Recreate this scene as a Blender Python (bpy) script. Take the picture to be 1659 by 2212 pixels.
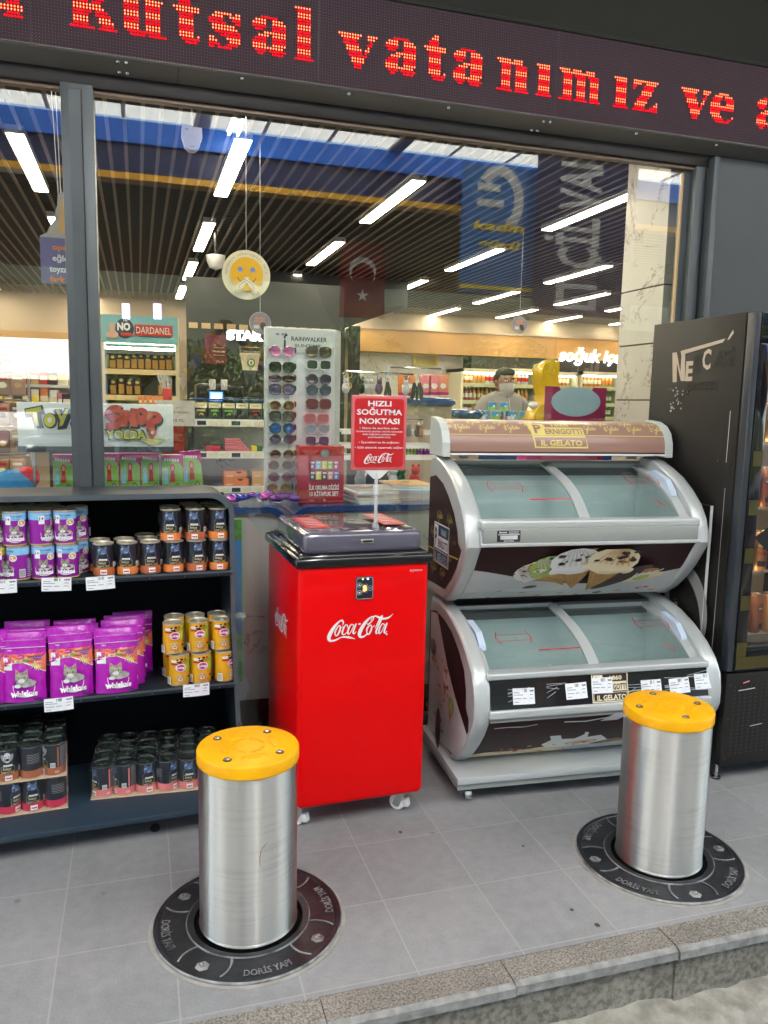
import bpy, bmesh, math, random
from mathutils import Vector, Matrix
from mathutils.geometry import tessellate_polygon
random.seed(11)
R = math.radians
SC = bpy.context.scene
COL = SC.collection
for o in list(bpy.data.objects): bpy.data.objects.remove(o)

# ------------------------------------------------------------------ camera
EYE = Vector((0, 0, 1.5))
RT = Vector((0.95555846, -0.29409829, 0.02035256))
UP = Vector((0.02056791, 0.13537882, 0.9905804))
FW = Vector((0.29408331, 0.94613888, -0.13541137))
cd = bpy.data.cameras.new('camera'); cam = bpy.data.objects.new('camera', cd); COL.objects.link(cam)
cam.matrix_world = Matrix(((RT.x, UP.x, -FW.x, EYE.x), (RT.y, UP.y, -FW.y, EYE.y), (RT.z, UP.z, -FW.z, EYE.z), (0, 0, 0, 1)))
cd.sensor_fit = 'HORIZONTAL'; cd.sensor_width = 36; cd.lens = 36 * 3117 / 3024; cd.clip_start = .05; cd.clip_end = 400
SC.camera = cam

def ray(x, y):      # survey helper: direction of a measured point (photo measured on a 1659 px wide grid)
    return RT * ((x - 829.5) / 1710.0) + UP * ((1106 - y) / 1710.0) + FW
def w(x, y, Y):     # measured point on the vertical plane at distance Y
    r = ray(x, y); return EYE + r * (Y / r.y)
def g(x, y, z):     # measured point on the level z
    r = ray(x, y); return EYE + r * ((z - EYE.z) / r.z)

# ------------------------------------------------------------------ materials
MATS = {}
def mat(name, col, rough=.5, metal=0., col2=None, scale=8., bump=0., bscale=60., emit=0., coat=0., stretch=None, ecol=None, spec=None, rvar=0.):
    if name in MATS: return MATS[name]
    m = bpy.data.materials.new(name); m.use_nodes = True; MATS[name] = m
    nt = m.node_tree; N = nt.nodes; L = nt.links; b = N['Principled BSDF']
    b.inputs['Base Color'].default_value = (*col, 1); b.inputs['Roughness'].default_value = rough; b.inputs['Metallic'].default_value = metal
    if coat: b.inputs['Coat Weight'].default_value = coat; b.inputs['Coat Roughness'].default_value = .05
    if spec is not None: b.inputs['Specular IOR Level'].default_value = spec
    if emit:
        b.inputs['Emission Color'].default_value = (*(ecol or col), 1); b.inputs['Emission Strength'].default_value = emit
    if col2 or bump or rvar:
        tc = N.new('ShaderNodeTexCoord'); src = tc.outputs['Object']
        if stretch:
            mp = N.new('ShaderNodeMapping'); mp.inputs['Scale'].default_value = stretch; L.new(src, mp.inputs['Vector']); src = mp.outputs['Vector']
    if col2 or rvar:
        n = N.new('ShaderNodeTexNoise'); n.inputs['Scale'].default_value = scale; n.inputs['Detail'].default_value = 6; L.new(src, n.inputs['Vector'])
        if col2:
            r = N.new('ShaderNodeValToRGB'); r.color_ramp.elements[0].position = .35; r.color_ramp.elements[1].position = .68
            r.color_ramp.elements[0].color = (*col, 1); r.color_ramp.elements[1].color = (*col2, 1)
            L.new(n.outputs['Fac'], r.inputs['Fac']); L.new(r.outputs['Color'], b.inputs['Base Color'])
        if rvar:
            mr = N.new('ShaderNodeMapRange'); mr.inputs[3].default_value = rough - rvar; mr.inputs[4].default_value = rough + rvar
            L.new(n.outputs['Fac'], mr.inputs[0]); L.new(mr.outputs[0], b.inputs['Roughness'])
    if bump:
        n2 = N.new('ShaderNodeTexNoise'); n2.inputs['Scale'].default_value = bscale; n2.inputs['Detail'].default_value = 4; L.new(src, n2.inputs['Vector'])
        bp = N.new('ShaderNodeBump'); bp.inputs['Strength'].default_value = bump; bp.inputs['Distance'].default_value = .01
        L.new(n2.outputs['Fac'], bp.inputs['Height']); L.new(bp.outputs['Normal'], b.inputs['Normal'])
    return m
def glass(name, tint=(1, 1, 1), ior=1.5, rough=0., film=0., fcol=(.8, .85, .85)):
    m = bpy.data.materials.new(name); m.use_nodes = True; MATS[name] = m
    nt = m.node_tree; N = nt.nodes; L = nt.links; N.remove(N['Principled BSDF']); out = N['Material Output']
    t = N.new('ShaderNodeBsdfTransparent'); t.inputs[0].default_value = (*tint, 1)
    gl = N.new('ShaderNodeBsdfGlossy'); gl.inputs['Roughness'].default_value = rough
    fr = N.new('ShaderNodeFresnel'); ge = N.new('ShaderNodeNewGeometry'); mi = N.new('ShaderNodeMix'); mi.inputs[2].default_value = ior; mi.inputs[3].default_value = 1 / ior
    L.new(ge.outputs['Backfacing'], mi.inputs[0]); L.new(mi.outputs[0], fr.inputs[0])      # same reflection from both sides of a sheet
    mx = N.new('ShaderNodeMixShader'); L.new(fr.outputs[0], mx.inputs[0])
    src = t.outputs[0]
    if film:
        d = N.new('ShaderNodeBsdfDiffuse'); d.inputs[0].default_value = (*fcol, 1)
        tc = N.new('ShaderNodeTexCoord'); n = N.new('ShaderNodeTexNoise'); n.inputs['Scale'].default_value = 4; L.new(tc.outputs['Object'], n.inputs['Vector'])
        mr = N.new('ShaderNodeMapRange'); mr.inputs[1].default_value = .3; mr.inputs[2].default_value = .75; mr.inputs[3].default_value = film * .4; mr.inputs[4].default_value = film * 1.6
        L.new(n.outputs['Fac'], mr.inputs[0])
        m2 = N.new('ShaderNodeMixShader'); L.new(mr.outputs[0], m2.inputs[0]); L.new(src, m2.inputs[1]); L.new(d.outputs[0], m2.inputs[2]); src = m2.outputs[0]
    L.new(src, mx.inputs[1]); L.new(gl.outputs[0], mx.inputs[2]); L.new(mx.outputs[0], out.inputs[0])
    return m
def lamp(name, col, s):
    m = bpy.data.materials.new(name); m.use_nodes = True; MATS[name] = m
    N = m.node_tree.nodes; N.remove(N['Principled BSDF']); e = N.new('ShaderNodeEmission')
    e.inputs[0].default_value = (*col, 1); e.inputs[1].default_value = s; m.node_tree.links.new(e.outputs[0], N['Material Output'].inputs[0]); return m
def marble(name, base, vein, scale=2.2):
    m = mat(name, base, .25, col2=tuple(c * .86 for c in base), scale=1.6)
    N = m.node_tree.nodes; L = m.node_tree.links; b = N['Principled BSDF']
    tc = N['Texture Coordinate']; old = b.inputs['Base Color'].links[0].from_socket
    n = N.new('ShaderNodeTexNoise'); n.inputs['Scale'].default_value = scale; n.inputs['Detail'].default_value = 8; n.inputs['Roughness'].default_value = .68; n.inputs['Distortion'].default_value = .8
    L.new(tc.outputs['Object'], n.inputs['Vector'])
    s = N.new('ShaderNodeMath'); s.operation = 'SUBTRACT'; s.inputs[1].default_value = .5; L.new(n.outputs['Fac'], s.inputs[0])
    a = N.new('ShaderNodeMath'); a.operation = 'ABSOLUTE'; L.new(s.outputs[0], a.inputs[0])
    n3 = N.new('ShaderNodeTexNoise'); n3.inputs['Scale'].default_value = scale * 1.7; L.new(tc.outputs['Object'], n3.inputs['Vector'])
    r = N.new('ShaderNodeMapRange'); r.inputs[1].default_value = .002; r.inputs[2].default_value = .013; r.inputs[3].default_value = 1; r.inputs[4].default_value = 0
    L.new(a.outputs[0], r.inputs[0])
    r3 = N.new('ShaderNodeMapRange'); r3.inputs[1].default_value = .45; r3.inputs[2].default_value = .6; L.new(n3.outputs['Fac'], r3.inputs[0])
    mu = N.new('ShaderNodeMath'); mu.operation = 'MULTIPLY'; L.new(r.outputs[0], mu.inputs[0]); L.new(r3.outputs[0], mu.inputs[1])
    mx = N.new('ShaderNodeMix'); mx.data_type = 'RGBA'; L.new(mu.outputs[0], mx.inputs[0]); L.new(old, mx.inputs[6]); mx.inputs[7].default_value = (*vein, 1)
    L.new(mx.outputs[2], b.inputs['Base Color']); return m

# ------------------------------------------------------------------ mesh builder
class MB:
    def __init__(s): s.v = []; s.f = []; s.mi = []; s.sm = []; s.mats = []
    def idx(s, m):
        if m not in s.mats: s.mats.append(m)
        return s.mats.index(m)
    def add(s, vs, fs, m, smooth=False, T=None):
        n = len(s.v); i = s.idx(m)
        s.v += [tuple(T @ Vector(v)) if T else tuple(v) for v in vs]
        for f in fs: s.f.append([n + k for k in f]); s.mi.append(i); s.sm.append(smooth)
        return s
    def box(s, a, b, m, T=None):
        (x0, y0, z0), (x1, y1, z1) = a, b
        vs = [(x0, y0, z0), (x1, y0, z0), (x1, y1, z0), (x0, y1, z0), (x0, y0, z1), (x1, y0, z1), (x1, y1, z1), (x0, y1, z1)]
        return s.add(vs, [(0, 3, 2, 1), (4, 5, 6, 7), (0, 1, 5, 4), (1, 2, 6, 5), (2, 3, 7, 6), (3, 0, 4, 7)], m, False, T)
    def rbox(s, a, b, m, r=.01, seg=3, T=None):
        bm = bmesh.new(); bmesh.ops.create_cube(bm, size=1)
        for v in bm.verts: v.co = Vector(((a[k] + b[k]) / 2 + v.co[k] * (b[k] - a[k]) for k in range(3)))
        bmesh.ops.bevel(bm, geom=bm.edges[:], offset=r, segments=seg, profile=.5, affect='EDGES')
        bm.verts.index_update()
        s.add([v.co[:] for v in bm.verts], [[v.index for v in f.verts] for f in bm.faces], m, True, T); bm.free(); return s
    def lathe(s, prof, n, m, c=(0, 0, 0), cap=True, smooth=True, T=None):
        vs = []; fs = []
        for (r, z) in prof:
            for k in range(n):
                a = 2 * math.pi * k / n; vs.append((c[0] + r * math.cos(a), c[1] + r * math.sin(a), c[2] + z))
        for j in range(len(prof) - 1):
            for k in range(n):
                k2 = (k + 1) % n; fs.append((j * n + k, j * n + k2, (j + 1) * n + k2, (j + 1) * n + k))
        s.add(vs, fs, m, smooth, T)
        if cap:
            base = len(s.v) - len(vs); i = s.idx(m)
            if prof[0][0] > 1e-5: s.f.append([base + k for k in reversed(range(n))]); s.mi.append(i); s.sm.append(False)
            if prof[-1][0] > 1e-5: s.f.append([base + (len(prof) - 1) * n + k for k in range(n)]); s.mi.append(i); s.sm.append(False)
        return s
    def tube(s, path, r, m, n=8, cap=True):
        P = [Vector(p) for p in path]; vs = []; fs = []; up = None
        for i, p in enumerate(P):
            t = (P[min(i + 1, len(P) - 1)] - P[max(i - 1, 0)]).normalized()
            if up is None: up = t.orthogonal().normalized()
            up = (up - t * up.dot(t)).normalized(); q = t.cross(up)
            rr = r[i] if isinstance(r, (list, tuple)) else r
            for k in range(n):
                a = 2 * math.pi * k / n; vs.append(p + (up * math.cos(a) + q * math.sin(a)) * rr)
        for i in range(len(P) - 1):
            for k in range(n): fs.append((i * n + k, i * n + (k + 1) % n, (i + 1) * n + (k + 1) % n, (i + 1) * n + k))
        if cap: fs += [list(reversed(range(n))), [(len(P) - 1) * n + k for k in range(n)]]
        return s.add(vs, fs, m, True)
    def prism(s, poly, fn, a, b, m, smooth=False, T=None):      # poly 2-D (CCW), fn(p, q, h) -> xyz, from h=a to h=b
        n = len(poly); vs = [fn(p[0], p[1], a) for p in poly] + [fn(p[0], p[1], b) for p in poly]
        s.add(vs, [(k, (k + 1) % n, n + (k + 1) % n, n + k) for k in range(n)], m, smooth, T)
        vs2 = [v if not T else v for v in vs]; tri = tessellate_polygon([[Vector((p[0], p[1], 0)) for p in poly]])
        s.add(vs2, [tuple(reversed(t)) for t in tri] + [tuple(n + k for k in t) for t in tri], m, False, T); return s
    def strip(s, pts, fn, a, b, m, smooth=True):     # open curve pts (p, q) swept from h=a to h=b
        n = len(pts); vs = [fn(p, q, a) for p, q in pts] + [fn(p, q, b) for p, q in pts]
        return s.add(vs, [(k, k + 1, n + k + 1, n + k) for k in range(n - 1)], m, smooth)
    def build(s, name, parent=None, fixn=True):
        me = bpy.data.meshes.new(name); me.from_pydata(s.v, [], s.f)
        for m in s.mats: me.materials.append(m)
        me.polygons.foreach_set('material_index', s.mi); me.polygons.foreach_set('use_smooth', s.sm)
        me.update()
        if True in s.sm:
            try: me.set_sharp_from_angle(angle=R(38))
            except Exception: pass
        o = bpy.data.objects.new(name, me); COL.objects.link(o)
        if parent: o.parent = parent
        return o

# ------------------------------------------------------------------ flat artwork laid on a surface
TXT = {}
def textmesh(t, bold, shear):
    k = (t, bold, shear)
    if k not in TXT:
        cu = bpy.data.curves.new('lettering', 'FONT'); cu.body = t; cu.offset = bold; cu.shear = shear; cu.resolution_u = 2
        o = bpy.data.objects.new('lettering', cu); me = o.to_mesh()
        vs = [(v.co.x, v.co.y) for v in me.vertices]; fs = [list(p.vertices) for p in me.polygons]
        o.to_mesh_clear(); bpy.data.objects.remove(o); bpy.data.curves.remove(cu); TXT[k] = (vs, fs)
    return TXT[k]
class Art:
    def __init__(s): s.it = []; s.n = 0
    def put(s, vs, fs, m, same=False):
        if not same: s.n += 1
        s.it.append((vs, fs, m, s.n)); return s
    def rect(s, x0, y0, x1, y1, m, nx=1, ny=1, same=False):
        vs = [(x0 + (x1 - x0) * i / nx, y0 + (y1 - y0) * j / ny) for j in range(ny + 1) for i in range(nx + 1)]
        fs = [(j * (nx + 1) + i, j * (nx + 1) + i + 1, (j + 1) * (nx + 1) + i + 1, (j + 1) * (nx + 1) + i) for j in range(ny) for i in range(nx)]
        return s.put(vs, fs, m, same)
    def poly(s, pts, m, same=False):
        a = sum(pts[i][0] * pts[(i + 1) % len(pts)][1] - pts[(i + 1) % len(pts)][0] * pts[i][1] for i in range(len(pts)))
        if a < 0: pts = list(reversed(pts))
        tri = tessellate_polygon([[Vector((p[0], p[1], 0)) for p in pts]]); out = []
        for t in tri:
            A, B, C_ = [pts[i] for i in t]
            if (B[0] - A[0]) * (C_[1] - A[1]) - (B[1] - A[1]) * (C_[0] - A[0]) < 0: t = (t[0], t[2], t[1])
            out.append(t)
        return s.put(list(pts), out, m, same)
    def ell(s, cx, cy, rx, ry, m, n=16, rot=0., same=False, a0=0, a1=360):
        c, d = math.cos(rot), math.sin(rot); pts = []
        for k in range(n):
            t = R(a0 + (a1 - a0) * k / (n if a1 - a0 == 360 else n - 1)); x, y = rx * math.cos(t), ry * math.sin(t); pts.append((cx + x * c - y * d, cy + x * d + y * c))
        return s.put(pts, [list(range(n))], m, same)
    def stroke(s, pts, wd, m, same=False, close=False):
        P = [Vector(p[:2]) for p in pts]
        W = [p[2] for p in pts] if len(pts[0]) > 2 else [wd] * len(P)
        if close: P = P + [P[0]]; W = W + [W[0]]
        n = len(P); vs = []
        for i in range(n):
            a = P[max(i - 1, 0)] if not close else P[(i - 1) if i else n - 2]; b = P[min(i + 1, n - 1)] if not close else P[(i + 1) if i < n - 1 else 1]
            t = (b - a); t = t.normalized() if t.length > 1e-9 else Vector((1, 0)); nn = Vector((-t.y, t.x)) * W[i] / 2
            vs += [tuple(P[i] - nn), tuple(P[i] + nn)]
        return s.put(vs, [(2 * i, 2 * i + 2, 2 * i + 3, 2 * i + 1) for i in range(n - 1)], m, same)
    def text(s, t, x, y, h, m, align='c', wd=None, shear=0., bold=0., same=False, rot=0.):
        vs, fs = textmesh(t, bold, shear)
        if not vs: return s
        x0 = min(v[0] for v in vs); x1 = max(v[0] for v in vs); k = h / .72; kx = k if wd is None else wd / (x1 - x0)
        ox = {'c': (x0 + x1) / 2, 'l': x0, 'r': x1}[align]; c, d = math.cos(rot), math.sin(rot); out = []
        for v in vs:
            a, b = (v[0] - ox) * kx, v[1] * k; out.append((x + a * c - b * d, y + a * d + b * c))
        return s.put(out, fs, m, same)
    def apply(s, mb, fn, eps=.0004, base=.0006, cuts=None):
        if cuts:        # slice faces along v so that they follow a bent surface
            cuts = sorted(cuts); it = []
            for vs, fs, m, l in s.it:
                nv = []; nf = []
                for f in fs:
                    P = [vs[i] for i in f]; lo = min(p[1] for p in P); hi = max(p[1] for p in P); cs = [c for c in cuts if lo + 1e-6 < c < hi - 1e-6]
                    for a, b in zip([lo - 1] + cs, cs + [hi + 1]):
                        Q = P
                        for lim, sg in ((a, 1), (b, -1)):
                            o = []
                            for i in range(len(Q)):
                                p, q = Q[i - 1], Q[i]; dp, dq = (p[1] - lim) * sg, (q[1] - lim) * sg
                                if (dp < 0) != (dq < 0): t = dp / (dp - dq); o.append((p[0] + (q[0] - p[0]) * t, p[1] + (q[1] - p[1]) * t))
                                if dq >= 0: o.append(q)
                            Q = o
                        if len(Q) > 2: nf.append(list(range(len(nv), len(nv) + len(Q)))); nv += Q
                it.append((nv, nf, m, l))
        else: it = s.it
        for vs, fs, m, l in it: mb.add([fn(v[0], v[1], base + eps * l) for v in vs], fs, m)
        return mb
def front(x0, y, z0):  return lambda u, v, h: (x0 + u, y - h, z0 + v)          # faces the street
def top(x0, y0, z):    return lambda u, v, h: (x0 + u, y0 + v, z + h)
def leftside(x, y1, z0): return lambda u, v, h: (x - h, y1 - u, z0 + v)        # faces -X
def smooth_path(pts, k=6):      # Catmull-Rom through 2-D points (x, y[, w])
    out = []; n = len(pts); d = len(pts[0])
    for i in range(n - 1):
        p0, p1, p2, p3 = pts[max(i - 1, 0)], pts[i], pts[i + 1], pts[min(i + 2, n - 1)]
        for j in range(k):
            t = j / k; out.append(tuple(.5 * (2 * p1[q] + (p2[q] - p0[q]) * t + (2 * p0[q] - 5 * p1[q] + 4 * p2[q] - p3[q]) * t * t + (3 * p1[q] - p0[q] - 3 * p2[q] + p3[q]) * t ** 3) for q in range(d)))
    out.append(tuple(pts[-1])); return out

# ------------------------------------------------------------------ things
def tag(o, label=None, cat=None, group=None, kind=None):
    if label: o['label'] = label
    if cat: o['category'] = cat
    if group: o['group'] = group
    if kind: o['kind'] = kind
    return o
def thing(name, label, cat, loc=(0, 0, 0), rz=0., group=None):
    o = bpy.data.objects.new(name, None); COL.objects.link(o); o.location = loc; o.rotation_euler = (0, 0, rz); o.empty_display_size = .05
    return tag(o, label, cat, group)
KIDS = {}
def dup(root, loc, rz=0., label=None, group=None, rot=None):
    def cp(o, parent):
        c = o.copy(); COL.objects.link(c)
        if parent: c.parent = parent
        for ch in o.children: cp(ch, c)
        return c
    c = cp(root, None); c.location = loc; c.rotation_euler = rot or (0, 0, rz)
    if label: c['label'] = label
    if group: c['group'] = group
    return c
ORD = ['first', 'second', 'third', 'fourth', 'fifth', 'sixth', 'seventh', 'eighth', 'ninth', 'tenth', 'eleventh', 'twelfth', 'thirteenth', 'fourteenth']
def inv(o):        # parts given in world space under a placed thing
    return o

# common materials
WHITE = mat('white paint', (.78, .79, .8), .45); BLACK = mat('black plastic', (.012, .012, .014), .35)
STEEL = mat('bright steel', (.62, .62, .6), .25, 1.); CHROME = mat('chrome', (.75, .75, .76), .12, 1.)
PAPER = mat('paper', (.8, .82, .86), .6, col2=(.74, .76, .82), scale=12); INK = mat('ink', (.02, .02, .03), .6); GREYINK = mat('grey ink', (.25, .26, .3), .6)
RED = mat('red print', (.5, .012, .015), .4); YEL = mat('yellow print', (.85, .62, .03), .45); NAVY = mat('navy print', (.012, .02, .09), .4)
GREEN = mat('green print', (.2, .5, .06), .5); BLUE = mat('blue print', (.03, .16, .55), .45); SKYB = mat('light blue print', (.22, .52, .8), .45)
CREAM = mat('cream print', (.75, .7, .5), .5); PINK = mat('pink print', (.75, .22, .28), .45); ORANGE = mat('orange print', (.75, .22, .05), .45)
TAN = mat('tan print', (.6, .36, .14), .5); BROWN = mat('dark brown print', (.035, .012, .012), .3); MAG = mat('magenta print', (.5, .015, .22), .4)
PURP = mat('purple print', (.22, .01, .33), .32); GREY = mat('grey print', (.3, .3, .32), .5); LGREY = mat('light grey print', (.55, .56, .58), .5)
SKIN = mat('skin print', (.62, .36, .26), .55); DGREEN = mat('dark green print', (.03, .16, .07), .5); GOLD = mat('gold print', (.62, .45, .12), .4)
# ------------------------------------------------------------------ ground
def pavement_material():
    m = mat('pavement tile', (.27, .275, .29), .75, bump=.12, bscale=260)
    N = m.node_tree.nodes; L = m.node_tree.links; b = N['Principled BSDF']; tc = N['Texture Coordinate']
    sx = N.new('ShaderNodeSeparateXYZ'); L.new(tc.outputs['Object'], sx.inputs[0])
    def line(sock, off, pitch, wd):
        a = N.new('ShaderNodeMath'); a.operation = 'ADD'; a.inputs[1].default_value = -off + 50 * pitch + pitch / 2; L.new(sock, a.inputs[0])
        q = N.new('ShaderNodeMath'); q.operation = 'MODULO'; q.inputs[1].default_value = pitch; L.new(a.outputs[0], q.inputs[0])
        d = N.new('ShaderNodeMath'); d.operation = 'SUBTRACT'; d.inputs[1].default_value = pitch / 2; L.new(q.outputs[0], d.inputs[0])
        e = N.new('ShaderNodeMath'); e.operation = 'ABSOLUTE'; L.new(d.outputs[0], e.inputs[0])
        c = N.new('ShaderNodeMapRange'); c.inputs[1].default_value = wd * .6; c.inputs[2].default_value = wd; c.inputs[3].default_value = 1; c.inputs[4].default_value = 0; L.new(e.outputs[0], c.inputs[0]); return c.outputs[0]
    gx = line(sx.outputs[0], .068, .3073, .0028); gy = line(sx.outputs[1], 2.124, .316, .0028)
    mxg = N.new('ShaderNodeMath'); mxg.operation = 'MAXIMUM'; L.new(gx, mxg.inputs[0]); L.new(gy, mxg.inputs[1])
    n = N.new('ShaderNodeTexNoise'); n.inputs['Scale'].default_value = 2.3; n.inputs['Detail'].default_value = 7; n.inputs['Roughness'].default_value = .62; L.new(tc.outputs['Object'], n.inputs['Vector'])
    r = N.new('ShaderNodeValToRGB'); r.color_ramp.elements[0].position = .3; r.color_ramp.elements[1].position = .7
    r.color_ramp.elements[0].color = (.2, .202, .212, 1); r.color_ramp.elements[1].color = (.25, .252, .264, 1); L.new(n.outputs['Fac'], r.inputs[0])
    # fine speckle
    n2 = N.new('ShaderNodeTexNoise'); n2.inputs['Scale'].default_value = 160; n2.inputs['Detail'].default_value = 3; L.new(tc.outputs['Object'], n2.inputs['Vector'])
    mr = N.new('ShaderNodeMapRange'); mr.inputs[3].default_value = .82; mr.inputs[4].default_value = 1.2; L.new(n2.outputs['Fac'], mr.inputs[0])
    mul = N.new('ShaderNodeMix'); mul.data_type = 'RGBA'; mul.blend_type = 'MULTIPLY'; mul.inputs[0].default_value = 1; L.new(r.outputs[0], mul.inputs[6]); L.new(mr.outputs[0], mul.inputs[7])
    # every tile a touch lighter or darker, with soft worn patches
    def cell(sock, off, pitch):
        a = N.new('ShaderNodeMath'); a.operation = 'ADD'; a.inputs[1].default_value = -off + 50 * pitch; L.new(sock, a.inputs[0]); d = N.new('ShaderNodeMath'); d.operation = 'DIVIDE'; d.inputs[1].default_value = pitch; L.new(a.outputs[0], d.inputs[0])
        f = N.new('ShaderNodeMath'); f.operation = 'FLOOR'; L.new(d.outputs[0], f.inputs[0]); return f.outputs[0]
    cb_ = N.new('ShaderNodeCombineXYZ'); L.new(cell(sx.outputs[0], .068, .3073), cb_.inputs[0]); L.new(cell(sx.outputs[1], 2.124, .316), cb_.inputs[1])
    wn = N.new('ShaderNodeTexWhiteNoise'); L.new(cb_.outputs[0], wn.inputs['Vector']); m5 = N.new('ShaderNodeMapRange'); m5.inputs[3].default_value = .95; m5.inputs[4].default_value = 1.05; L.new(wn.outputs['Value'], m5.inputs[0])
    n6 = N.new('ShaderNodeTexNoise'); n6.inputs['Scale'].default_value = 26; n6.inputs['Detail'].default_value = 5; L.new(tc.outputs['Object'], n6.inputs['Vector']); m6 = N.new('ShaderNodeMapRange'); m6.inputs[1].default_value = .3; m6.inputs[2].default_value = .7; m6.inputs[3].default_value = .93; m6.inputs[4].default_value = 1.06; L.new(n6.outputs['Fac'], m6.inputs[0])
    m7 = N.new('ShaderNodeMath'); m7.operation = 'MULTIPLY'; L.new(m5.outputs[0], m7.inputs[0]); L.new(m6.outputs[0], m7.inputs[1]); m8 = N.new('ShaderNodeMath'); m8.operation = 'MULTIPLY'; L.new(m7.outputs[0], m8.inputs[0]); L.new(mr.outputs[0], m8.inputs[1]); L.new(m8.outputs[0], mul.inputs[7])
    # small dark spots
    v = N.new('ShaderNodeTexVoronoi'); v.inputs['Scale'].default_value = 5.2; L.new(tc.outputs['Object'], v.inputs['Vector'])
    vs = N.new('ShaderNodeMapRange'); vs.inputs[1].default_value = .035; vs.inputs[2].default_value = .075; vs.inputs[3].default_value = .55; vs.inputs[4].default_value = 0; L.new(v.outputs['Distance'], vs.inputs[0])
    mx = N.new('ShaderNodeMix'); mx.data_type = 'RGBA'; L.new(vs.outputs[0], mx.inputs[0]); L.new(mul.outputs[2], mx.inputs[6]); mx.inputs[7].default_value = (.1, .1, .105, 1)
    m3 = N.new('ShaderNodeMix'); m3.data_type = 'RGBA'; gm = N.new('ShaderNodeMath'); gm.operation = 'MULTIPLY'; gm.inputs[1].default_value = .42; L.new(mxg.outputs[0], gm.inputs[0])
    L.new(gm.outputs[0], m3.inputs[0]); L.new(mx.outputs[2], m3.inputs[6]); m3.inputs[7].default_value = (.38, .375, .37, 1)
    L.new(m3.outputs[2], b.inputs['Base Color']); return m
def granite_material(name, a, b_, c, scale=190):
    m = mat(name, a, .7, bump=.25, bscale=150); N = m.node_tree.nodes; L = m.node_tree.links; b = N['Principled BSDF']; tc = N['Texture Coordinate']
    v = N.new('ShaderNodeTexNoise'); v.inputs['Scale'].default_value = scale; v.inputs['Detail'].default_value = 2; L.new(tc.outputs['Object'], v.inputs['Vector'])
    r = N.new('ShaderNodeValToRGB'); e = r.color_ramp.elements; e[0].position = .36; e[0].color = (*c, 1); e[1].position = .62; e[1].color = (*b_, 1); q = e.new(.48); q.color = (*a, 1)
    L.new(v.outputs['Fac'], r.inputs[0])
    n = N.new('ShaderNodeTexNoise'); n.inputs['Scale'].default_value = 5; n.inputs['Detail'].default_value = 5; L.new(tc.outputs['Object'], n.inputs['Vector'])
    mr = N.new('ShaderNodeMapRange'); mr.inputs[1].default_value = .3; mr.inputs[2].default_value = .7; mr.inputs[3].default_value = .72; mr.inputs[4].default_value = 1.12; L.new(n.outputs['Fac'], mr.inputs[0])
    mul = N.new('ShaderNodeMix'); mul.data_type = 'RGBA'; mul.blend_type = 'MULTIPLY'; mul.inputs[0].default_value = 1; L.new(r.outputs[0], mul.inputs[6]); L.new(mr.outputs[0], mul.inputs[7])
    L.new(mul.outputs[2], b.inputs['Base Color']); return m
PAVE = pavement_material()
GRAN = granite_material('kerb granite', (.2, .18, .155), (.28, .265, .24), (.11, .1, .09), 170)
GRANF = granite_material('weathered kerb face', (.18, .168, .14), (.24, .23, .2), (.12, .112, .095), 60)
KLIGHT = mat('rough kerb lip', (.27, .27, .265), .85, col2=(.17, .17, .165), scale=30, bump=.5, bscale=80)
ROADM = mat('worn concrete road', (.15, .138, .115), .9, col2=(.085, .08, .07), scale=9, bump=.5, bscale=90)
CEM = mat('crumbling cement', (.3, .285, .25), .95, col2=(.17, .16, .14), scale=18, bump=1., bscale=45)

tag(MB().box((-14, 1.79, -.3), (16, 14, 0), PAVE).build('pavement'), kind='structure')
kb = MB()
xs = [-2.1, -1.6, -1.09, -.58, -.09, .41, .915, 1.42, 1.93, 2.44, 2.95, 3.4]
for i in range(len(xs) - 1):        # kerb stones with a chamfered lip
    a, b = xs[i] + .0015, xs[i + 1] - .0015; dz = random.uniform(-.002, .002); dy = random.uniform(-.004, .004)
    X = lambda p, q, h: (h, p, q)
    kb.prism([(1.788, -.03), (1.788, .001 + dz), (1.705 + dy, .001 + dz), (1.69 + dy, -.006 + dz), (1.69 + dy, -.03 + dz)], X, a, b, GRAN)
    kb.strip([(1.7049 + dy, .0015 + dz), (1.6895 + dy, -.0055 + dz), (1.6895 + dy, -.03 + dz)], X, a, b, KLIGHT, False)
    kb.prism([(1.788, -.3), (1.788, -.031), (1.705 + dy, -.031), (1.705 + dy, -.3)], X, a, b, GRANF)
tag(kb.build('kerb'), kind='structure')
# cement fillet in the gutter: irregular ridge
cm = MB(); n = 90; vs = []; fs = []
prof = [(1.72, -.15), (1.67, -.168), (1.64, -.165), (1.61, -.176), (1.58, -.203)]
for i in range(n + 1):
    x = -2 + 5.4 * i / n; k = random.uniform(.75, 1.25); j = random.uniform(-.012, .012)
    for (y, z) in prof: vs.append((x + random.uniform(-.01, .01), y - .0 + j + random.uniform(-.006, .006), (z + .2) * k - .2 + random.uniform(-.005, .005)))
for i in range(n):
    for q in range(4): fs.append((i * 5 + q, i * 5 + q + 1, i * 5 + q + 6, i * 5 + q + 5))
tag(cm.add(vs, fs, CEM, True).build('gutter_cement'), kind='structure')
rd = MB(); vs = []; fs = []
for j in range(2):
    pass
rd.box((-40, -60, -.4), (50, 1.7, -.2), ROADM)
tag(rd.build('road'), kind='structure')
tag(MB().box((-40, -60, -.25), (50, -1.5, -.195), mat('forecourt asphalt', (.055, .055, .055), .85, col2=(.075, .074, .072), scale=3, bump=.3, bscale=90)).build('forecourt'), kind='structure')
st = MB(); a = Art(); p = g(335, 1791, 0)
a.ell(p.x, p.y, .017, .03, mat('oil stain', (.05, .05, .05), .8), 20)
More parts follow.
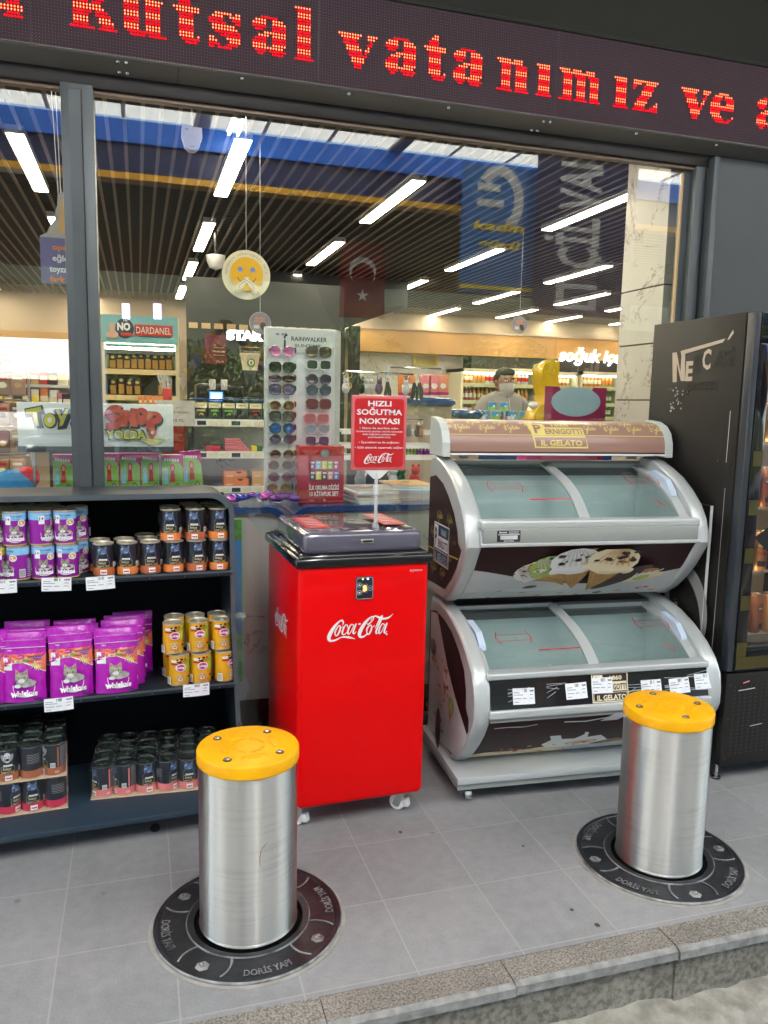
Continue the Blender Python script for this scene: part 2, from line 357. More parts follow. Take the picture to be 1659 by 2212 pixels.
for sx, sy, r in ((1235, 1968, .006), (1290, 2001, .008), (1610, 2166, 0), (700, 1990, .004), (1130, 1830, .005), (865, 1800, .007)):
    if r: q = g(sx, sy, 0); a.ell(q.x, q.y, r, r * 1.2, MATS['oil stain'], 10, same=True)
a.apply(st, top(0, 0, 0), .0004, .004); tag(st.build('pavement_stain'), 'dark oily spots dried on the pavement tiles by the shelf', 'stain', kind='stuff')

# ------------------------------------------------------------------ shop building shell
FRAME = mat('grey aluminium frame', (.085, .1, .11), .42, .3, col2=(.07, .083, .092), scale=3, rvar=.06)
BRONZE = mat('dark head frame', (.02, .018, .016), .4, .2)
SOFF = mat('grey sheet metal soffit', (.17, .165, .15), .55, .1, col2=(.14, .136, .125), scale=2)
FASC = mat('olive grey fascia', (.03, .03, .026), .7, .0, col2=(.025, .025, .022), scale=1.5, spec=.15)
WALLP = mat('slate wall cladding', (.06, .07, .077), .5, .0, col2=(.052, .06, .067), scale=1.2)
PANE = glass('shop window glass', (.95, .98, .965), 1.9)
BEIGE = mat('beige plaster', (.4, .33, .25), .8, col2=(.36, .3, .23), scale=.8); LITBAND = mat('lit ochre panel', (.5, .28, .095), .55, col2=(.46, .25, .08), scale=.7); DARKW = mat('dark interior wall', (.03, .03, .032), .7)
MARB = marble('grey marble', (.5, .52, .52), (.1, .1, .1)); MARBW = marble('cream marble', (.72, .71, .66), (.3, .24, .19), 3.2)
SLAT = mat('timber slat', (.125, .1, .078), .6); CEILD = mat('dark ceiling void', (.012, .012, .013), .9)
FLOORI = mat('shop floor tile', (.35, .33, .3), .25, col2=(.3, .28, .26), scale=1)
LOB = mat('low grey bulkhead', (.035, .037, .04), .7); BLUEL = mat('blue laminate', (.008, .05, .2), .22, coat=.5)

shop = thing('shop_building', 'dark framed shop front with wide glass window and lit interior', 'shop', (0, 3.2, 0))
def sp(mb, name):  # building part, meshes modelled in world space
    mb.v = [(v[0], v[1] - 3.2, v[2]) for v in mb.v]; return mb.build(name, shop)
fr = MB()
for (x0, x1) in ((-.24, -.13), ):
    fr.rbox((x0, 3.17, .02), (x1, 3.27, 2.6), FRAME, .004, 2); fr.box((x0 + .068, 3.166, .02), (x0 + .073, 3.172, 2.578), BRONZE); fr.box((x0 + .028, 3.1665, .02), (x0 + .066, 3.172, 2.578), FRAME)
sp(fr, 'mullion')
fr = MB(); fr.box((2.42, 3.24, .02), (2.45, 3.28, 2.58), FRAME); fr.rbox((2.45, 3.2, .02), (2.5, 3.28, 2.6), FRAME, .004, 2); fr.box((2.5, 3.21, .02), (2.515, 3.27, 2.58), BLACK)
fr.rbox((2.515, 3.16, .02), (2.545, 3.27, 2.64), FRAME, .004, 2); fr.box((2.412, 3.245, .02), (2.4205, 3.262, 2.58), mat('brass seal', (.5, .36, .2), .4))
sp(fr, 'window_jamb')
fr = MB(); fr.rbox((-3.2, 3.2, 2.6), (2.56, 3.29, 2.675), BRONZE, .006, 2); fr.box((-3.2, 3.215, 2.588), (2.45, 3.235, 2.602), mat('bronze strip', (.12, .085, .06), .4, .4)); sp(fr, 'window_head')
fr = MB(); fr.rbox((-3.2, 3.19, 0), (2.56, 3.3, .09), FRAME, .004, 2); sp(fr, 'window_sill')
for (x0, x1) in ((-3.2, -.236), (-.134, 2.42)):
    sp(MB().box((x0, 3.25, .085), (x1, 3.251, 2.605), PANE), 'window_pane')
sp(MB().box((2.545, 3.19, 0), (6, 3.4, 2.65), WALLP), 'side_cladding')
sp(MB().box((-4, 3.19, 3.035), (7, 3.4, 4.2), FASC), 'fascia')
# soffit between LED sign and window head
so = MB(); so.prism([(3.1, 2.676), (3.2, 2.653), (3.2, 2.661), (3.1, 2.684)], lambda p, q, h: (h, p, q), -4, 7, SOFF)
x = .163; so.prism([(3.103, 2.6745), (3.198, 2.652), (3.198, 2.655), (3.103, 2.6775)], lambda p, q, h: (h, p, q), x - .0012, x + .0012, BRONZE)
for (sx, sy) in ((255, 133), (273, 135), (258, 156), (275, 158), (523, 169), (754, 202), (969, 232), (1174, 262), (1188, 263), (1148, 281), (1160, 282), (1374, 288), (1547, 313)):
    r_ = ray(sx, sy); t_ = (2.676 + .23 * 3.1 - 1.5) / (r_.z + .23 * r_.y); q = EYE + r_ * t_; so.lathe([(.0001, -.007), (.005, -.006), (.0075, -.002), (.0075, .002)], 10, STEEL, (q.x, q.y, q.z), False)
sp(so, 'soffit')
# interior shell
X0, X1, YB, ZC = -5.2, 9.2, 12.1, 2.9
sp(MB().box((X0, 3.29, -.12), (X1, YB, .004), FLOORI), 'shop_floor')
sp(MB().box((X0, 3.3, ZC + .1), (X1, YB, ZC + .2), CEILD), 'ceiling_void')
sl = MB(); x = X0 + .05
while x < X1:
    sl.box((x, 3.4, ZC), (x + .02, YB, ZC + .008), SLAT); x += .088
sp(sl, 'slat_ceiling')
bw = MB(); bw.box((X0, YB - .1, 0), (.7, YB, ZC + .1), BEIGE); bw.box((.7, YB - .1, 0), (3.05, YB, ZC + .1), DARKW); bw.box((3.05, YB - .1, 0), (X1, YB, ZC + .1), BEIGE)
sp(bw, 'back_wall')
sp(MB().box((X0 - .1, 3.3, 0), (X0, YB, ZC + .1), BEIGE), 'left_wall'); sp(MB().box((X1, 3.3, 0), (X1 + .1, YB, ZC + .1), BEIGE), 'right_wall')
lb = MB(); lb.box((.9, 8.9, 2.62), (3.0, YB - .1, ZC + .02), LOB); sp(lb, 'bulkhead')
# ochre lit band at the back right, marble below
a = w(735, 705, 11.6); b = w(1335, 775, 11.6)
zo0, zo1 = w(1250, 777, 11.5).z, w(1250, 732, 11.5).z; zrc = w(1050, 797, 11.2).z
sp(MB().box((3.1, 11.5, zo0), (X1, 12, zo1), LITBAND), 'ochre_band'); sp(MB().box((3.06, 11.48, zo1), (X1, 11.99, zo1 + .02), BEIGE), 'band_ledge')
sp(MB().box((3.15, 11.85, 0), (4.95, 11.99, zo0 - .002), MARBW), 'marble_wall')
sp(MB().box((4.95, 11.52, zrc + .002), (X1, 12, zo0 - .003), mat('dark recess panel', (.035, .03, .025), .6)), 'recess_panel')
dpx = w(758, 750, 9.).x; sp(MB().box((dpx, 9.0, 0), (dpx + .11, 9.12, 2.38), DARKW), 'dark_post')
sp(MB().box((X0, 11.5, 1.75), (.55, 12, 2.35), LITBAND), 'ochre_band')
# marble column behind the right end of the window
pc = MB(); q = w(1340, 640, 3.45); xl = w(1432, 640, 3.45).x; dpt = 3.45 * (ray(1432, 640).x / ray(1432, 640).y) / (ray(1342, 640).x / ray(1342, 640).y)
zz = [0, .5, 1.05, 1.375, 1.70, 2.03, 3.0]
zs = [0, .62] + [w(1330, y, 3.45).z for y in (862, 735, 606)] + [2.9]
for i in range(len(zs) - 1): pc.box((xl, 3.45, zs[i] + .004), (xl + .5, dpt, zs[i + 1] - .004), MARBW)
pc.box((xl + .006, 3.456, 0), (xl + .49, dpt - .006, 2.9), mat('column joint', (.12, .09, .07), .7)); sp(pc, 'marble_column')
# window display counters (inside): blue bent top over marble front
def counter(x0, x1, name_parts):
    r = .085; mb = MB(); Xf = lambda p, q, h: (p, h, q)
    def outline(x0, x1, z1, r, zb): return [(x0, zb)] + [(x0 + r - r * math.cos(t), z1 - r + r * math.sin(t)) for t in [k * math.pi / 16 for k in range(9)]] + [(x1 - r + r * math.sin(t), z1 - r + r * math.cos(t)) for t in [k * math.pi / 16 for k in range(9)]] + [(x1, zb)]
    o = outline(x0, x1, 1.045, r, .18); i = outline(x0 + .026, x1 - .026, 1.019, r - .02, .18)
    for A, B in ((o, i),):
        n = len(o); vs = [Xf(p[0], p[1], 3.4) for p in o] + [Xf(p[0], p[1], 3.4) for p in i] + [Xf(p[0], p[1], 3.95) for p in o] + [Xf(p[0], p[1], 3.95) for p in i]
        fs = [];
        for k in range(n - 1): fs += [(k, k + 1, n + k + 1, n + k), (2 * n + k + 1, 2 * n + k, 3 * n + k, 3 * n + k + 1), (k + 1, k, 2 * n + k, 2 * n + k + 1), (n + k, n + k + 1, 3 * n + k + 1, 3 * n + k)]
        mb.add(vs, fs, BLUEL, True)
    t = thing('display_counter', name_parts, 'display counter', ((x0 + x1) / 2, 3.6, 0), 0, 'blue topped counters behind the window')
    for v in range(len(mb.v)): mb.v[v] = (mb.v[v][0] - (x0 + x1) / 2, mb.v[v][1] - 3.6, mb.v[v][2])
    mb.build('counter_top', t)
    hw = (x1 - x0) / 2
    MB().box((-hw + .03, -.17, .17), (hw - .03, .34, 1.015), MARB).build('marble_front', t)
    MB().box((-hw + .06, -.12, 0), (hw - .06, .3, .169), BLACK).build('plinth', t); return t
xa = w(622, 1120, 3.4).x
counter(-2.2, xa, 'blue topped marble counter behind the pet food shelf'); counter(xa + .012, 2.12, 'blue topped marble counter carrying the red book box and magazines')
# ------------------------------------------------------------------ LED sign
def led_material():
    m = mat('unlit led panel', (.085, .065, .075), .8, spec=.12); N = m.node_tree.nodes; L = m.node_tree.links; b = N['Principled BSDF']
    tc = N.new('ShaderNodeTexCoord'); mp = N.new('ShaderNodeMapping'); mp.inputs['Scale'].default_value = (100, 1, 100); L.new(tc.outputs['Object'], mp.inputs['Vector'])
    fr_ = N.new('ShaderNodeVectorMath'); fr_.operation = 'FRACTION'; L.new(mp.outputs[0], fr_.inputs[0])
    sb = N.new('ShaderNodeVectorMath'); sb.operation = 'SUBTRACT'; sb.inputs[1].default_value = (.5, 0, .5); L.new(fr_.outputs[0], sb.inputs[0])
    mu = N.new('ShaderNodeVectorMath'); mu.operation = 'MULTIPLY'; mu.inputs[1].default_value = (1, 0, 1); L.new(sb.outputs[0], mu.inputs[0])
    ln = N.new('ShaderNodeVectorMath'); ln.operation = 'LENGTH'; L.new(mu.outputs[0], ln.inputs[0])
    r = N.new('ShaderNodeValToRGB'); e = r.color_ramp.elements; e[0].position = .1; e[0].color = (.16, .115, .14, 1); e[1].position = .3; e[1].color = (.004, .003, .004, 1)
    q = e.new(.42); q.color = (.06, .04, .05, 1); L.new(ln.outputs['Value'], r.inputs[0]); L.new(r.outputs[0], b.inputs['Base Color']); return m
LEDP = led_material()
LEDR = lamp('lit led red', (1, .004, .012), .36); LEDC = lamp('lit led core', (1, .2, .07), 1.)
GL = {
'a': ["...######....", ".####..####..", "#####..#####.", "#####..#####.", ".###...#####.", "....########.", "..####.#####.", ".####..#####.", "#####..#####.", "#####..#####.", "###########..", ".####.######.", "..##...####.."],
'v': ["#########..####", ".#######...###.", "..#####.....#..", "..######...##..", "...#####...#...", "...######.##...", "....#####.#....", "....#######....", ".....#####.....", ".....#####.....", "......###......", "......###......"],
't': ["....##....", "...###....", "..####....", "..####....", "#########.", ".########.", "..#####...", "..#####...", "..#####...", "..#####...", "..#####...", "..#####...", "..#####...", "..#####.#.", "...######.", "....####.."],
'n': ["######.####...", ".##########...", "..####..#####.", "..####..#####.", "..####..#####.", "..####..#####.", "..####..#####.", "..####..#####.", "..####..#####.", "..####..#####.", "..####..#####.", "#######.######"],
'i': ["######.", ".#####.", ".#####.", ".#####.", ".#####.", ".#####.", ".#####.", ".#####.", ".#####.", ".#####.", ".#####.", "#######"],
'm': ["#####.####..####...", ".###############...", "..####.#####.#####.", "..####..####..####.", "..####..####..####.", "..####..####..####.", "..####..####..####.", "..####..####..####.", "..####..####..####.", "..####..####..####.", "..####..####..####.", "######.######.#####"],
'z': ["############", "####..#####.", "##...#####..", "#....#####..", "....#####...", "....#####...", "...#####....", "..#####.....", "..#####....#", ".#####....##", ".#####..####", "############"],
'e': ["....#####....", "..####.####..", ".#####.#####.", ".####...####.", "#####...####.", "############.", "############.", "#####........", "#####........", ".#####.....#.", "..#####..##..", "...#######..."],
's': ["..######.##", ".####..####", "#####...###", "######...##", ".########..", ".#########.", "..#########", "....#######", "##....#####", "###....####", "####..####.", "##.#####..."],
'l': ["######.", ".#####.", ".#####.", ".#####.", ".#####.", ".#####.", ".#####.", ".#####.", ".#####.", ".#####.", ".#####.", ".#####.", ".#####.", ".#####.", ".#####.", ".#####.", ".#####.", "#######"],
'u': ["######..######.", ".#####..#####..", ".#####..#####..", ".#####..#####..", ".#####..#####..", ".#####..#####..", ".#####..#####..", ".#####..#####..", ".#####..#####..", ".#####..#####..", "..###########..", "...#####.######"],
'K': ["########.######", ".#####...###...", ".#####..###....", ".#####.###.....", ".#########.....", ".##########....", ".######.####...", ".#####..#####..", ".#####...####..", ".#####...#####.", ".#####....####.", "########.######"],
'4': ["......####..", ".....#####..", "....######..", "...##.####..", "..##..####..", ".##...####..", "###########.", "###########.", "......####..", ".....######."],
}
sign = thing('led_sign', 'long dark LED board with scrolling red Turkish lettering above the window', 'LED sign', (0, 3.1517, 2.683)); sign.scale = (1.0333, 1.0333, 1.0333)
s = MB(); s.box((-3.995, -.05, 0), (6.99, .12, .325), LEDP); s.build('panel', sign)
s = MB()
for x in (1.611, 0.65, -.31): s.box((x - .001, -.052, 0), (x + .001, -.04, .325), BLACK)
s.rbox((-4, -.056, .323), (7, .1, .337), FASC, .002, 1); s.rbox((-4, -.056, -.004), (7, -.052, .001), SOFF, .0015, 1); s.build('edge_trim', sign)
dots = MB()
def led_word(ch, x0, lift=0):
    rows = GL[ch]; nr = len(rows)
    for j, row in enumerate(rows):
        for i, c in enumerate(row):
            if c == '#':
                X = math.floor(x0 * 100) / 100 + i * .01 + .005; Z = .07 + (nr - 1 - j + lift) * .01 + .005
                D.append((X, Z))
D = []
for ch, x0 in (('K', -.19), ('u', -.03), ('t', .143), ('s', .265), ('a', .41), ('l', .563), ('v', .725), ('a', .9), ('t', 1.055), ('a', 1.175), ('n', 1.35), ('i', 1.525), ('m', 1.62), ('i', 1.875), ('z', 1.965), ('v', 2.19), ('e', 2.345), ('a', 2.58)): led_word(ch, x0)
led_word('4', -.44, 0)
D = [(x, z) for x, z in D]
H6 = [(math.cos(math.pi * k / 3), math.sin(math.pi * k / 3)) for k in range(6)]
for x, z in D:
    band = .55 if int(round(z * 100)) % 4 == 0 else 1
    dots.add([(x + .0043 * a, -.0535, z + .0043 * b) for a, b in H6], [tuple(range(6))], LEDR)
    if band == 1: dots.add([(x + .002 * a, -.0545, z + .0036 * b) for a, b in H6], [tuple(range(6))], LEDC)
dots.build('lit_lettering', sign)

# ------------------------------------------------------------------ bollards
def brushed():
    m = mat('brushed steel', (.5, .485, .46), .3, 1.); N = m.node_tree.nodes; L = m.node_tree.links; b = N['Principled BSDF']
    tc = N.new('ShaderNodeTexCoord'); mp = N.new('ShaderNodeMapping'); mp.inputs['Scale'].default_value = (1.2, 1.2, 60); L.new(tc.outputs['Object'], mp.inputs['Vector'])
    n = N.new('ShaderNodeTexNoise'); n.inputs['Scale'].default_value = 2.5; n.inputs['Detail'].default_value = 6; L.new(mp.outputs[0], n.inputs['Vector'])
    n2 = N.new('ShaderNodeTexNoise'); n2.inputs['Scale'].default_value = 7; n2.inputs['Detail'].default_value = 5; L.new(tc.outputs['Object'], n2.inputs['Vector'])
    mr = N.new('ShaderNodeMapRange'); mr.inputs[1].default_value = .25; mr.inputs[2].default_value = .75; mr.inputs[3].default_value = .4; mr.inputs[4].default_value = .42; L.new(n.outputs['Fac'], mr.inputs[0]); L.new(mr.outputs[0], b.inputs['Roughness'])
    ad = N.new('ShaderNodeMath'); ad.operation = 'ADD'; L.new(n.outputs['Fac'], ad.inputs[0]); L.new(n2.outputs['Fac'], ad.inputs[1])
    r = N.new('ShaderNodeValToRGB'); r.color_ramp.elements[0].position = .7; r.color_ramp.elements[0].color = (.53, .515, .485, 1); r.color_ramp.elements[1].position = .98; r.color_ramp.elements[1].color = (.62, .61, .59, 1); L.new(ad.outputs[0], r.inputs[0]); L.new(r.outputs[0], b.inputs['Base Color'])
    b.inputs['Anisotropic'].default_value = 1.; b.inputs['Anisotropic Rotation'].default_value = .25; tn = N.new('ShaderNodeTangent'); tn.direction_type = 'RADIAL'; tn.axis = 'Z'; L.new(tn.outputs[0], b.inputs['Tangent']); return m
BRUSH = brushed()
CAPY = mat('yellow cap plastic', (.86, .42, .002), .4, col2=(.78, .36, .002), scale=14, spec=.3)
IRON = mat('black painted iron', (.014, .016, .02), .34, .2, col2=(.028, .03, .034), scale=9, bump=.15, bscale=70)
IRONW = mat('worn iron edge', (.3, .31, .32), .5, .2, col2=(.07, .07, .075), scale=22); STAIN = mat('rust stain', (.3, .16, .04), .6)
GROUT = mat('cement ring', (.33, .31, .28), .9, col2=(.22, .21, .2), scale=12)
def polar(r0, z):   # u along the circle (angle*r), v outwards
    return lambda u, v, h: ((r0 + v) * math.sin(u / r0), -(r0 + v) * math.cos(u / r0), z + h)
def make_bollard(label, loc, rz):
    t = thing('bollard', label, 'bollard', loc, rz, 'steel bollards on the pavement'); t.scale = (1.035, 1.035, 1.05)
    b = MB(); b.lathe([(.1345, .012), (.1345, .478)], 72, BRUSH, cap=False); b.lathe([(.1345, .016), (.1365, .013), (.1365, .010), (.12, .010)], 72, BRUSH, cap=False)
    o = b.build('post', t)
    b = MB(); b.lathe([(.136, .474), (.1385, .477), (.1388, .503), (.1365, .508), (.132, .5095), (.0001, .5095)], 72, CAPY)
    a = Art()
    for k in range(4):   # embossed brackets and lettering ring
        pass
    for k in range(4):
        an = k * math.pi / 2
        T = Matrix.Rotation(an, 4, 'Z')
        b.box((-.032, .062, .509), (.032, .068, .5125), CAPY, T); b.box((-.036, .062, .509), (-.03, .08, .5125), CAPY, T); b.box((.03, .062, .509), (.036, .08, .5125), CAPY, T); b.box((-.018, .076, .509), (.018, .08, .512), CAPY, T)
    for k in range(44):
        if k % 22 in (9, 10, 11, 20, 21): continue
        T = Matrix.Rotation(k * 2 * math.pi / 44, 4, 'Z'); b.box((-.0018, .038, .509), (.0018, .047 if k % 3 else .043, .5122), CAPY, T)
        if k % 4 == 1: b.box((-.004, .041, .509), (.004, .0435, .5122), CAPY, T)
    b.build('cap', t)
    for k in range(4):
        an = math.pi / 4 + k * math.pi / 2; c = (.1 * math.cos(an), .1 * math.sin(an), .5095)
        b = MB(); b.lathe([(.0125, 0), (.0125, .0012), (.0105, .0014)], 6, BRONZE, c); b.lathe([(.0085, .001), (.0085, .004), (.006, .005), (.003, .0045), (.0025, .003), (.0001, .003)], 14, STEEL, c); b.build('cap_bolt', t)
    # base plate
    b = MB(); b.lathe([(.272, -.001), (.272, .002), (.262, .0035)], 72, GROUT, cap=False)
    b.lathe([(.262, .0), (.262, .007), (.258, .0105), (.247, .0105), (.244, .0075), (.168, .0085)], 96, IRON, cap=False)
    b.lathe([(.2625, .0045), (.2625, .0075), (.2595, .0108)], 96, IRONW, cap=False); b.lathe([(.1725, .0083), (.171, .0115), (.163, .0118), (.152, .0095), (.15, .006)], 96, IRON, cap=False); b.lathe([(.1722, .0092), (.1708, .0118), (.169, .0119)], 96, IRONW, cap=False)
    b.lathe([(.15, .0065), (.148, .003), (.13, .003)], 72, mat('dark gap', (.004, .004, .004), .8, spec=.05), cap=False)
    for k in range(4):
        an = math.pi / 4 + k * math.pi / 2; c = Vector((.209 * math.cos(an), .209 * math.sin(an), .0))
        pr = []
        for q in range(61):
            th = 2 * math.pi * q / 60; p = c + Vector((.07 * math.cos(th), .07 * math.sin(th), 0))
            if .172 < math.hypot(p.x, p.y) < .2465: pr.append((th, True))
            else: pr.append((th, False))
        for q in range(60):
            if pr[q][1] and pr[q + 1][1]:
                P_ = lambda r_, z_, th: (c.x + r_ * math.cos(th), c.y + r_ * math.sin(th), z_)
                A, B = pr[q][0], pr[q + 1][0]; ring = [(.0735, .0075), (.0722, .0108), (.0668, .0112), (.0655, .0075)]
                for e in range(3): b.add([P_(*ring[e], A), P_(*ring[e], B), P_(*ring[e + 1], B), P_(*ring[e + 1], A)], [(0, 1, 2, 3)], IRONW if e == 1 else IRON, True)
    a = Art()
    for k in range(4):
        a = Art(); a.text('DORİS YAPI', 0, .004, .023, IRON, bold=.014, wd=.118)
        vs, fs, m, l = a.it[0]; Q0 = polar(.216, .0078); P0 = lambda u, v, h: Q0(u, .026 - v, h)
        Tz = Matrix.Rotation(k * math.pi / 2, 4, 'Z')
        for e, mm in ((0, IRON), (.0026, IRONW)): b.add([P0(v[0], v[1], e) for v in vs], fs, mm, False, Tz)
        # side walls of the raised letters
        ed = {}
        for f in fs:
            for i in range(len(f)):
                q = (f[i], f[(i + 1) % len(f)]); ed[q] = 1
        for (i, j) in list(ed):
            if (j, i) not in ed:
                b.add([P0(vs[i][0], vs[i][1], 0), P0(vs[j][0], vs[j][1], 0), P0(vs[j][0], vs[j][1], .0026), P0(vs[i][0], vs[i][1], .0026)], [(0, 1, 2, 3)], IRON, False, Tz)
    b.build('base_plate', t)
    for k in range(4):
        an = math.pi / 4 + k * math.pi / 2; c = (.219 * math.cos(an), .219 * math.sin(an), .0088)
        b = MB(); b.lathe([(.019, 0), (.0165, .0012)], 6, IRONW, c); b.lathe([(.0075, .001), (.0075, .0055), (.005, .007), (.003, .006), (.0001, .005)], 14, STEEL, c); b.build('base_bolt', t)
    return t, o
b1, post = make_bollard('yellow capped steel bollard with rust drip in front of red cooler', (.278, 2.143, 0), R(5))
# rust run and scratches on the first one
a = Art(); zz = [(.012, .30), (.018, .285), (.01, .275), (.004, .265), (.002, .24), (.006, .22)]
mb = MB(); a.stroke(smooth_path([(.022, .298, .0008), (.012, .29, .0022), (.004, .281, .0015), (.001, .268, .0025), (.0, .25, .002), (.001, .235, .0008)], 4), 1, STAIN)

cyl = lambda Rr: (lambda u, v, h: ((Rr + h) * math.sin(u / Rr), -(Rr + h) * math.cos(u / Rr), v))
a.apply(mb, cyl(.1345)); mb.build('rust_stain', b1)
b2, _ = make_bollard('yellow capped steel bollard in front of the stacked ice cream freezers', (1.652, 2.108, 0), R(38))
for c in b2.children:
    if c.name.startswith('post'): pass

# ------------------------------------------------------------------ scripted logos
def script_cola(a, x, y, wdt, m):
    """flowing script trade mark, wdt wide, lower left at x, y"""
    k = wdt / 590.; C_ = lambda pts: [(x + (px - 688) * k, y + (1155 - py) * k, pw * k) for px, py, pw in pts]
    for pts in ([(824, 1012, 4), (832, 992, 12), (822, 970, 13), (795, 978, 14), (755, 1020, 24), (718, 1080, 33), (708, 1118, 30), (722, 1140, 20), (765, 1137, 15), (810, 1118, 10), (850, 1115, 14), (885, 1122, 18), (912, 1130, 10), (938, 1141, 2)],
                [(760, 1085, 10), (762, 1062, 13), (778, 1030, 12), (796, 1012, 9), (806, 1025, 12), (802, 1055, 15), (786, 1088, 13), (770, 1100, 9), (760, 1085, 8)], [(800, 1018, 5), (818, 1030, 6), (835, 1022, 4)],
                [(866, 1035, 4), (868, 1018, 9), (855, 1008, 8), (838, 1030, 13), (824, 1068, 16), (826, 1090, 12), (844, 1092, 8), (868, 1070, 4)],
                [(920, 1018, 8), (905, 1008, 8), (885, 1030, 13), (872, 1068, 15), (876, 1092, 11), (893, 1082, 8), (912, 1048, 7), (925, 1012, 6)], [(944, 1004, 13), (930, 1040, 15), (918, 1078, 14), (926, 1092, 10), (945, 1075, 4)],
                [(965, 1012, 14), (985, 1008, 12)],
                [(1040, 1010, 4), (1052, 1018, 10), (1075, 1000, 9), (1098, 972, 8), (1096, 955, 8), (1072, 958, 12), (1030, 995, 24), (990, 1055, 33), (974, 1100, 30), (985, 1124, 20), (1015, 1122, 14), (1050, 1095, 6)],
                [(1072, 985, 5), (1090, 958, 8), (1115, 950, 12), (1150, 966, 17), (1185, 978, 18), (1222, 976, 16), (1250, 962, 10), (1274, 940, 2)],
                [(1038, 1085, 10), (1040, 1058, 13), (1056, 1034, 12), (1072, 1026, 9), (1082, 1040, 12), (1078, 1070, 15), (1062, 1100, 13), (1046, 1106, 9), (1038, 1085, 8)], [(1076, 1030, 5), (1092, 1042, 6), (1110, 1030, 4)],
                [(1112, 1058, 6), (1136, 1012, 10), (1160, 965, 13), (1176, 950, 8), (1170, 975, 14), (1140, 1040, 16), (1122, 1088, 16), (1128, 1106, 10), (1148, 1085, 4)],
                [(1196, 1030, 8), (1180, 1020, 8), (1160, 1044, 13), (1148, 1082, 15), (1152, 1106, 11), (1170, 1094, 8), (1188, 1060, 7), (1200, 1024, 6)], [(1220, 1016, 13), (1206, 1054, 15), (1195, 1092, 14), (1202, 1106, 10), (1222, 1088, 4)]):
        a.stroke(smooth_path(C_(pts), 4), 1, m, same=False)
    a.ell(x + (1218 - 688) * k, y + (1155 - 1116) * k, 8 * k, 8 * k, m, 10)
def script_gelato(a, x, y, s, m, rot=.12):
    S_ = [[(0, .5), (.12, 0), (.2, .05)], [(.06, .68), (.08, .7)], [(.28, .15), (.42, .9), (.4, 1.0), (.3, .7), (.26, .1), (.34, 0), (.42, .15)],
          [(1.05, .95), (.98, 1.05), (.8, .9), (.68, .5), (.72, .2), (.86, .25), (1., .5), (.94, .0), (.8, -.45), (.66, -.5), (.7, -.25), (1.08, .2)], [(1.08, .2), (1.22, .42), (1.16, .5), (1.08, .3), (1.12, .05), (1.24, .05), (1.36, .25)], [(1.36, .25), (1.52, .85), (1.48, .98), (1.4, .6), (1.38, .1), (1.48, .05), (1.56, .2)],
          [(1.76, .42), (1.62, .45), (1.56, .2), (1.62, .02), (1.74, .2), (1.78, .4), (1.76, .08), (1.86, .1)], [(1.86, .1), (2., .8), (1.94, .2), (1.98, .02), (2.08, .15)], [(1.84, .55), (2.14, .62)], [(2.2, .42), (2.1, .3), (2.12, .06), (2.22, .06), (2.3, .28), (2.22, .42), (2.3, .4), (2.42, .45)]]
    c, d = math.cos(rot), math.sin(rot)
    for st_ in S_:
        P = [(x + s * (p * c - q * d), y + s * (p * d + q * c)) for p, q in st_]
        a.stroke(smooth_path(P, 3) if len(P) > 2 else P, .085 * s, m, same=True)
def gelato_badge(a, x, y, wd, h, edge, dark, light, txt):
    """framed three-band badge: 1860 / PERNIGOTTI / IL GELATO"""
    a.rect(x, y, x + wd, y + h, edge, 4); b = wd * .025
    a.rect(x + b, y + b, x + wd - b, y + h - b, dark, 4); a.rect(x + 1.6 * b, y + 1.6 * b, x + wd - 1.6 * b, y + h * .33, edge, 4); a.rect(x + 2.1 * b, y + 2.1 * b, x + wd - 2.1 * b, y + h * .315, dark, 4)
    a.rect(x + 1.6 * b, y + h * .37, x + wd - 1.6 * b, y + h * .69, light, 4); a.rect(x + 1.6 * b, y + h * .37, x + wd * .3, y + h - 1.6 * b, light, 2)
    a.text('1860', x + wd * .66, y + h * .75, h * .15, txt, wd=wd * .34, bold=.03); a.text('P', x + wd * .16, y + h * .42, h * .46, dark, wd=wd * .15, bold=.03)
    a.text('ERNIGOTTI', x + wd * .63, y + h * .42, h * .2, dark, wd=wd * .63, bold=.02); a.text('IL GELATO', x + wd * .52, y + h * .09, h * .17, txt, wd=wd * .8, bold=.03)

# ------------------------------------------------------------------ red drinks cooler
CRED = mat('red cooler enamel', (.7, .002, .003), .3, spec=.1, coat=.1, col2=(.66, .002, .003), scale=1.5); GBLACK = mat('gloss black plastic', (.006, .006, .007), .09, coat=.4)
SMOKE = mat('smoked lid plastic', (.1, .095, .135), .06, coat=.6); CLOGO = mat('white logo vinyl', (.72, .72, .74), .4)
cool = thing('drinks_cooler', 'red upright drinks cooler with smoked lid standing on castors', 'drinks cooler', (.5, 2.56, 0), R(1.5))
W_, D_ = .472, .56
c = MB(); c.rbox((0, 0, .085), (W_, D_, .955), CRED, .022, 4)
a = Art(); a.text('icywave', W_ - .028, .835, .009, LGREY, 'r', wd=.045); script_cola(a, .1, .6, .24, CLOGO); a.apply(c, front(0, 0, .085), .0003, .0006)
a = Art(); script_cola(a, .16, .56, .26, CLOGO)
for q in range(5): a.stroke([(.33 - .012 * q, .06 + .018 * q), (.47, .06 + .018 * q)], .004, BROWN, same=True)
a.stroke([(.02, .2), (.54, .2)], .002, BROWN); a.apply(c, leftside(0, D_, .085), .0003, .0006); c.build('body', cool)
c = MB(); c.rbox((-.012, -.011, .946), (W_ + .012, D_ + .011, .983), GBLACK, .012, 4); c.rbox((.004, .006, .975), (W_ - .004, D_ - .01, .99), GBLACK, .008, 3); c.build('rim', cool)
c = MB(); c.rbox((.025, .028, .985), (W_ - .018, D_ - .06, 1.062), SMOKE, .022, 5)
a = Art()
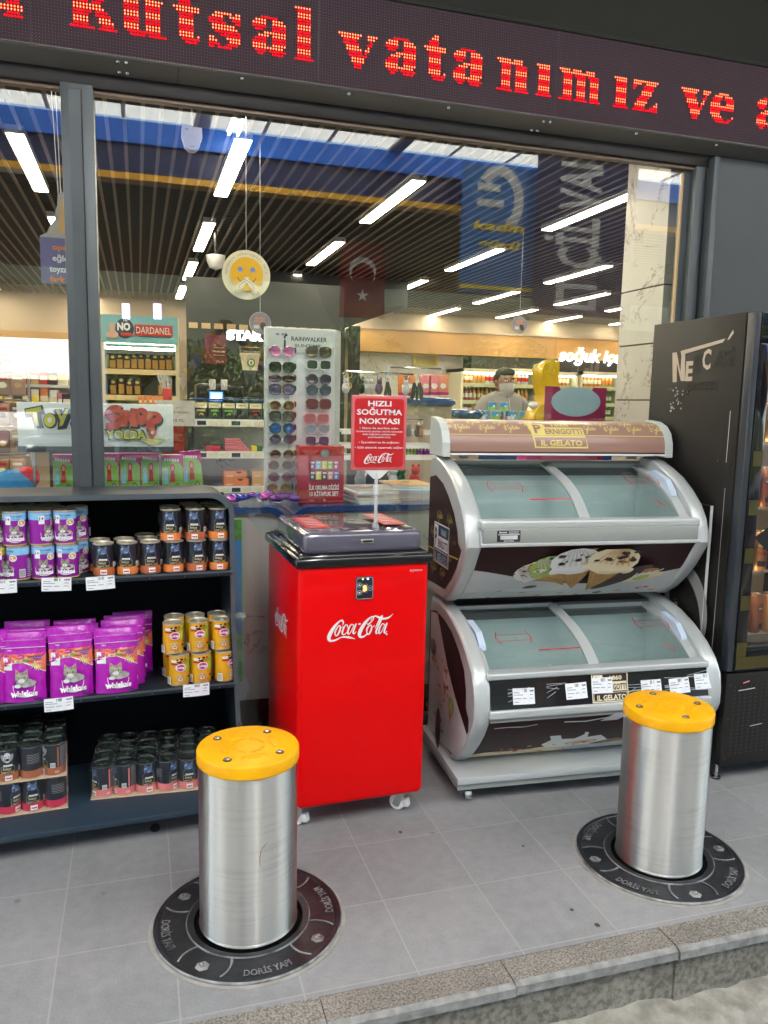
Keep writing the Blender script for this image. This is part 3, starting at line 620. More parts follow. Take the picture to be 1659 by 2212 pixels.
for x0 in (.06, .34):
    a.poly([(x0, .12), (x0 + .085, .12), (x0 + .085, .4), (x0, .4)], RED)
    for k in range(5): a.rect(x0 + .015, .36 - k * .04, x0 + .07, .37 - k * .04, CLOGO)
    script_cola(a, x0 + .012, .14, .06, CLOGO)
a.apply(c, top(0, 0, 1.062), .0003, .0008); c.build('lid', cool)
c = MB(); c.rbox((.225, .0245, 1.02), (.272, .03, 1.036), STEEL, .002, 2); c.box((.231, .0235, 1.025), (.266, .026, 1.031), BLACK); c.build('lid_catch', cool)
c = MB(); c.rbox((.2, -.005, .83), (.264, .001, .91), mat('panel black', (.012, .013, .03), .3), .002, 2)
a = Art(); RR = []
for (cx, cy, q0) in ((.055, .071, 0), (.009, .071, 90), (.009, .009, 180), (.055, .009, 270)): RR += [(cx + .006 * math.cos(R(q0 + t)), cy + .006 * math.sin(R(q0 + t))) for t in (0, 30, 60, 90)]
a.stroke(RR, .0012, LGREY, close=True)
for cy in (.052, .026):
    a.stroke([(.013 + .008 * math.cos(R(t)), cy + .008 * math.sin(R(t))) for t in range(0, 360, 30)], .0011, LGREY, close=True)
a.poly([(.008, .05), (.018, .05), (.013, .056)], CLOGO); a.poly([(.008, .028), (.018, .028), (.013, .022)], CLOGO)
a.stroke([(.051 + .0085 * math.cos(R(t)), .04 + .0085 * math.sin(R(t))) for t in range(0, 360, 30)], .0011, LGREY, close=True); a.rect(.046, .039, .056, .041, LGREY)
a.stroke([(.024, .026), (.04, .026), (.04, .055), (.024, .055)], .0012, LGREY, close=True)
a.ell(.024, .073, .0022, .0022, lamp('green pilot light', (.2, 1, .1), 3), 8); a.ell(.042, .073, .0022, .0022, lamp('blue pilot light', (.25, .35, 1), 5), 8)
a.text('5', .032, .032, .017, lamp('amber digit', (1, .25, .03), 4), bold=.03); a.rect(.02, .004, .045, .006, GREYINK)
a.apply(c, front(.2, -.005, .83), .0003, .0004); c.build('control_panel', cool)
def castor(parent, x, y, h, r, m=WHITE, ang=.5, mb=LGREY):
    b = MB(); T = Matrix.Translation((x, y, 0)) @ Matrix.Rotation(ang, 4, 'Z')
    b.box((-.02, -.02, h - .006), (.02, .02, h), STEEL, T)
    for s_ in (-.014, .012): b.prism([(-.014, h - .006), (.014, h - .006), (.034, r * .8), (.022, r * .5), (.008, r * .6)][::-1], lambda p, q, k: (p, k, q), s_, s_ + .003, STEEL, T=T)
    b.lathe([(.0001, -.009), (r * .5, -.01), (r * .92, -.009), (r, -.005), (r, .005), (r * .92, .009), (r * .5, .01), (.0001, .009)], 24, m, T=T @ Matrix.Translation((.02, 0, r)) @ Matrix.Rotation(R(90), 4, 'X'))
    b.rbox((-.035, -.013, r * .5), (-.012, .013, r * 1.5), mb, .004, 2, T @ Matrix.Rotation(.25, 4, 'Y'))
    return b.build('castor', parent)
for x in (.028, W_ - .06):
    for y in (.055, D_ - .06): castor(cool, x, y, .085, .03, WHITE, 2.4)

# poster on a pole standing on the cooler lid
pp = g(811, 1139, 1.062); Yp = pp.y
post = thing('poster_stand', 'red cold drink poster in clear frame on a pole', 'sign', (pp.x, Yp, 1.0625), R(0))
A_ = w(761, 853, Yp); B_ = w(879, 1017, Yp); tl = w(760, 853, Yp); bl = w(757, 1016, Yp); br = w(875, 1020, Yp)
z0, z1 = bl.z - 1.0625, tl.z - 1.0625; x0, x1 = bl.x - pp.x, br.x - pp.x; pw, ph = x1 - x0, z1 - z0
c = MB(); c.tube([(0, 0, .003), (0, 0, z0 * .72), (0, 0, z0 - .01)], .0065, mat('grey pole', (.5, .5, .52), .35)); c.lathe([(.012, 0), (.011, .012), (.007, .02)], 16, GREY); c.lathe([(.007, z0 * .55), (.0105, z0 * .57), (.0105, z0 * .72), (.007, z0 * .74)], 14, LGREY, cap=False)
c.prism([(-.012, z0 - .03), (.012, z0 - .03), (.045, z0), (-.045, z0)], lambda p, q, h: (p, h, q), -.004, .004, mat('clear clip', (.6, .6, .6), .15)); c.build('pole', post)
PINKF = mat('clear red frame', (.55, .12, .13), .2)
c = MB(); c.rbox((x0, -.006, z0), (x1, .004, z1), PINKF, .004, 2); c.build('frame', post)
c = MB(); a = Art(); PRED = mat('poster red', (.5, .012, .018), .35); m_ = .011
RR = []
for (cx, cy, q0) in ((pw - m_ - .012, ph - m_ - .012, 0), (m_ + .012, ph - m_ - .012, 90), (m_ + .012, m_ + .012, 180), (pw - m_ - .012, m_ + .012, 270)): RR += [(cx + .012 * math.cos(R(q0 + t)), cy + .012 * math.sin(R(q0 + t))) for t in (0, 22, 45, 68, 90)]
a.poly(RR, PRED); U = ph / 100.
for t, yy, hh, ww in (('HIZLI', 86, 7, .42), ('SOĞUTMA', 74.5, 7.3, .82), ('NOKTASI', 62.5, 7.3, .72)): a.text(t, pw / 2, yy * U, hh * U, CLOGO, wd=ww * pw, bold=.025)
for t, yy, hh, ww in (('• Ozon ile sterilize eder.', 55.5, 2.6, .72), ('Ürünlerinizi sterilize etmek isterseniz', 51.3, 2.2, .84), ('hızlı soğutma noktasından', 47.5, 2.2, .6), ('yararlanabilirsiniz.', 43.6, 2.2, .42), ('• İçecekleri su ile soğutur.', 36.5, 2.6, .74), ('• %50 elektrik tasarrufu sağlar.', 29.5, 2.6, .88)): a.text(t, pw / 2, yy * U, hh * U, CLOGO, wd=ww * pw, bold=.012)
script_cola(a, pw * .22, 8.5 * U, pw * .55, CLOGO); a.apply(c, front(x0, -.006, z0), .0003, .0004); c.build('poster', post)
# ------------------------------------------------------------------ ice cream freezers
SILV = mat('silver plastic', (.5, .53, .54), .3, .25, col2=(.45, .48, .49), scale=2, rvar=.05); SILG = mat('dark grey rail', (.09, .095, .095), .5); SILD = mat('dull silver plastic', (.3, .32, .31), .42, .2)
TUB = mat('pale tub liner', (.5, .6, .6), .45, col2=(.4, .49, .49), scale=4); LIDG = glass('freezer lid glass', (.88, .95, .94), 1.6, .012, .06, (.6, .7, .7)); HNDL = mat('pale blue handle', (.5, .6, .75), .35)
GBROWN = mat('gelato brown', (.026, .007, .009), .45, spec=.25); GWHITE = mat('gelato white', (.62, .64, .66), .35, col2=(.5, .52, .55), scale=3); BLKP = mat('black price rail', (.01, .01, .014), .18); WAFER = mat('wafer', (.5, .27, .09), .6); ALM = mat('toffee', (.45, .2, .06), .5)
VAN = mat('vanilla', (.75, .66, .45), .5); PIST = mat('pistachio', (.42, .52, .12), .5); YLOGO = mat('yellow script', (.6, .5, .06), .45); LOGOB = mat('badge blue', (.3, .5, .62), .4)
def blob(a, x, y, r, m, n=9):
    a.put([(x + r * random.uniform(.7, 1.15) * math.cos(2 * math.pi * k / n), y + r * random.uniform(.55, .95) * math.sin(2 * math.pi * k / n)) for k in range(n)], [list(range(n))], m)
def cone(a, x, y, rot, s, cream, top_):
    c, d = math.cos(rot), math.sin(rot); F = lambda p, q: (x + s * (p * c - q * d), y + s * (p * d + q * c))
    a.poly([F(0, 0), F(.32, .8), F(-.32, .8)], WAFER)
    for k in range(6):
        a.stroke([F(-.3 + .1 * k, .78), F(-.02 + .02 * k, .1 + .04 * k)], .02 * s, TAN, same=True); a.stroke([F(.3 - .1 * k, .78), F(.02 - .02 * k, .1 + .04 * k)], .02 * s, TAN, same=True)
    a.put([F(.42 * math.cos(t), .95 + .38 * math.sin(t)) for t in [2 * math.pi * k / 14 for k in range(14)]], [list(range(14))], cream)
    for k in range(6): q = F(-.34 + .135 * k, .74); blob(a, q[0], q[1], .11 * s, cream)
    for k in range(7): a.stroke([F(-.3 + .1 * k, .85), F((-.3 + .1 * k) * .35, 1.3)], .022 * s, LGREY if cream is not VAN else TAN, same=True)
    for k in range(16): q = F(random.uniform(-.3, .3), random.uniform(.92, 1.32)); blob(a, q[0], q[1], random.uniform(.03, .07) * s, random.choice(top_), 6)
def sprinkles(a, pts, s):
    for (x, y, k) in pts: blob(a, x, y, s * random.uniform(.7, 1.3), k, 8)
def make_freezer(label, origin, rz, sil, inner, rail, lower, L=1.015):
    """sil: end outline (v, z); rail: (v, z) of the front rail top and bottom"""
    t = thing('ice_cream_freezer', label, 'freezer', origin, rz, 'stacked ice cream freezers')
    Xf = lambda p, q, h: (h, p, q); sil = sil[::-1] if lower is None else sil
    ar = sum(sil[i][0] * sil[(i + 1) % len(sil)][1] - sil[(i + 1) % len(sil)][0] * sil[i][1] for i in range(len(sil)))
    if ar < 0: sil = sil[::-1]
    cx = sum(p[0] for p in sil) / len(sil); cz = sum(p[1] for p in sil) / len(sil)
    shr = lambda k: [(cx + (p[0] - cx) * k, cz + (p[1] - cz) * k) for p in sil]
    for nm, x0, x1 in (('end_cap', 0, .062), ('end_cap', L - .062, L)):
        b = MB(); n = len(sil)
        rings = [(x0, .955), (x0 + .005, .985), (x0 + .014, 1.), (x1 - .014, 1.), (x1 - .005, .985), (x1, .955)]
        vs = []
        for x, k in rings: vs += [Xf(p[0], p[1], x) for p in shr(k)]
        fs = []
        for j in range(5):
            for k in range(n): fs.append((j * n + k, j * n + (k + 1) % n, (j + 1) * n + (k + 1) % n, (j + 1) * n + k))
        b.add(vs, fs, SILV, True)
        tri = tessellate_polygon([[Vector((p[0], p[1], 0)) for p in sil]])
        b.add([Xf(p[0], p[1], x0) for p in shr(.955)], [tuple(reversed(q)) for q in tri], SILV); b.add([Xf(p[0], p[1], x1) for p in shr(.955)], tri, SILV)
        if x0 == 0:
            a = Art(); iv = [(-p[0], p[1]) for p in inner]; a.poly(iv, GBROWN)
            inp = lambda x, y: (lambda r: r)(sum(1 for i in range(len(iv)) if ((iv[i][1] > y) != (iv[(i + 1) % len(iv)][1] > y)) and (x < (iv[(i + 1) % len(iv)][0] - iv[i][0]) * (y - iv[i][1]) / (iv[(i + 1) % len(iv)][1] - iv[i][1]) + iv[i][0])) % 2 == 1)
            if lower:
                a.poly([(-.57, .105), (-.2, .15), (-.075, .26), (-.075, .29), (-.22, .38), (-.33, .47), (-.44, .6), (-.48, .645), (-.57, .63)], GWHITE)
                cone(a, -.36, .33, -.25, .1, WHITE, [BROWN, ALM]); cone(a, -.26, .26, -.2, .085, PIST, [GREEN, WHITE]); cone(a, -.46, .42, .2, .09, BROWN, [TAN, ALM])
                a.ell(-.36, .2, .035, .085, BROWN, 16); a.rect(-.366, .1, -.354, .13, TAN)
                sprinkles(a, [(random.uniform(-.52, -.2), random.uniform(.2, .5), random.choice([BROWN, ALM, GREEN, RED])) for _ in range(26)], .012)
            else:
                for (yy, off) in ((.72, 0), (.645, .05), (.57, 0), (.495, .06), (.42, .01), (.345, .05)):
                    for k in range(4):
                        X = -.5 + off + k * .13; Y = yy + sil_z0
                        if inp(X, Y) and inp(X + .075, Y + .02): script_gelato(a, X, Y, .032, YLOGO)
                a.stroke([(-.48, .905), (-.085, .925)], .006, YLOGO)
                gelato_badge(a, -.4, .86, .2, .165, WHITE, NAVY, WHITE, LOGOB)
            a.apply(b, lambda u, v, h: (-h, -u, v), .0003, .0006)
        else: pass
        b.build(nm, t)
    (rv, rz1), (bv, bz) = rail                          # front rail
    T = lambda p, q, h: (h, p, q)
    fo = [p for p in sil if p[0] < cx]                  # front half of outline
    low = sorted([p for p in sil if p[0] < .32 and p[1] <= bz + .001], key=lambda p: -p[1])
    xa, xb = .0615, L - .0615
    b = MB()
    lp = [(bv + .006, bz)] + [(p[0] + .008, p[1] + .004) for p in low if p[1] < bz - .01]
    b.strip(lp, T, xa, xb, GBROWN if not lower else GBROWN)
    # graphic on the lower panel
    Ls = [0]
    for i in range(1, len(lp)): Ls.append(Ls[-1] + math.hypot(lp[i][0] - lp[i - 1][0], lp[i][1] - lp[i - 1][1]))
    H = Ls[-1]
    def pan(u, v, h):
        v = .22 * H + .78 * v
        s_ = max(0, min(H, H - v)); i = 1
        while i < len(Ls) - 1 and Ls[i] < s_: i += 1
        f = (s_ - Ls[i - 1]) / (Ls[i] - Ls[i - 1]); dv = lp[i][0] - lp[i - 1][0]; dz = lp[i][1] - lp[i - 1][1]; q = math.hypot(dv, dz)
        return (xa + u, lp[i - 1][0] + dv * f + h * dz / q, lp[i - 1][1] + dz * f - h * dv / q)
    PW = xb - xa; a = Art()
    def low_poly(pts, m):      # poly sliced into bands so it follows the bend
        a.poly(pts, m)
    nx = 18
    if not lower:
        f0 = lambda x: H * (.56 - .42 * math.sin(min(1, x / .62) * math.pi / 2) ** 1.2) if x < .62 else H * (.14 + .33 * ((x - .62) / .38) ** 1.1)
        for i in range(nx):
            xA, xB = i / nx, (i + 1) / nx
            a.put([(xA * PW, -.28 * H), (xB * PW, -.28 * H), (xB * PW, f0(xB)), (xA * PW, f0(xA))], [(0, 1, 2, 3)], GWHITE, same=True)
        a.n += 1
        cone(a, PW * .43, H * .2, .95, H * .5, WHITE, [BROWN, ALM, TAN]); cone(a, PW * .455, H * .16, .55, H * .56, PIST, [GREEN, DGREEN, WHITE]); cone(a, PW * .5, H * .1, .2, H * .68, WHITE, [BROWN, ALM, LGREY])
        for k in range(3): a.ell(PW * (.72 + .035 * k), H * (.5 - .05 * k), H * .3, H * .085, [BROWN, ALM, VAN][k], 16, .5 - .1 * k)
        a.ell(PW * .69, H * .36, H * .34, H * .085, BROWN, 16, .75)
        for k in range(5): a.stroke([(PW * .75 + H * .05 * k, H * (.35 + .03 * k)), (PW * .77 + H * .07 * k, H * (.5 + .02 * k))], .006, WHITE)
        a.ell(PW * .8, H * .4, H * .1, H * .05, PIST, 12, .5); cone(a, PW * .565, H * .1, -.18, H * .72, VAN, [BROWN, BROWN, ALM])
        for x, y, m, r, q in ((.14, .22, ALM, .014, .4), (.27, .3, BROWN, .03, .2), (.4, .22, VAN, .018, .1), (.25, .16, TAN, .016, .2), (.33, .07, PINK, .016, .1), (.44, .12, GREEN, .016, .2), (.1, .05, BROWN, .012, .1), (.52, .06, ALM, .014, .3), (.62, .1, BROWN, .02, .2), (.72, .14, PINK, .016, .2), (.83, .2, RED, .03, .2), (.89, .13, TAN, .018, .1)):
            a.ell(PW * x, H * y, r, r * .38, m, 12, q)
            if m is RED: a.ell(PW * x, H * y, r * .5, r * .2, VAN, 10, q)
    else:
        for i in range(nx):
            xA, xB = i / nx, (i + 1) / nx; fz = lambda x: H * (.02 + .3 * x ** .8 + .05 * math.sin(x * 22)) if x < .75 else H * (.3 + .7 * (x - .75) / .1) if x < .85 else H
            a.put([(xA * PW, -.28 * H), (xB * PW, -.28 * H), (xB * PW, fz(xB)), (xA * PW, fz(xA))], [(0, 1, 2, 3)], VAN if xB < .5 else GWHITE, same=True)
        a.n += 1
        a.poly([(PW * .3, H * .25), (PW * .33, H * .4), (PW * .31, H * .52), (PW * .36, H * .52), (PW * .38, H * .4), (PW * .44, H * .38), (PW * .475, H * .5), (PW * .47, H * .56), (PW * .49, H * .55), (PW * .5, H * .4), (PW * .56, H * .44), (PW * .62, H * .25), (PW * .6, H * .1), (PW * .35, H * .1)], WHITE)
        for k in range(8): a.stroke([(PW * .17, H * .1), (PW * .17 + .06 * math.cos(k * .75), H * .1 + .022 * math.sin(k * .75))], .006, BROWN, same=True)
        for k in range(4): a.ell(PW * .49, H * .24, .07 - .016 * k, .024 - .005 * k, [PIST, VAN, PINK, PIST][k], 16, .15)
        a.ell(PW * .64, H * .2, .09, .02, BROWN, 16, .22); a.ell(PW * .655, H * .205, .07, .012, ALM, 14, .22)
        a.stroke([(PW * .03, H * .83), (PW * .09, H * .835), (PW * .16, H * .82), (PW * .22, H * .85)], .006, LGREY); a.stroke([(PW * .34, H * .86), (PW * .44, H * .84), (PW * .56, H * .9)], .007, WHITE)
        sprinkles(a, [(PW * random.uniform(.05, .9), H * random.uniform(.02, .3), random.choice([ALM, BROWN, TAN, RED])) for _ in range(24)], .01)
        a.poly([(PW * .5, H * .86), (PW * .56, H), (PW * .64, H), (PW * .58, H * .86)], LGREY)
    a.apply(b, pan, .0003, .0006, [(.78 * H - q) / .78 for q in Ls[1:-1]]); b.build('front_panel', t)
    b = MB()                                           # rail between the end caps
    if lower:
        b.rbox((xa - .008, rv - .012, rz1 - .022), (xb + .008, rv + .05, rz1 + .002), SILV, .006, 3)
        b.strip([(rv - .004, rz1 - .02), (rv - .011, (rz1 + bz) / 2 + .02), (bv - .002, bz + .034)], T, xa, xb, BLKP)
        b.rbox((xa - .008, bv - .012, bz + .004), (xb + .008, bv + .05, bz + .036), SILV, .006, 3); b.box((xa, bv + .001, bz - .012), (xb, bv + .06, bz + .006), SILD)
        a = Art(); gelato_badge(a, PW * .45, .004, .15, .105, CREAM, BROWN, CREAM, CREAM)
        for x in (.13, .3, .67, .84, .95):
            for k in range(5): yy = random.uniform(.03, .09); a.stroke([(PW * x - .05, yy), (PW * x + random.uniform(-.02, .05), yy + random.uniform(-.01, .02))], .0012, LGREY)
        a.apply(b, lambda u, v, h: (xa + u, (bv - .002 + (rv - .009 - bv) * min(1, (v + .0) / .068) + max(0, v - .068) * .17) - h, bz + .034 + v), .0004, .0012, [.068])
    else:
        b.strip([(rv + .004, rz1), (rv - .012, rz1 - .03), (bv - .004, bz + .01), (bv + .012, bz + .001)], T, xa - .008, xb + .008, SILV)
        b.rbox((xa, bv - .006, bz + .012), (xb, bv + .03, bz + .068), SILD, .004, 2); b.rbox((xa - .008, bv - .01, bz), (xb + .008, bv + .03, bz + .014), SILV, .005, 2); b.rbox((xa - .008, bv - .004, bz + .064), (xb + .008, rv + .04, rz1), SILV, .008, 3)
        a = Art(); a.rect(0, 0, .092, .042, INK); a.text('Sanset', .008, .033, .006, WHITE, 'l', wd=.03, bold=.03)
        for k in range(2): a.rect(.045, .036 - .005 * k, .085, .038 - .005 * k, LGREY)
        a.rect(.004, .026, .088, .029, LGREY)
        a.rect(.012, .009, .08, .024, WHITE)
        for k in range(17): a.rect(.013 + .004 * k, .009, .0145 + .004 * k, .024, INK, same=True)
        a.text('S03986', .046, .001, .006, WHITE, wd=.04); a.apply(b, front(.115, bv - .006, bz + .02), .0004, .0006)
    b.build('front_rail', t)
    # lid frame and glass
    tr = [p for p in sil if p[1] > cz + .1 and p[0] > rv + .02]; back = .47; zb = max(p[1] for p in sil) - .028
    b = MB(); b.rbox((xa - .006, back - .02, zb - .02), (xb + .006, sil_back, zb + .004), SILD if not lower else SILG, .003, 2); b.box((xa, sil_back - .02, low[-1][1]), (xb, sil_back, zb), WHITE)
    b.box((xa, .3, low[-1][1] + .012), (xb, sil_back - .02, low[-1][1] + .03), SILD); b.build('rear_rail', t)
    curve = [(rv + .03, rz1 - .012), (rv + .12, rz1 - .012 + (zb - rz1) * .42), (rv + .24, rz1 - .012 + (zb - rz1) * .74), (back, zb - .006)]
    curve = smooth_path(curve, 4); CV = lambda e: [(p[0], p[1] + e) for p in curve]
    mid = L * .49
    b = MB(); b.strip(CV(.004), T, xa + .012, mid, LIDG); b.strip(CV(-.012), T, mid - .01, xb - .012, LIDG)
    a = Art()
    def onlid(u, v, h):
        i = min(int(v * (len(curve) - 1)), len(curve) - 2); f = v * (len(curve) - 1) - i; p, q = curve[i], curve[i + 1]; return (u, p[0] + (q[0] - p[0]) * f, p[1] + (q[1] - p[1]) * f + .006 + h)
    for ux, vx in ((xa + .1, .5), (xb - .17, .62)):
        a.stroke([(ux, vx + .05), (ux + .12, vx + .05)], .007, RED); a.stroke([(ux, vx - .05), (ux + .12, vx - .05)], .007, RED)
        a.stroke([(ux, vx - .1), (ux - .012, vx), (ux, vx + .1)], .004, RED); a.stroke([(ux + .12, vx - .1), (ux + .132, vx), (ux + .12, vx + .1)], .004, RED)
    a.stroke([(mid - .2, .28), (mid - .03, .28)], .016, RED); a.stroke([(xb - .12, .28), (xb - .09, .16)], .006, RED)
    a.apply(b, onlid, cuts=[k / (len(curve) - 1) for k in range(1, len(curve) - 1)]); b.build('lid_glass', t)
    def bar(x0, x1, e, m=SILV):
        q = MB(); n = len(curve); P = CV(e); vs = []
        for p in P: vs += [(x0, p[0], p[1] - .006), (x1, p[0], p[1] - .006), (x1, p[0], p[1] + .006), (x0, p[0], p[1] + .006)]
        fs = [(3, 2, 1, 0), (4 * n - 4, 4 * n - 3, 4 * n - 2, 4 * n - 1)]
        for i in range(n - 1):
            for k in range(4): fs.append((4 * i + k, 4 * i + (k + 1) % 4, 4 * i + 4 + (k + 1) % 4, 4 * i + 4 + k))
        q.add(vs, fs, m); return q
    b = bar(xa, xa + .014, .004); 
    for x0, x1, e in ((mid - .022, mid + .022, .003), (xb - .04, xb, -.006)): q = bar(x0, x1, e); b.add(q.v, q.f, SILV)
    b.box((xa, back - .022, zb - .012), (mid, back, zb + .004), SILV); b.box((mid, back - .022, zb - .026), (xb, back, zb - .008), SILV); b.box((xa, curve[0][0] - .012, curve[0][1] - .012), (xb, curve[0][0] + .01, curve[0][1] + .006), SILV)
    b.build('lid_frame', t)
    i0 = int(len(curve) * .42); p0, p1, p2 = curve[i0 - 1], curve[i0 + 1], curve[min(i0 + 4, len(curve) - 1)]
    hx = [xb - .032] + ([xa + .004] if lower else [])
    for x in hx:
        q = MB(); q.prism([(p0[0], p0[1] + .004), (p2[0], p2[1] + .004), (p2[0] - .01, p2[1] + .022), (p1[0], p1[1] + .036), (p0[0] + .006, p0[1] + .02)], lambda p, q_, h: (h, p, q_), x, x + .026, HNDL); q.build('lid_handle', t)
    # tub inside
    b = MB(); zf = low[-1][1] + .17; y0, y1 = rv + .075, back - .01
    pts = [(xa + .004, y0, zf), (xb - .004, y0, zf), (xb - .004, y1, zf), (xa + .004, y1, zf), (xa + .004, y0, rz1 - .03), (xb - .004, y0, rz1 - .03), (xb - .004, y1, zb - .03), (xa + .004, y1, zb - .03)]
    b.add(pts, [(0, 1, 2, 3), (0, 4, 5, 1), (2, 6, 7, 3), (1, 5, 6, 2), (3, 7, 4, 0)], TUB)
    for (p_, q_) in ((pts[4], pts[5]), (pts[7], pts[6])): b.box((p_[0], p_[1] - .004, p_[2] - .03), (q_[0], p_[1] + .004, p_[2] + .004), SILG)
    b.box((mid - .004, y0 + .01, zf + .001), (mid + .004, y1 - .01, zf + .13), WHITE); b.build('tub', t)
    if lower:
        q = MB(); zq = zf + .02
        for k in range(8): q.tube([(xa + .1, y0 + .02 + .03 * k, zq), (xa + .1, y0 + .02 + .03 * k, zq + .12), ], .002, WHITE, 6)
        for k in range(4): q.tube([(xa + .1, y0 + .01, zq + .03 + .03 * k), (mid - .05, y0 + .03, zq + .03 + .03 * k)], .002, WHITE, 6)
        for k in range(9): q.tube([(xa + .1 + .04 * k, y0 + .02, zq), (xa + .1 + .04 * k, y0 + .02, zq + .12)], .002, WHITE, 6)
        q.build('wire_basket', t)
    return t
sil_z0 = .0; sil_back = .6
silL = [(.6, .66), (.585, .695), (.5, .704), (.4, .696), (.3, .676), (.2, .64), (.11, .592), (.045, .54), (.012, .49), (0, .43), (0, .372), (.012, .342), (.045, .29), (.09, .235), (.15, .175), (.22, .122), (.26, .108), (.6, .104)]
innL = [(.585, .63), (.5, .652), (.4, .645), (.29, .622), (.2, .575), (.13, .52), (.1, .45), (.095, .385), (.06, .355), (.06, .31), (.11, .245), (.19, .17), (.25, .135), (.585, .13)]
fz1 = make_freezer('lower silver ice cream freezer with black price rail on a wheeled base', (1.135, 2.5, 0), R(-4), silL, innL, ((.03, .535), (0, .372)), True)
silU = [(.5, 1.24), (.49, 1.28), (.43, 1.296), (.35, 1.282), (.28, 1.258), (.2, 1.225), (.13, 1.18), (.07, 1.13), (.03, 1.075), (.006, 1.02), (0, .985), (.018, .955), (.07, .88), (.12, .825), (.19, .762), (.255, .722), (.5, .71)]
innU = [(.485, 1.2), (.4, 1.215), (.3, 1.19), (.22, 1.145), (.15, 1.09), (.105, 1.03), (.09, .985), (.05, .965), (.1, .89), (.16, .83), (.235, .775), (.485, .76)]
sil_z0 = .32; sil_back = .5
fz2 = make_freezer('upper silver ice cream freezer with ice cream cones printed along its front', (1.135, 2.63, 0), R(-4), silU, innU, ((.026, 1.082), (0, .985)), False)
b = MB(); b.box((.08, .36, .703), (.93, .5, .711), BLACK); b.build('stacking_foot', fz2)
# header canopy on the upper freezer
CANB = mat('canopy print', (.33, .19, .155), .35, coat=.3); CANY = mat('canopy yellow', (.72, .6, .2), .4); PALEG = mat('pale grey plastic', (.5, .55, .53), .4)
hp = [(.50, 1.305), (.335, 1.302), (.338, 1.35), (.355, 1.39), (.385, 1.418), (.43, 1.437), (.5, 1.443)]
b = MB(); Xf = lambda p, q, h: (h, p, q)
hp2 = [(p[0] + .004, p[1] - .003) for p in hp[2:]]; hp2[-1] = hp[-1]
b.strip([hp[1], hp[2], hp[3], hp[4], hp[5], hp[6]][::-1][::-1], Xf, .03, 1.0, CANB); b.box((.03, .34, 1.3), (1.0, .5, 1.306), BLACK); b.box((.03, .495, 1.3), (1.0, .5, 1.442), SILD)
crv = smooth_path([hp[1], hp[2], hp[3], hp[4], hp[5], hp[6]], 4); cl = [0]
for i in range(1, len(crv)): cl.append(cl[-1] + math.hypot(crv[i][0] - crv[i - 1][0], crv[i][1] - crv[i - 1][1]))
def can(u, v, h):
    i = 1; v = min(v, cl[-1] - 1e-4)
    while cl[i] < v: i += 1
    f = (v - cl[i - 1]) / (cl[i] - cl[i - 1]); dv, dz = crv[i][0] - crv[i - 1][0], crv[i][1] - crv[i - 1][1]; q = math.hypot(dv, dz)
    return (.03 + u, crv[i - 1][0] + dv * f - h * dz / q, crv[i - 1][1] + dz * f + h * dv / q)
b.v = []; b.f = []; b.mi = []; b.sm = []
b.strip(crv, Xf, .03, 1.0, CANB); b.box((.03, .345, 1.3), (1.0, .5, 1.306), BLACK); b.box((.03, .495, 1.3), (1.0, .5, 1.442), SILD)
a = Art(); a.rect(0, .0, .97, .008, WHITE); a.rect(0, .008, .97, .014, BROWN); a.rect(0, .083, .97, .0865, CANY)
for k in range(9):
    if k not in (4,): script_gelato(a, .03 + k * .108 + (.02 if k > 4 else 0), .108, .03, CANY, .1)
    if k not in (4,): script_gelato(a, -.02 + k * .115, .15, .026, CANY, .1)
a.poly([(.37, .03), (.61, .03), (.588, .155), (.35, .155)], CANY)
def bd(p, q): return (.37 + .24 * p - .022 * q * (1 - p), .03 + .125 * q)
def quad(x0, y0, x1, y1, m):
    for k in range(4):
        ya, yb = y0 + (y1 - y0) * k / 4, y0 + (y1 - y0) * (k + 1) / 4; a.put([bd(x0, ya), bd(x1, ya), bd(x1, yb), bd(x0, yb)], [(0, 1, 2, 3)], m, same=True)
    a.n += 1
a.n += 1; quad(.03, .05, .97, .36, CANB); quad(.03, .42, .97, .43, CANB); quad(.3, .78, .97, .96, CANB); a.text('IL GELATO', .49, .041, .022, CANY, wd=.185, bold=.03); a.text('ERNIGOTTI', .505, .09, .027, CANB, wd=.165, bold=.02); a.text('P', .392, .094, .05, CANB, wd=.034, bold=.03); a.text('1860', .5, .132, .014, CANY, wd=.08, bold=.03)
a.apply(b, can, .0003, .0006, cl[1:-1]); cano = b.build('header_canopy', fz2)
for x0 in (0, 1.0):
    b = MB(); q = [(.505, 1.296), (.326, 1.296), (.328, 1.352), (.347, 1.398), (.38, 1.428), (.43, 1.446), (.505, 1.452)]
    b.prism(q[::-1], Xf, x0, x0 + .032, PALEG); b.build('canopy_end', fz2)
b = MB()
for x in (.12, .9): b = MB(); b.box((x, .44, 1.28), (x + .03, .48, 1.305), SILD); b.build('canopy_post', fz2)
# base of the lower freezer
mat('grey rubber', (.06, .06, .055), .7)
b = MB(); b.rbox((-.025, .088, .086), (1.05, .6, .112), SILV, .003, 2); b.box((-.02, .1, .06), (1.045, .58, .086), SILD); b.build('base_plate', fz1)
for x in (.03, .99):
    for y in (.13, .5): castor(fz1, x, y, .062, .028, MATS['grey rubber'], 1.4, STEEL)
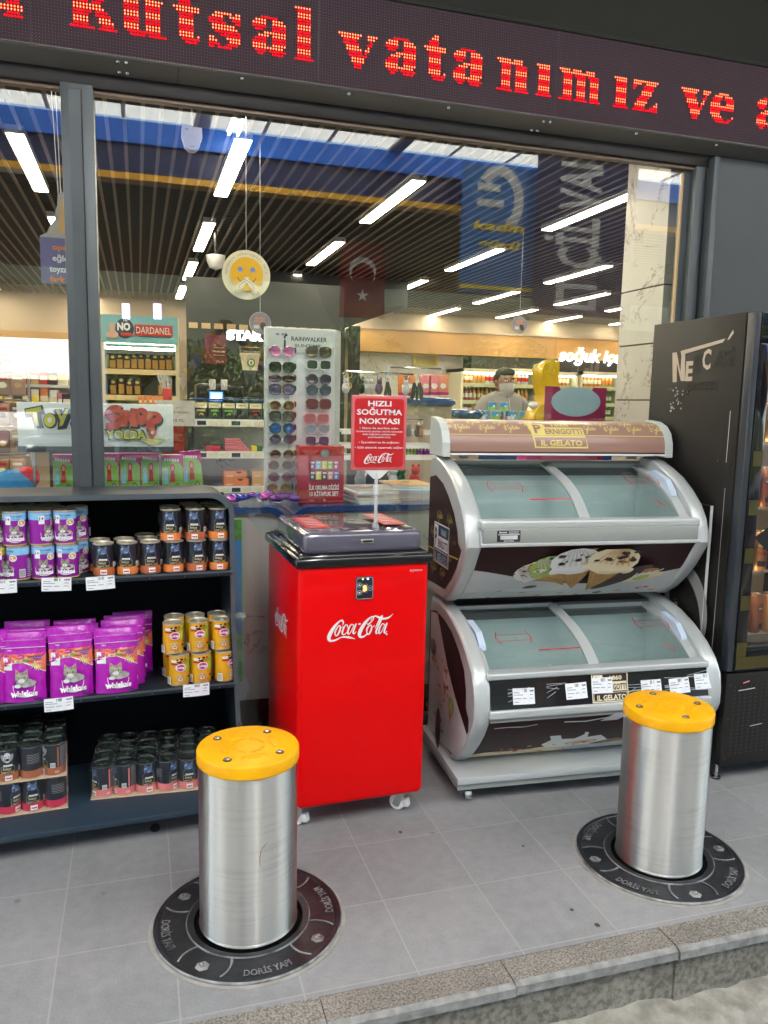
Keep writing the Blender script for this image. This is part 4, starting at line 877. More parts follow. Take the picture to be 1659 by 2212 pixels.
# price tags
def price_tag(loc, rz, tilt, wd, h, label, group, lean=0.):
    mb = MB(); n = 6
    bend = lambda u: -.004 * math.sin(u / wd * math.pi)
    vs = []; fs = []
    for i in range(n + 1):
        u = wd * i / n
        for v in (0, h): vs.append((u - wd / 2, bend(u), v - h / 2))
    fs = [(2 * i, 2 * i + 2, 2 * i + 3, 2 * i + 1) for i in range(n)]
    mb.add(vs, fs, PAPER); mb.add([(v[0], v[1] + .0006, v[2]) for v in vs], [tuple(reversed(f)) for f in fs], PAPER)
    a = Art()
    for k in range(12):
        if random.random() < .75: a.rect(wd * (.42 + .018 * k), h * .74, wd * (.43 + .018 * k), h * .95, INK, same=True)
    a.text('opet', wd * .86, h * .78, h * .14, NAVY, wd=wd * .2, bold=.04)
    for y, x0, x1 in ((.7, .05, .3), (.56, .05, .45), (.34, .05, .35), (.34, .42, .6), (.12, .06, .24), (.56, .76, .92), (.34, .76, .9)): a.rect(wd * x0, h * y, wd * x1, h * (y + .05), GREYINK, same=True)
    for y in (.26, .48): a.stroke([(.04 * wd, h * y), (.96 * wd, h * y)], h * .012, SKYB, same=True)
    a.stroke([(.72 * wd, h * .05), (.72 * wd, h * .66)], h * .012, SKYB, same=True)
    a.apply(mb, lambda u, v, h_: (u - wd / 2, bend(u) - h_, v - h / 2), .0002, .0004)
    o = mb.build('price_tag'); o.location = loc; o.rotation_euler = (lean, tilt, rz); return tag(o, label, 'price tag', group)
Mz = Matrix.Translation((1.135, 2.5, 0)) @ Matrix.Rotation(R(-4), 4, 'Z')
for u, z, tl, lab in ((.19, .452, .02, 'white price tag at the far left of the freezer rail'), (.4, .458, -.03, 'white price tag left of the one overlapping the cream badge'), (.505, .472, .03, 'white price tag overlapping the left edge of the cream badge'), (.71, .452, -.01, 'white price tag just right of the cream badge'), (.83, .452, -.06, 'tilted white price tag second from the right on the freezer rail'), (.94, .462, -.02, 'white price tag at the far right of the freezer rail')):
    p = Mz @ Vector((u, -.002 + .31 * (z - .406) - (.006 if .49 < u < .66 else .0035), z)); price_tag(p, R(-4), tl, .085, .058, lab, 'price tags on the freezer rail', -.3)

# ------------------------------------------------------------------ black drinks fridge on the right
FBLK = mat('scuffed black cabinet', (.013, .012, .011), .4, col2=(.018, .016, .015), scale=2.5, rvar=.08, spec=.3); FEDGE = mat('door edge bluish', (.03, .035, .045), .25); STRIPE_REFL = mat('painted stripe reflection', (.05, .042, .008), .35); FGL = glass('fridge door glass', (.9, .88, .85), 1.6)
LETT = mat('beige lettering', (.5, .42, .33), .5); GHOST = mat('lettering ghost', (.012, .011, .01), .5); WARM = lamp('fridge light strip', (1, .72, .4), 12)
FX, FY, FD, FH = 2.215, 2.49, .62, 1.875
fd = thing('drinks_fridge', 'tall black drinks fridge with peeling lettering on its side', 'drinks fridge', (FX, FY, 0), 0)
b = MB(); b.rbox((0, .05, .06), (.02, FD, FH), FBLK, .004, 2); b.box((.02, FD - .02, .06), (.72, FD, FH), FBLK); b.box((.022, FD - .03, .58), (.7, FD - .0205, FH - .06), LGREY); b.rbox((.7, .05, .06), (.72, FD, FH), FBLK, .004, 2); b.box((.02, .06, FH - .05), (.7, FD - .02, FH), FBLK); b.box((.02, .06, .06), (.7, FD - .02, .45), BLACK)
a = Art(); FS = lambda u, v: (u * .57, v)
a.poly([(.07, 1.3), (.105, 1.3), (.105, 1.58), (.07, 1.58)], GHOST) if 0 else None
sk = lambda u, v: (u, v + .085 * (u - .2) * 0)
a.poly([(.143, 1.744), (.172, 1.744), (.205, 1.66), (.205, 1.744), (.228, 1.744), (.238, 1.622), (.212, 1.622), (.178, 1.7), (.185, 1.618), (.158, 1.618)], LETT)
a.text('E', .262, 1.625, .078, LETT, wd=.045, bold=.04); a.text('C', .366, 1.668, .079, LETT, wd=.05, bold=.03); a.text('S', .31, 1.65, .08, GHOST, wd=.042, bold=.03); a.text('AFÉ', .47, 1.675, .06, GHOST, wd=.115, bold=.03); a.text('press', .35, 1.585, .05, GHOST, wd=.19, bold=.02)
a.poly([(.199, 1.748), (.205, 1.731), (.455, 1.768), (.468, 1.782)], LETT); a.poly([(.478, 1.774), (.492, 1.778), (.512, 1.8), (.507, 1.812), (.492, 1.795)], LETT)
for k in range(46): q = random.random(); blob(a, .16 + .1 * q + random.uniform(-.02, .02), 1.60 - .09 * abs(math.sin(q * 7)) + random.uniform(-.02, .02), random.uniform(.003, .007), random.choice([GHOST, GHOST, GREY]), 6)
blob(a, .185, 1.51, .01, GREY); blob(a, .18, 1.495, .007, LGREY)
for k in range(14): blob(a, random.uniform(.05, .5), random.uniform(.4, 1.8), random.uniform(.001, .003), GREY, 5)
a.stroke([(.55, .3), (.553, 1.2)], .003, GREY); a.stroke([(.548, 1.3), (.55, 1.5)], .003, LGREY)
a.apply(b, leftside(0, FD, 0), .0003, .0006); b.build('cabinet', fd)
b = MB(); b.rbox((.0, 0, .47), (.03, .045, FH - .004), FEDGE, .006, 3); b.box((.006, .044, .47), (.03, .05, FH - .01), BLACK); b.rbox((.03, -.004, .47), (.72, .03, .57), GBLACK, .004, 2); b.rbox((.03, -.004, FH - .12), (.72, .03, FH - .004), GBLACK, .004, 2); b.rbox((.03, -.004, .57), (.082, .03, FH - .12), GBLACK, .004, 2); b.rbox((.64, -.004, .57), (.72, .03, FH - .12), GBLACK, .004, 2)
a = Art()
for k in range(5): a.rect(.0, .05 + .19 * k, .046, .11 + .19 * k, STRIPE_REFL)  # reflection of safety stripes, painted onto the glossy bezel
a.rect(0, .0, .68, .05, STRIPE_REFL); a.apply(b, front(.034, -.004, .48)); b.build('door', fd)
b = MB(); b.box((.082, .008, .57), (.64, .012, FH - .12), FGL); a = Art(); a.poly([(.0, .44), (.25, .24), (.42, .5), (.3, .62)], BLACK); a.poly([(.2, .0), (.42, .5), (.52, .5), (.52, .0)], BLACK); a.apply(b, front(.082, .008, .57)); b.build('door_glass', fd)
b = MB()
for z in (.6, .86, 1.12, 1.38): b.box((.03, .08, z - .012), (.7, FD - .04, z), LGREY)
b.build('shelf_rack', fd)
b = MB(); b.box((.035, .06, .58), (.055, .075, FH - .13), WARM); b.box((.12, .075, FH - .14), (.68, .09, FH - .125), WARM); b.build('light_strip', fd)
b = MB(); b.rbox((0, -.002, .075), (.72, .03, .46), FBLK, .003, 2); a = Art()
for i in range(24):
    for j in range(18): a.ell(.045 + .026 * i + (.0 if j % 2 else .0), .05 + .0165 * j, .0042, .0042, INK, 6, same=True)
for q in ((.02, .34), (.02, .2), (.02, .03)): a.ell(q[0], q[1], .006, .006, INK, 8)
a.stroke([(.06, .315), (.14, .32)], .004, LGREY); a.stroke([(.08, .345), (.11, .352)], .005, PINK); a.stroke([(.13, .16), (.19, .165)], .003, LGREY); a.apply(b, front(0, -.002, .075)); b.build('grille', fd)
for x in (.03, .66):
    for y in (.05, .5):
        b = MB(); b.lathe([(.019, 0), (.019, .008), (.008, .012), (.008, .062)], 12, BLACK if y > .1 else STEEL, (x, y, 0)); b.lathe([(.02, 0), (.02, .006)], 12, BLACK, (x, y, 0)); b.build('foot', fd)
def drink_can(label, loc, rz, m1, m2, h=.16, r=.029, word=None):
    t = thing('drink_can', label, 'drink can', loc, rz, 'cans inside the black drinks fridge')
    b = MB(); b.lathe([(r * .8, 0), (r, .008), (r, h - .016), (r * .82, h - .004), (r * .82, h)], 24, m1, cap=True)
    a = Art(); a.ell(0, h * .66, .022, .018, INK, 14); a.text('NESCAFÉ', 0, h * .63, .006, WHITE, wd=.034, bold=.03); a.text('Xpress', 0, h * .42, .016, RED, wd=.036, shear=.1, bold=.03); a.rect(-.015, h * .12, .015, h * .26, INK, 4); a.apply(b, cyl(r)); b.build('body', t)
    MB().lathe([(r * .84, h - .003), (r * .84, h + .001), (r * .74, h + .001), (r * .72, h - .002), (.0001, h - .002)], 20, STEEL).build('lid', t); return t
C1 = mat('gold coffee can', (.55, .3, .14), .3, .4); C2 = mat('brown coffee can', (.25, .1, .06), .3, .3); n = 0
for si, z in enumerate((.6, .86, 1.12, 1.38)):
    for k in range(7):
        drink_can('%s coffee can, %s from the left on the %s shelf of the black fridge' % (('gold', 'brown')[(k + si) % 2], ORD[k], ('lowest', 'second lowest', 'third lowest', 'top')[si]), (FX + .118 + k * .07, FY + .085, z + .0005), R(random.uniform(-25, 25)), (C1, C2)[(k + si) % 2], INK)
cb = thing('side_panel', 'slim black panel with a grey swirl emblem beside the fridge', 'panel', (2.194, 2.63, 0))
b = MB(); b.box((0, 0, .05), (.016, .46, 1.12), FBLK); a = Art(); GS = mat('grey emblem', (.25, .25, .25), .5)
cxu, cyu = .3, .62
arc = [(cxu + .17 * math.cos(R(t)), cyu + .22 * math.sin(R(t)), .055 * math.sin(R((t + 40) * 180 / 185)) + .002) for t in range(-40, 146, 6)]; a.stroke(arc, 1, GS)
for k in range(4): a.poly([(cxu - .08 + .06 * k, cyu - .02 - .045 * k), (cxu - .04 + .06 * k, cyu - .02 - .045 * k), (cxu - .06 + .06 * k, cyu + .11 - .045 * k), (cxu - .09 + .06 * k, cyu + .1 - .045 * k)], GS)
a.ell(.38, .97, .035, .055, GS, 20); a.stroke([(.37, .95), (.385, .985)], .006, BLACK)
for k in range(60): blob(a, random.uniform(.02, .44), random.uniform(.5, 1.08), random.uniform(.001, .0028), LGREY, 5)
a.apply(b, leftside(0, .46, 0), .0003, .0006); b.build('board', cb); MB().box((-.002, -.003, .05), (.01, .0, 1.12), LGREY).build('white_edge', cb); MB().lathe([(.012, 0), (.012, .05)], 10, BLACK, (.008, .02, 0)).build('foot', cb)
# ------------------------------------------------------------------ pet food shelf
NAVYM = mat('dark navy steel', (.012, .019, .03), .42, .1, spec=.3, col2=(.016, .024, .036), scale=2, rvar=.06); NAVYE = mat('worn shelf edge', (.09, .11, .13), .4, .3)
SX, SY, SA = .325, 2.87, R(2.5)
SU = Vector((math.cos(SA), math.sin(SA), 0)); SV = Vector((-math.sin(SA), math.cos(SA), 0)); SO = Vector((SX, SY, 0))
def shx(px, yl, py=1250):     # local x of a measured column on the shelf's vertical plane at depth yl
    r = ray(px, py); t = ((SO + SV * yl - EYE).dot(SV)) / r.dot(SV); return (EYE + r * t - SO).dot(SU)
def sw(x, y, z): return SO + SU * x + SV * y + Vector((0, 0, z))
shelf = thing('shelf_unit', 'dark navy metal shelf unit stocked with pet food', 'shelf unit', SO, SA)
XL = -1.6; ZT = 1.172
ol = [(0.026, .06), (.02, .3), (.004, .7), (0, ZT - .075)] + [(-.075 + .075 * math.cos(R(t)), ZT - .075 + .075 * math.sin(R(t))) for t in (15, 30, 45, 60, 75, 90)] + [(XL, ZT)]
il = [(p[0] - .018, p[1] - (.018 if p[1] > 1.12 else 0)) for p in ol]; il[-1] = (XL, ZT - .02)
b = MB(); F = lambda p, q, h: (p, h, q)
n = len(ol); vs = [F(*p, 0) for p in ol] + [F(*p, 0) for p in il] + [F(*p, .28) for p in ol] + [F(*p, .28) for p in il]; fs = []; fe = []
for k in range(n - 1): fe.append((k + 1, k, n + k, n + k + 1)); fs += [(k, k + 1, 2 * n + k + 1, 2 * n + k), (n + k + 1, n + k, 3 * n + k, 3 * n + k + 1), (2 * n + k, 2 * n + k + 1, 3 * n + k + 1, 3 * n + k)]
b.add(vs, fs, NAVYM, True); b.add(vs, fe, NAVYE); b.build('side_and_top_shell', shelf)
MB().box((XL, .262, .06), (0, .279, ZT - .03), mat('black shelf back', (.004, .005, .008), .7, spec=.1)).build('back_panel', shelf)
for z, dx in ((.885, -.006), (.46, .004)):
    b = MB(); b.rbox((XL, .0, z - .02), (dx, .26, z), NAVYM, .003, 2); b.box((XL, -.0015, z - .006), (dx, .001, z + .0012), NAVYE)
    for k in range(9): b.box((-.12 * k - .06, -.0022, z - .014), (-.12 * k - .056, -.0005, z - .01), NAVYE)
    b.build('shelf_board', shelf)
b = MB(); b.rbox((XL, -.222, .078), (.01, .26, .1), mat('navy deck', (.022, .042, .065), .35, .1, col2=(.024, .042, .062), scale=3, rvar=.06), .004, 2); b.box((XL, -.06, 0), (.0, .25, .078), mat('black toe kick', (.008, .009, .011), .6)); b.prism([(-.222, .078), (-.222, .1), (0, .3), (.0, .078)][::-1], lambda p, q, h: (h, p, q), .008, .024, NAVYM); b.build('base_deck', shelf)

LIDM = mat('can lid steel', (.6, .56, .44), .35, .45, col2=(.5, .46, .36), scale=40); LIDD = mat('dark film lid', (.03, .045, .04), .15, .5)
TIN = mat('tin rim', (.62, .57, .46), .3, .6)
CPUR = mat('purple can', (.27, .012, .33), .3, coat=.2); CBLK = mat('black can', (.012, .016, .026), .3, coat=.2); CYEL = mat('amber can', (.75, .38, .01), .3, coat=.2)
FUR = mat('grey cat fur print', (.45, .44, .41), .5, col2=(.24, .23, .21), scale=110); FURD = mat('dark fur stripe', (.1, .09, .085), .5); EYEG = mat('green eye', (.5, .5, .15), .3); BFUR = mat('blue grey cat print', (.14, .19, .34), .5, col2=(.045, .065, .13), scale=90); DOGF = mat('golden fur print', (.72, .5, .24), .5, col2=(.5, .3, .12), scale=60); NOSE = mat('nose print', (.45, .16, .15), .5)
def cat_face(a, x, y, s, f=FUR, lying=False):
    a.ell(x + .55 * s, y - .75 * s, 1.25 * s, .55 * s, f, 16); a.ell(x, y - .05 * s, .85 * s, .75 * s, f, 18)
    for d in (-1, 1): a.poly([(x + d * .82 * s, y + .2 * s), (x + d * .72 * s, y + 1.15 * s), (x + d * .15 * s, y + .6 * s)], f); a.poly([(x + d * .7 * s, y + .4 * s), (x + d * .67 * s, y + .95 * s), (x + d * .32 * s, y + .6 * s)], NOSE)
    for k in (-1, 0, 1): a.stroke([(x + .17 * k * s, y + .68 * s), (x + .1 * k * s, y + .3 * s)], .09 * s, FURD, same=True)
    for d in (-1, 1):
        for k in range(3): a.stroke([(x + d * .85 * s, y - (.05 + .2 * k) * s), (x + d * .5 * s, y - (.12 + .15 * k) * s)], .07 * s, FURD, same=True)
        a.ell(x + d * .34 * s, y + .04 * s, .2 * s, .17 * s, EYEG, 12); a.ell(x + d * .34 * s, y + .04 * s, .09 * s, .14 * s, INK, 10)
    a.ell(x, y - .42 * s, .42 * s, .3 * s, WHITE, 14); a.poly([(x - .14 * s, y - .22 * s), (x + .14 * s, y - .22 * s), (x, y - .38 * s)], NOSE); a.stroke([(x, y - .38 * s), (x, y - .5 * s), (x - .15 * s, y - .58 * s)], .05 * s, INK); a.stroke([(x, y - .5 * s), (x + .15 * s, y - .58 * s)], .05 * s, INK, same=True)
    a.ell(x - .5 * s, y - 1.1 * s, .42 * s, .22 * s, LGREY, 12); a.ell(x + .5 * s, y - 1.1 * s, .45 * s, .22 * s, LGREY, 12)
def whisker_mark(a, x, y, wd):
    a.stroke(smooth_path([(x - wd * .5, y + wd * .42, wd * .02), (x - wd * .46, y + wd * .1, wd * .03), (x - wd * .3, y - wd * .1, wd * .04), (x, y - wd * .18, wd * .045), (x + wd * .3, y - wd * .1, wd * .04), (x + wd * .46, y + wd * .12, wd * .03), (x + wd * .5, y + wd * .36, wd * .02)], 3), 1, WHITE)
def art_tuna(a, h, band):
    a.rect(-.115, h * .74, .115, h * .945, band, 44); a.rect(-.115, h * .02, .115, h * .035, YEL, 44)
    a.rect(-.03, h * .62, -.012, h * .86, WHITE, 3); a.text('1+', -.021, h * .73, h * .1, PURP, bold=.03); a.text('Ton balıklı', .006, h * .83, h * .065, NAVY, wd=.036, bold=.01); a.text('Jöle içinde', .004, h * .77, h * .035, NAVY, wd=.022)
    a.ell(.022, h * .66, .013, .012, WHITE, 14); a.ell(.022, h * .665, .0105, .0085, TAN, 12); blob(a, .02, h * .67, .005, CREAM); blob(a, .026, h * .66, .004, ORANGE)
    cat_face(a, -.002, h * .46, .016); whisker_mark(a, 0, h * .2, .05); a.text('whiskas', 0, h * .16, h * .13, WHITE, wd=.052, bold=.05)
    a.rect(.04, h * .1, .056, h * .34, WHITE, 3)
    for k in range(9): a.rect(.041 + .0016 * k, h * .12, .0419 + .0016 * k, h * .32, INK, same=True)
    for k in range(9): a.rect(.062, h * (.12 + .06 * k), .105, h * (.14 + .06 * k), LGREY, 8, same=True)
    for k in range(7): a.rect(-.1, h * (.15 + .06 * k), -.06, h * (.165 + .06 * k), LGREY, 8, same=True)
def art_select(a, h, band, dog=False, word=True):
    a.rect(-.115, h * .03, .115, h * .26, band, 44)
    x0 = -.004
    if dog: a.ell(0, h * .75, .012, .018, LGREY, 14); a.ell(-.012, h * .74, .006, .014, GREY, 10, .4); a.ell(.012, h * .74, .006, .014, GREY, 10, -.4); a.ell(0, h * .69, .006, .005, INK, 8); a.ell(-.004, h * .78, .0018, .0018, INK, 6); a.ell(.004, h * .78, .0018, .0018, INK, 6)
    else:
        a.poly([(-.022, h * .5), (-.018, h * .62), (-.012, h * .74), (.012, h * .76), (.018, h * .62), (.02, h * .5)], BFUR); a.ell(-.002, h * .77, .015, .012, BFUR, 14, .3)
        a.poly([(-.012, h * .82), (-.014, h * .94), (-.003, h * .87)], BFUR); a.poly([(.004, h * .86), (.013, h * .95), (.013, h * .8)], BFUR); a.ell(-.011, h * .82, .0045, .003, SKYB, 8); a.ell(-.014, h * .78, .002, .0015, NOSE, 6); a.stroke([(-.006, h * .73), (.008, h * .7)], .002, SKYB)
    fx = [(-.018, h * .27), (.022, h * .27), (.022, h * .48), (.006, h * .52), (.006, h * .48), (-.018, h * .48)]
    a.stroke([(-.019, h * .26), (-.019, h * .47), (.021, h * .47), (.021, h * .26), (-.019, h * .26)], .0012, GOLD); a.rect(-.012, h * .485, .014, h * .54, WHITE, 3); a.text('petimix', .001, h * .495, h * .035, INK, wd=.02)
    a.text('Select', -.002, h * .385, h * .075, CREAM, wd=.024, shear=.2); a.text('Dog' if dog else 'Cat', .009, h * .285, h * .085, GOLD, wd=.02, shear=.2); a.rect(-.016, h * .29, -.004, h * .3, CREAM); a.rect(-.016, h * .32, -.002, h * .33, CREAM)
    a.rect(-.008, h * .06, .012, h * .21, WHITE, 3); 
    for q in (-.003, .002, .007): blob(a, q, h * .13, .0035, RED)
    a.text('400', .05, h * .1, h * .08, WHITE, wd=.012); a.rect(.052, h * .3, .0565, h * .9, band, 1)
    a.rect(.032, h * .28, .046, h * .42, WHITE, 2)
    for k in range(8): a.rect(.033 + .0016 * k, h * .29, .0338 + .0016 * k, h * .4, INK, same=True)
    for k in range(16): a.rect(.06, h * (.3 + .04 * k), .06 + random.uniform(.02, .035), h * (.312 + .04 * k), GREY, 6, same=True)
    for k in range(6): a.rect(-.08, h * (.5 + .05 * k), -.045, h * (.512 + .05 * k), GREY, 6, same=True)
def art_dogcan(a, h):
    a.rect(.02, h * .45, .05, h * .9, mat('lime print', (.5, .6, .05), .4), 8); a.rect(-.036, h * .78, -.004, h * .86, WHITE, 5); a.rect(-.036, h * .7, -.01, h * .76, RED, 5)
    for _ in range(10): blob(a, random.uniform(-.012, .016), h * random.uniform(.76, .9), .0045, random.choice([BROWN, ALM, BROWN]))
    a.ell(.022, h * .82, .0065, .0065, GREEN, 12); a.ell(0, h * .62, .018, .0145, WHITE, 18); a.ell(0, h * .62, .0135, .012, MAG, 16); a.text('Pedigree', 0, h * .59, h * .075, WHITE, wd=.034, bold=.03)
    a.ell(-.002, h * .3, .011, .013, DOGF, 16); a.ell(-.0125, h * .3, .005, .0115, TAN, 12, -.15); a.ell(.0085, h * .3, .005, .0115, TAN, 12, .15); a.ell(-.002, h * .24, .007, .007, VAN, 12); a.ell(-.002, h * .265, .003, .0025, INK, 8); a.ell(-.002, h * .19, .003, .004, PINK, 8)
    for d in (-.006, .002): a.ell(d, h * .34, .0017, .0017, INK, 6)
    a.ell(-.012, h * .12, .008, .005, DOGF, 10); a.ell(.008, h * .12, .008, .005, DOGF, 10); blob(a, .024, h * .32, .005, BROWN); a.rect(-.012, h * .03, .012, h * .045, BROWN, 3)
    a.rect(-.05, h * .08, -.034, h * .32, WHITE, 3)
    for k in range(8): a.rect(-.049 + .0016 * k, h * .1, -.0482 + .0016 * k, h * .3, INK, same=True)
    a.rect(.06, h * .1, .1, h * .8, mat('pale amber print', (.75, .5, .12), .4), 10)
def can_body(b, r, h, m):
    b.lathe([(r * .93, 0), (r, .003), (r, .005)], 36, TIN, cap=True); b.lathe([(r * .985, .005), (r * .985, h - .005)], 36, m, cap=False); b.lathe([(r * .985, h - .005), (r, h - .004)], 36, TIN, cap=False)
def can_lid(r, h, m=None):
    m = m or LIDM
    b = MB(); b.lathe([(r, h - .004), (r * 1.01, h - .001), (r * .985, h), (r * .95, h - .003), (r * .93, h - .004), (r * .55, h - .0035), (.0001, h - .0035)], 36, m, cap=False)
    b.tube([(.0085 * math.cos(t), -.004 + .011 * math.sin(t), h - .002) for t in [2 * math.pi * k / 14 for k in range(15)]], .0011, m, 5); b.box((-.004, .006, h - .003), (.004, .016, h - .0015), m); return b
def make_can(name, label, group, m, art, r=.0375, h=.117):
    t = thing(name, label, 'can', (0, 0, -5), 0, group); b = MB(); can_body(b, r, h, m); a = Art(); art(a, h); a.apply(b, cyl(r * .985), .00025, .0004); b.build('body', t); can_lid(r, h).build('lid', t); return t
used = set()
def place(proto, x, y, z, rz, label):
    if proto.name in used: return dup(proto, sw(x, y, z), SA + rz, label)
    used.add(proto.name); proto.location = sw(x, y, z); proto.rotation_euler = (0, 0, SA + rz); proto['label'] = label; return proto
G1 = 'purple cat food cans on the top shelf'; G2 = 'black cat food cans on the top shelf'; G3 = 'amber dog food cans on the middle shelf'; G4 = 'purple cat food bags on the middle shelf'
K = 1 / 3.024
tuna = make_can('cat_food_can', 'x', G1, CPUR, lambda a, h: art_tuna(a, h, SKYB)); tunay = make_can('cat_food_can', 'x', G1, CPUR, lambda a, h: art_tuna(a, h, YEL))
jit = lambda: random.uniform(-.15, .15)
spread = lambda xs: xs
SZ = .8855; HC = .1173
def dedupe(xs, d=.0752):
    xs = sorted(xs); out = [xs[-1]]
    for v in reversed(xs[:-1]): out.append(min(v, out[-1] - d))
    return out        # right to left
rows = {('upper', 0): [110, 277, 437], ('lower', 0): [125, 288, 448], ('upper', 1): [60, 215, 372, 515], ('lower', 1): [60, 215, 372, 515], ('upper', 2): [40, 190, 340], ('lower', 2): [40, 190, 340]}
rn = ('front', 'second', 'back')
rots = {('upper', 0): [-.1, .75, .1], ('lower', 0): [-.15, .12, -.95]}
for (tier, r_), xs in rows.items():
    X = dedupe([shx(x * K, .048 + .078 * r_) for x in xs])
    for i, x in enumerate(X):
        place(tuna, x, .048 + .078 * r_, SZ + (HC if tier == 'upper' else 0), rots.get((tier, r_), [random.uniform(-1, 1)] * 9)[min(i, 2)] if r_ == 0 else random.uniform(-1.2, 1.2), 'purple cat food can with light blue band, %s tier, %s row, %s from the right' % (tier, rn[r_], ORD[i]))
for tier in ('upper', 'lower'):
    place(tunay, dedupe([shx(x * K, .048) for x in rows[(tier, 0)]])[-1] - .077, .048, SZ + (HC if tier == 'upper' else 0), 1.2, 'purple cat food can with yellow band at the left end, %s tier' % tier)
selc = make_can('cat_food_can', 'x', G2, CBLK, lambda a, h: art_select(a, h, ORANGE), .036, .114); sell = make_can('cat_food_can', 'x', G2, CBLK, lambda a, h: art_select(a, h, mat('rust print', (.5, .13, .05), .4)), .036, .114)
rows = {('upper', 0): [1120, 1278, 1428], ('lower', 0): [680, 835, 985, 1135, 1285, 1432], ('upper', 1): [1115, 1265, 1400], ('lower', 1): [657, 815, 970, 1110, 1250, 1390], ('lower', 2): [950, 1090, 1230, 1370], ('upper', 2): [1240, 1372]}
tone = {('lower', 0): '101010', ('upper', 0): '101'}
for (tier, r_), xs in rows.items():
    X = dedupe([shx(x * K, .046 + .076 * r_) for x in xs], .0722)
    for i, x in enumerate(X):
        pr = selc if tone.get((tier, r_), '0101010')[i] == '1' else sell
        place(pr, x, .046 + .076 * r_, SZ + (.1143 if tier == 'upper' else 0), jit() * 1.8, 'black cat food can with %s band, %s tier, %s row, %s from the right' % ('orange' if pr is selc else 'rust', tier, rn[r_], ORD[i]))
dogc = make_can('dog_food_can', 'x', G3, CYEL, art_dogcan, .037, .116)
rows = {('lower', 0): [1168, 1312, 1465], ('upper', 0): [1132, 1296, 1448], ('lower', 1): [1130, 1285, 1430], ('upper', 1): [1140, 1275, 1420]}
for (tier, r_), xs in rows.items():
    yy = .045 if tier == 'lower' and r_ == 0 else .06 if r_ == 0 else .145
    X = dedupe([shx(x * K, yy, 1400) for x in xs], .0745)
    for i, x in enumerate(X): place(dogc, x, yy, .4608 + (.1163 if tier == 'upper' else 0), jit() if i else .5 * (tier == 'lower') + jit(), 'amber dog food can, %s tier, %s row, %s from the right' % (tier, rn[r_], ORD[i]))
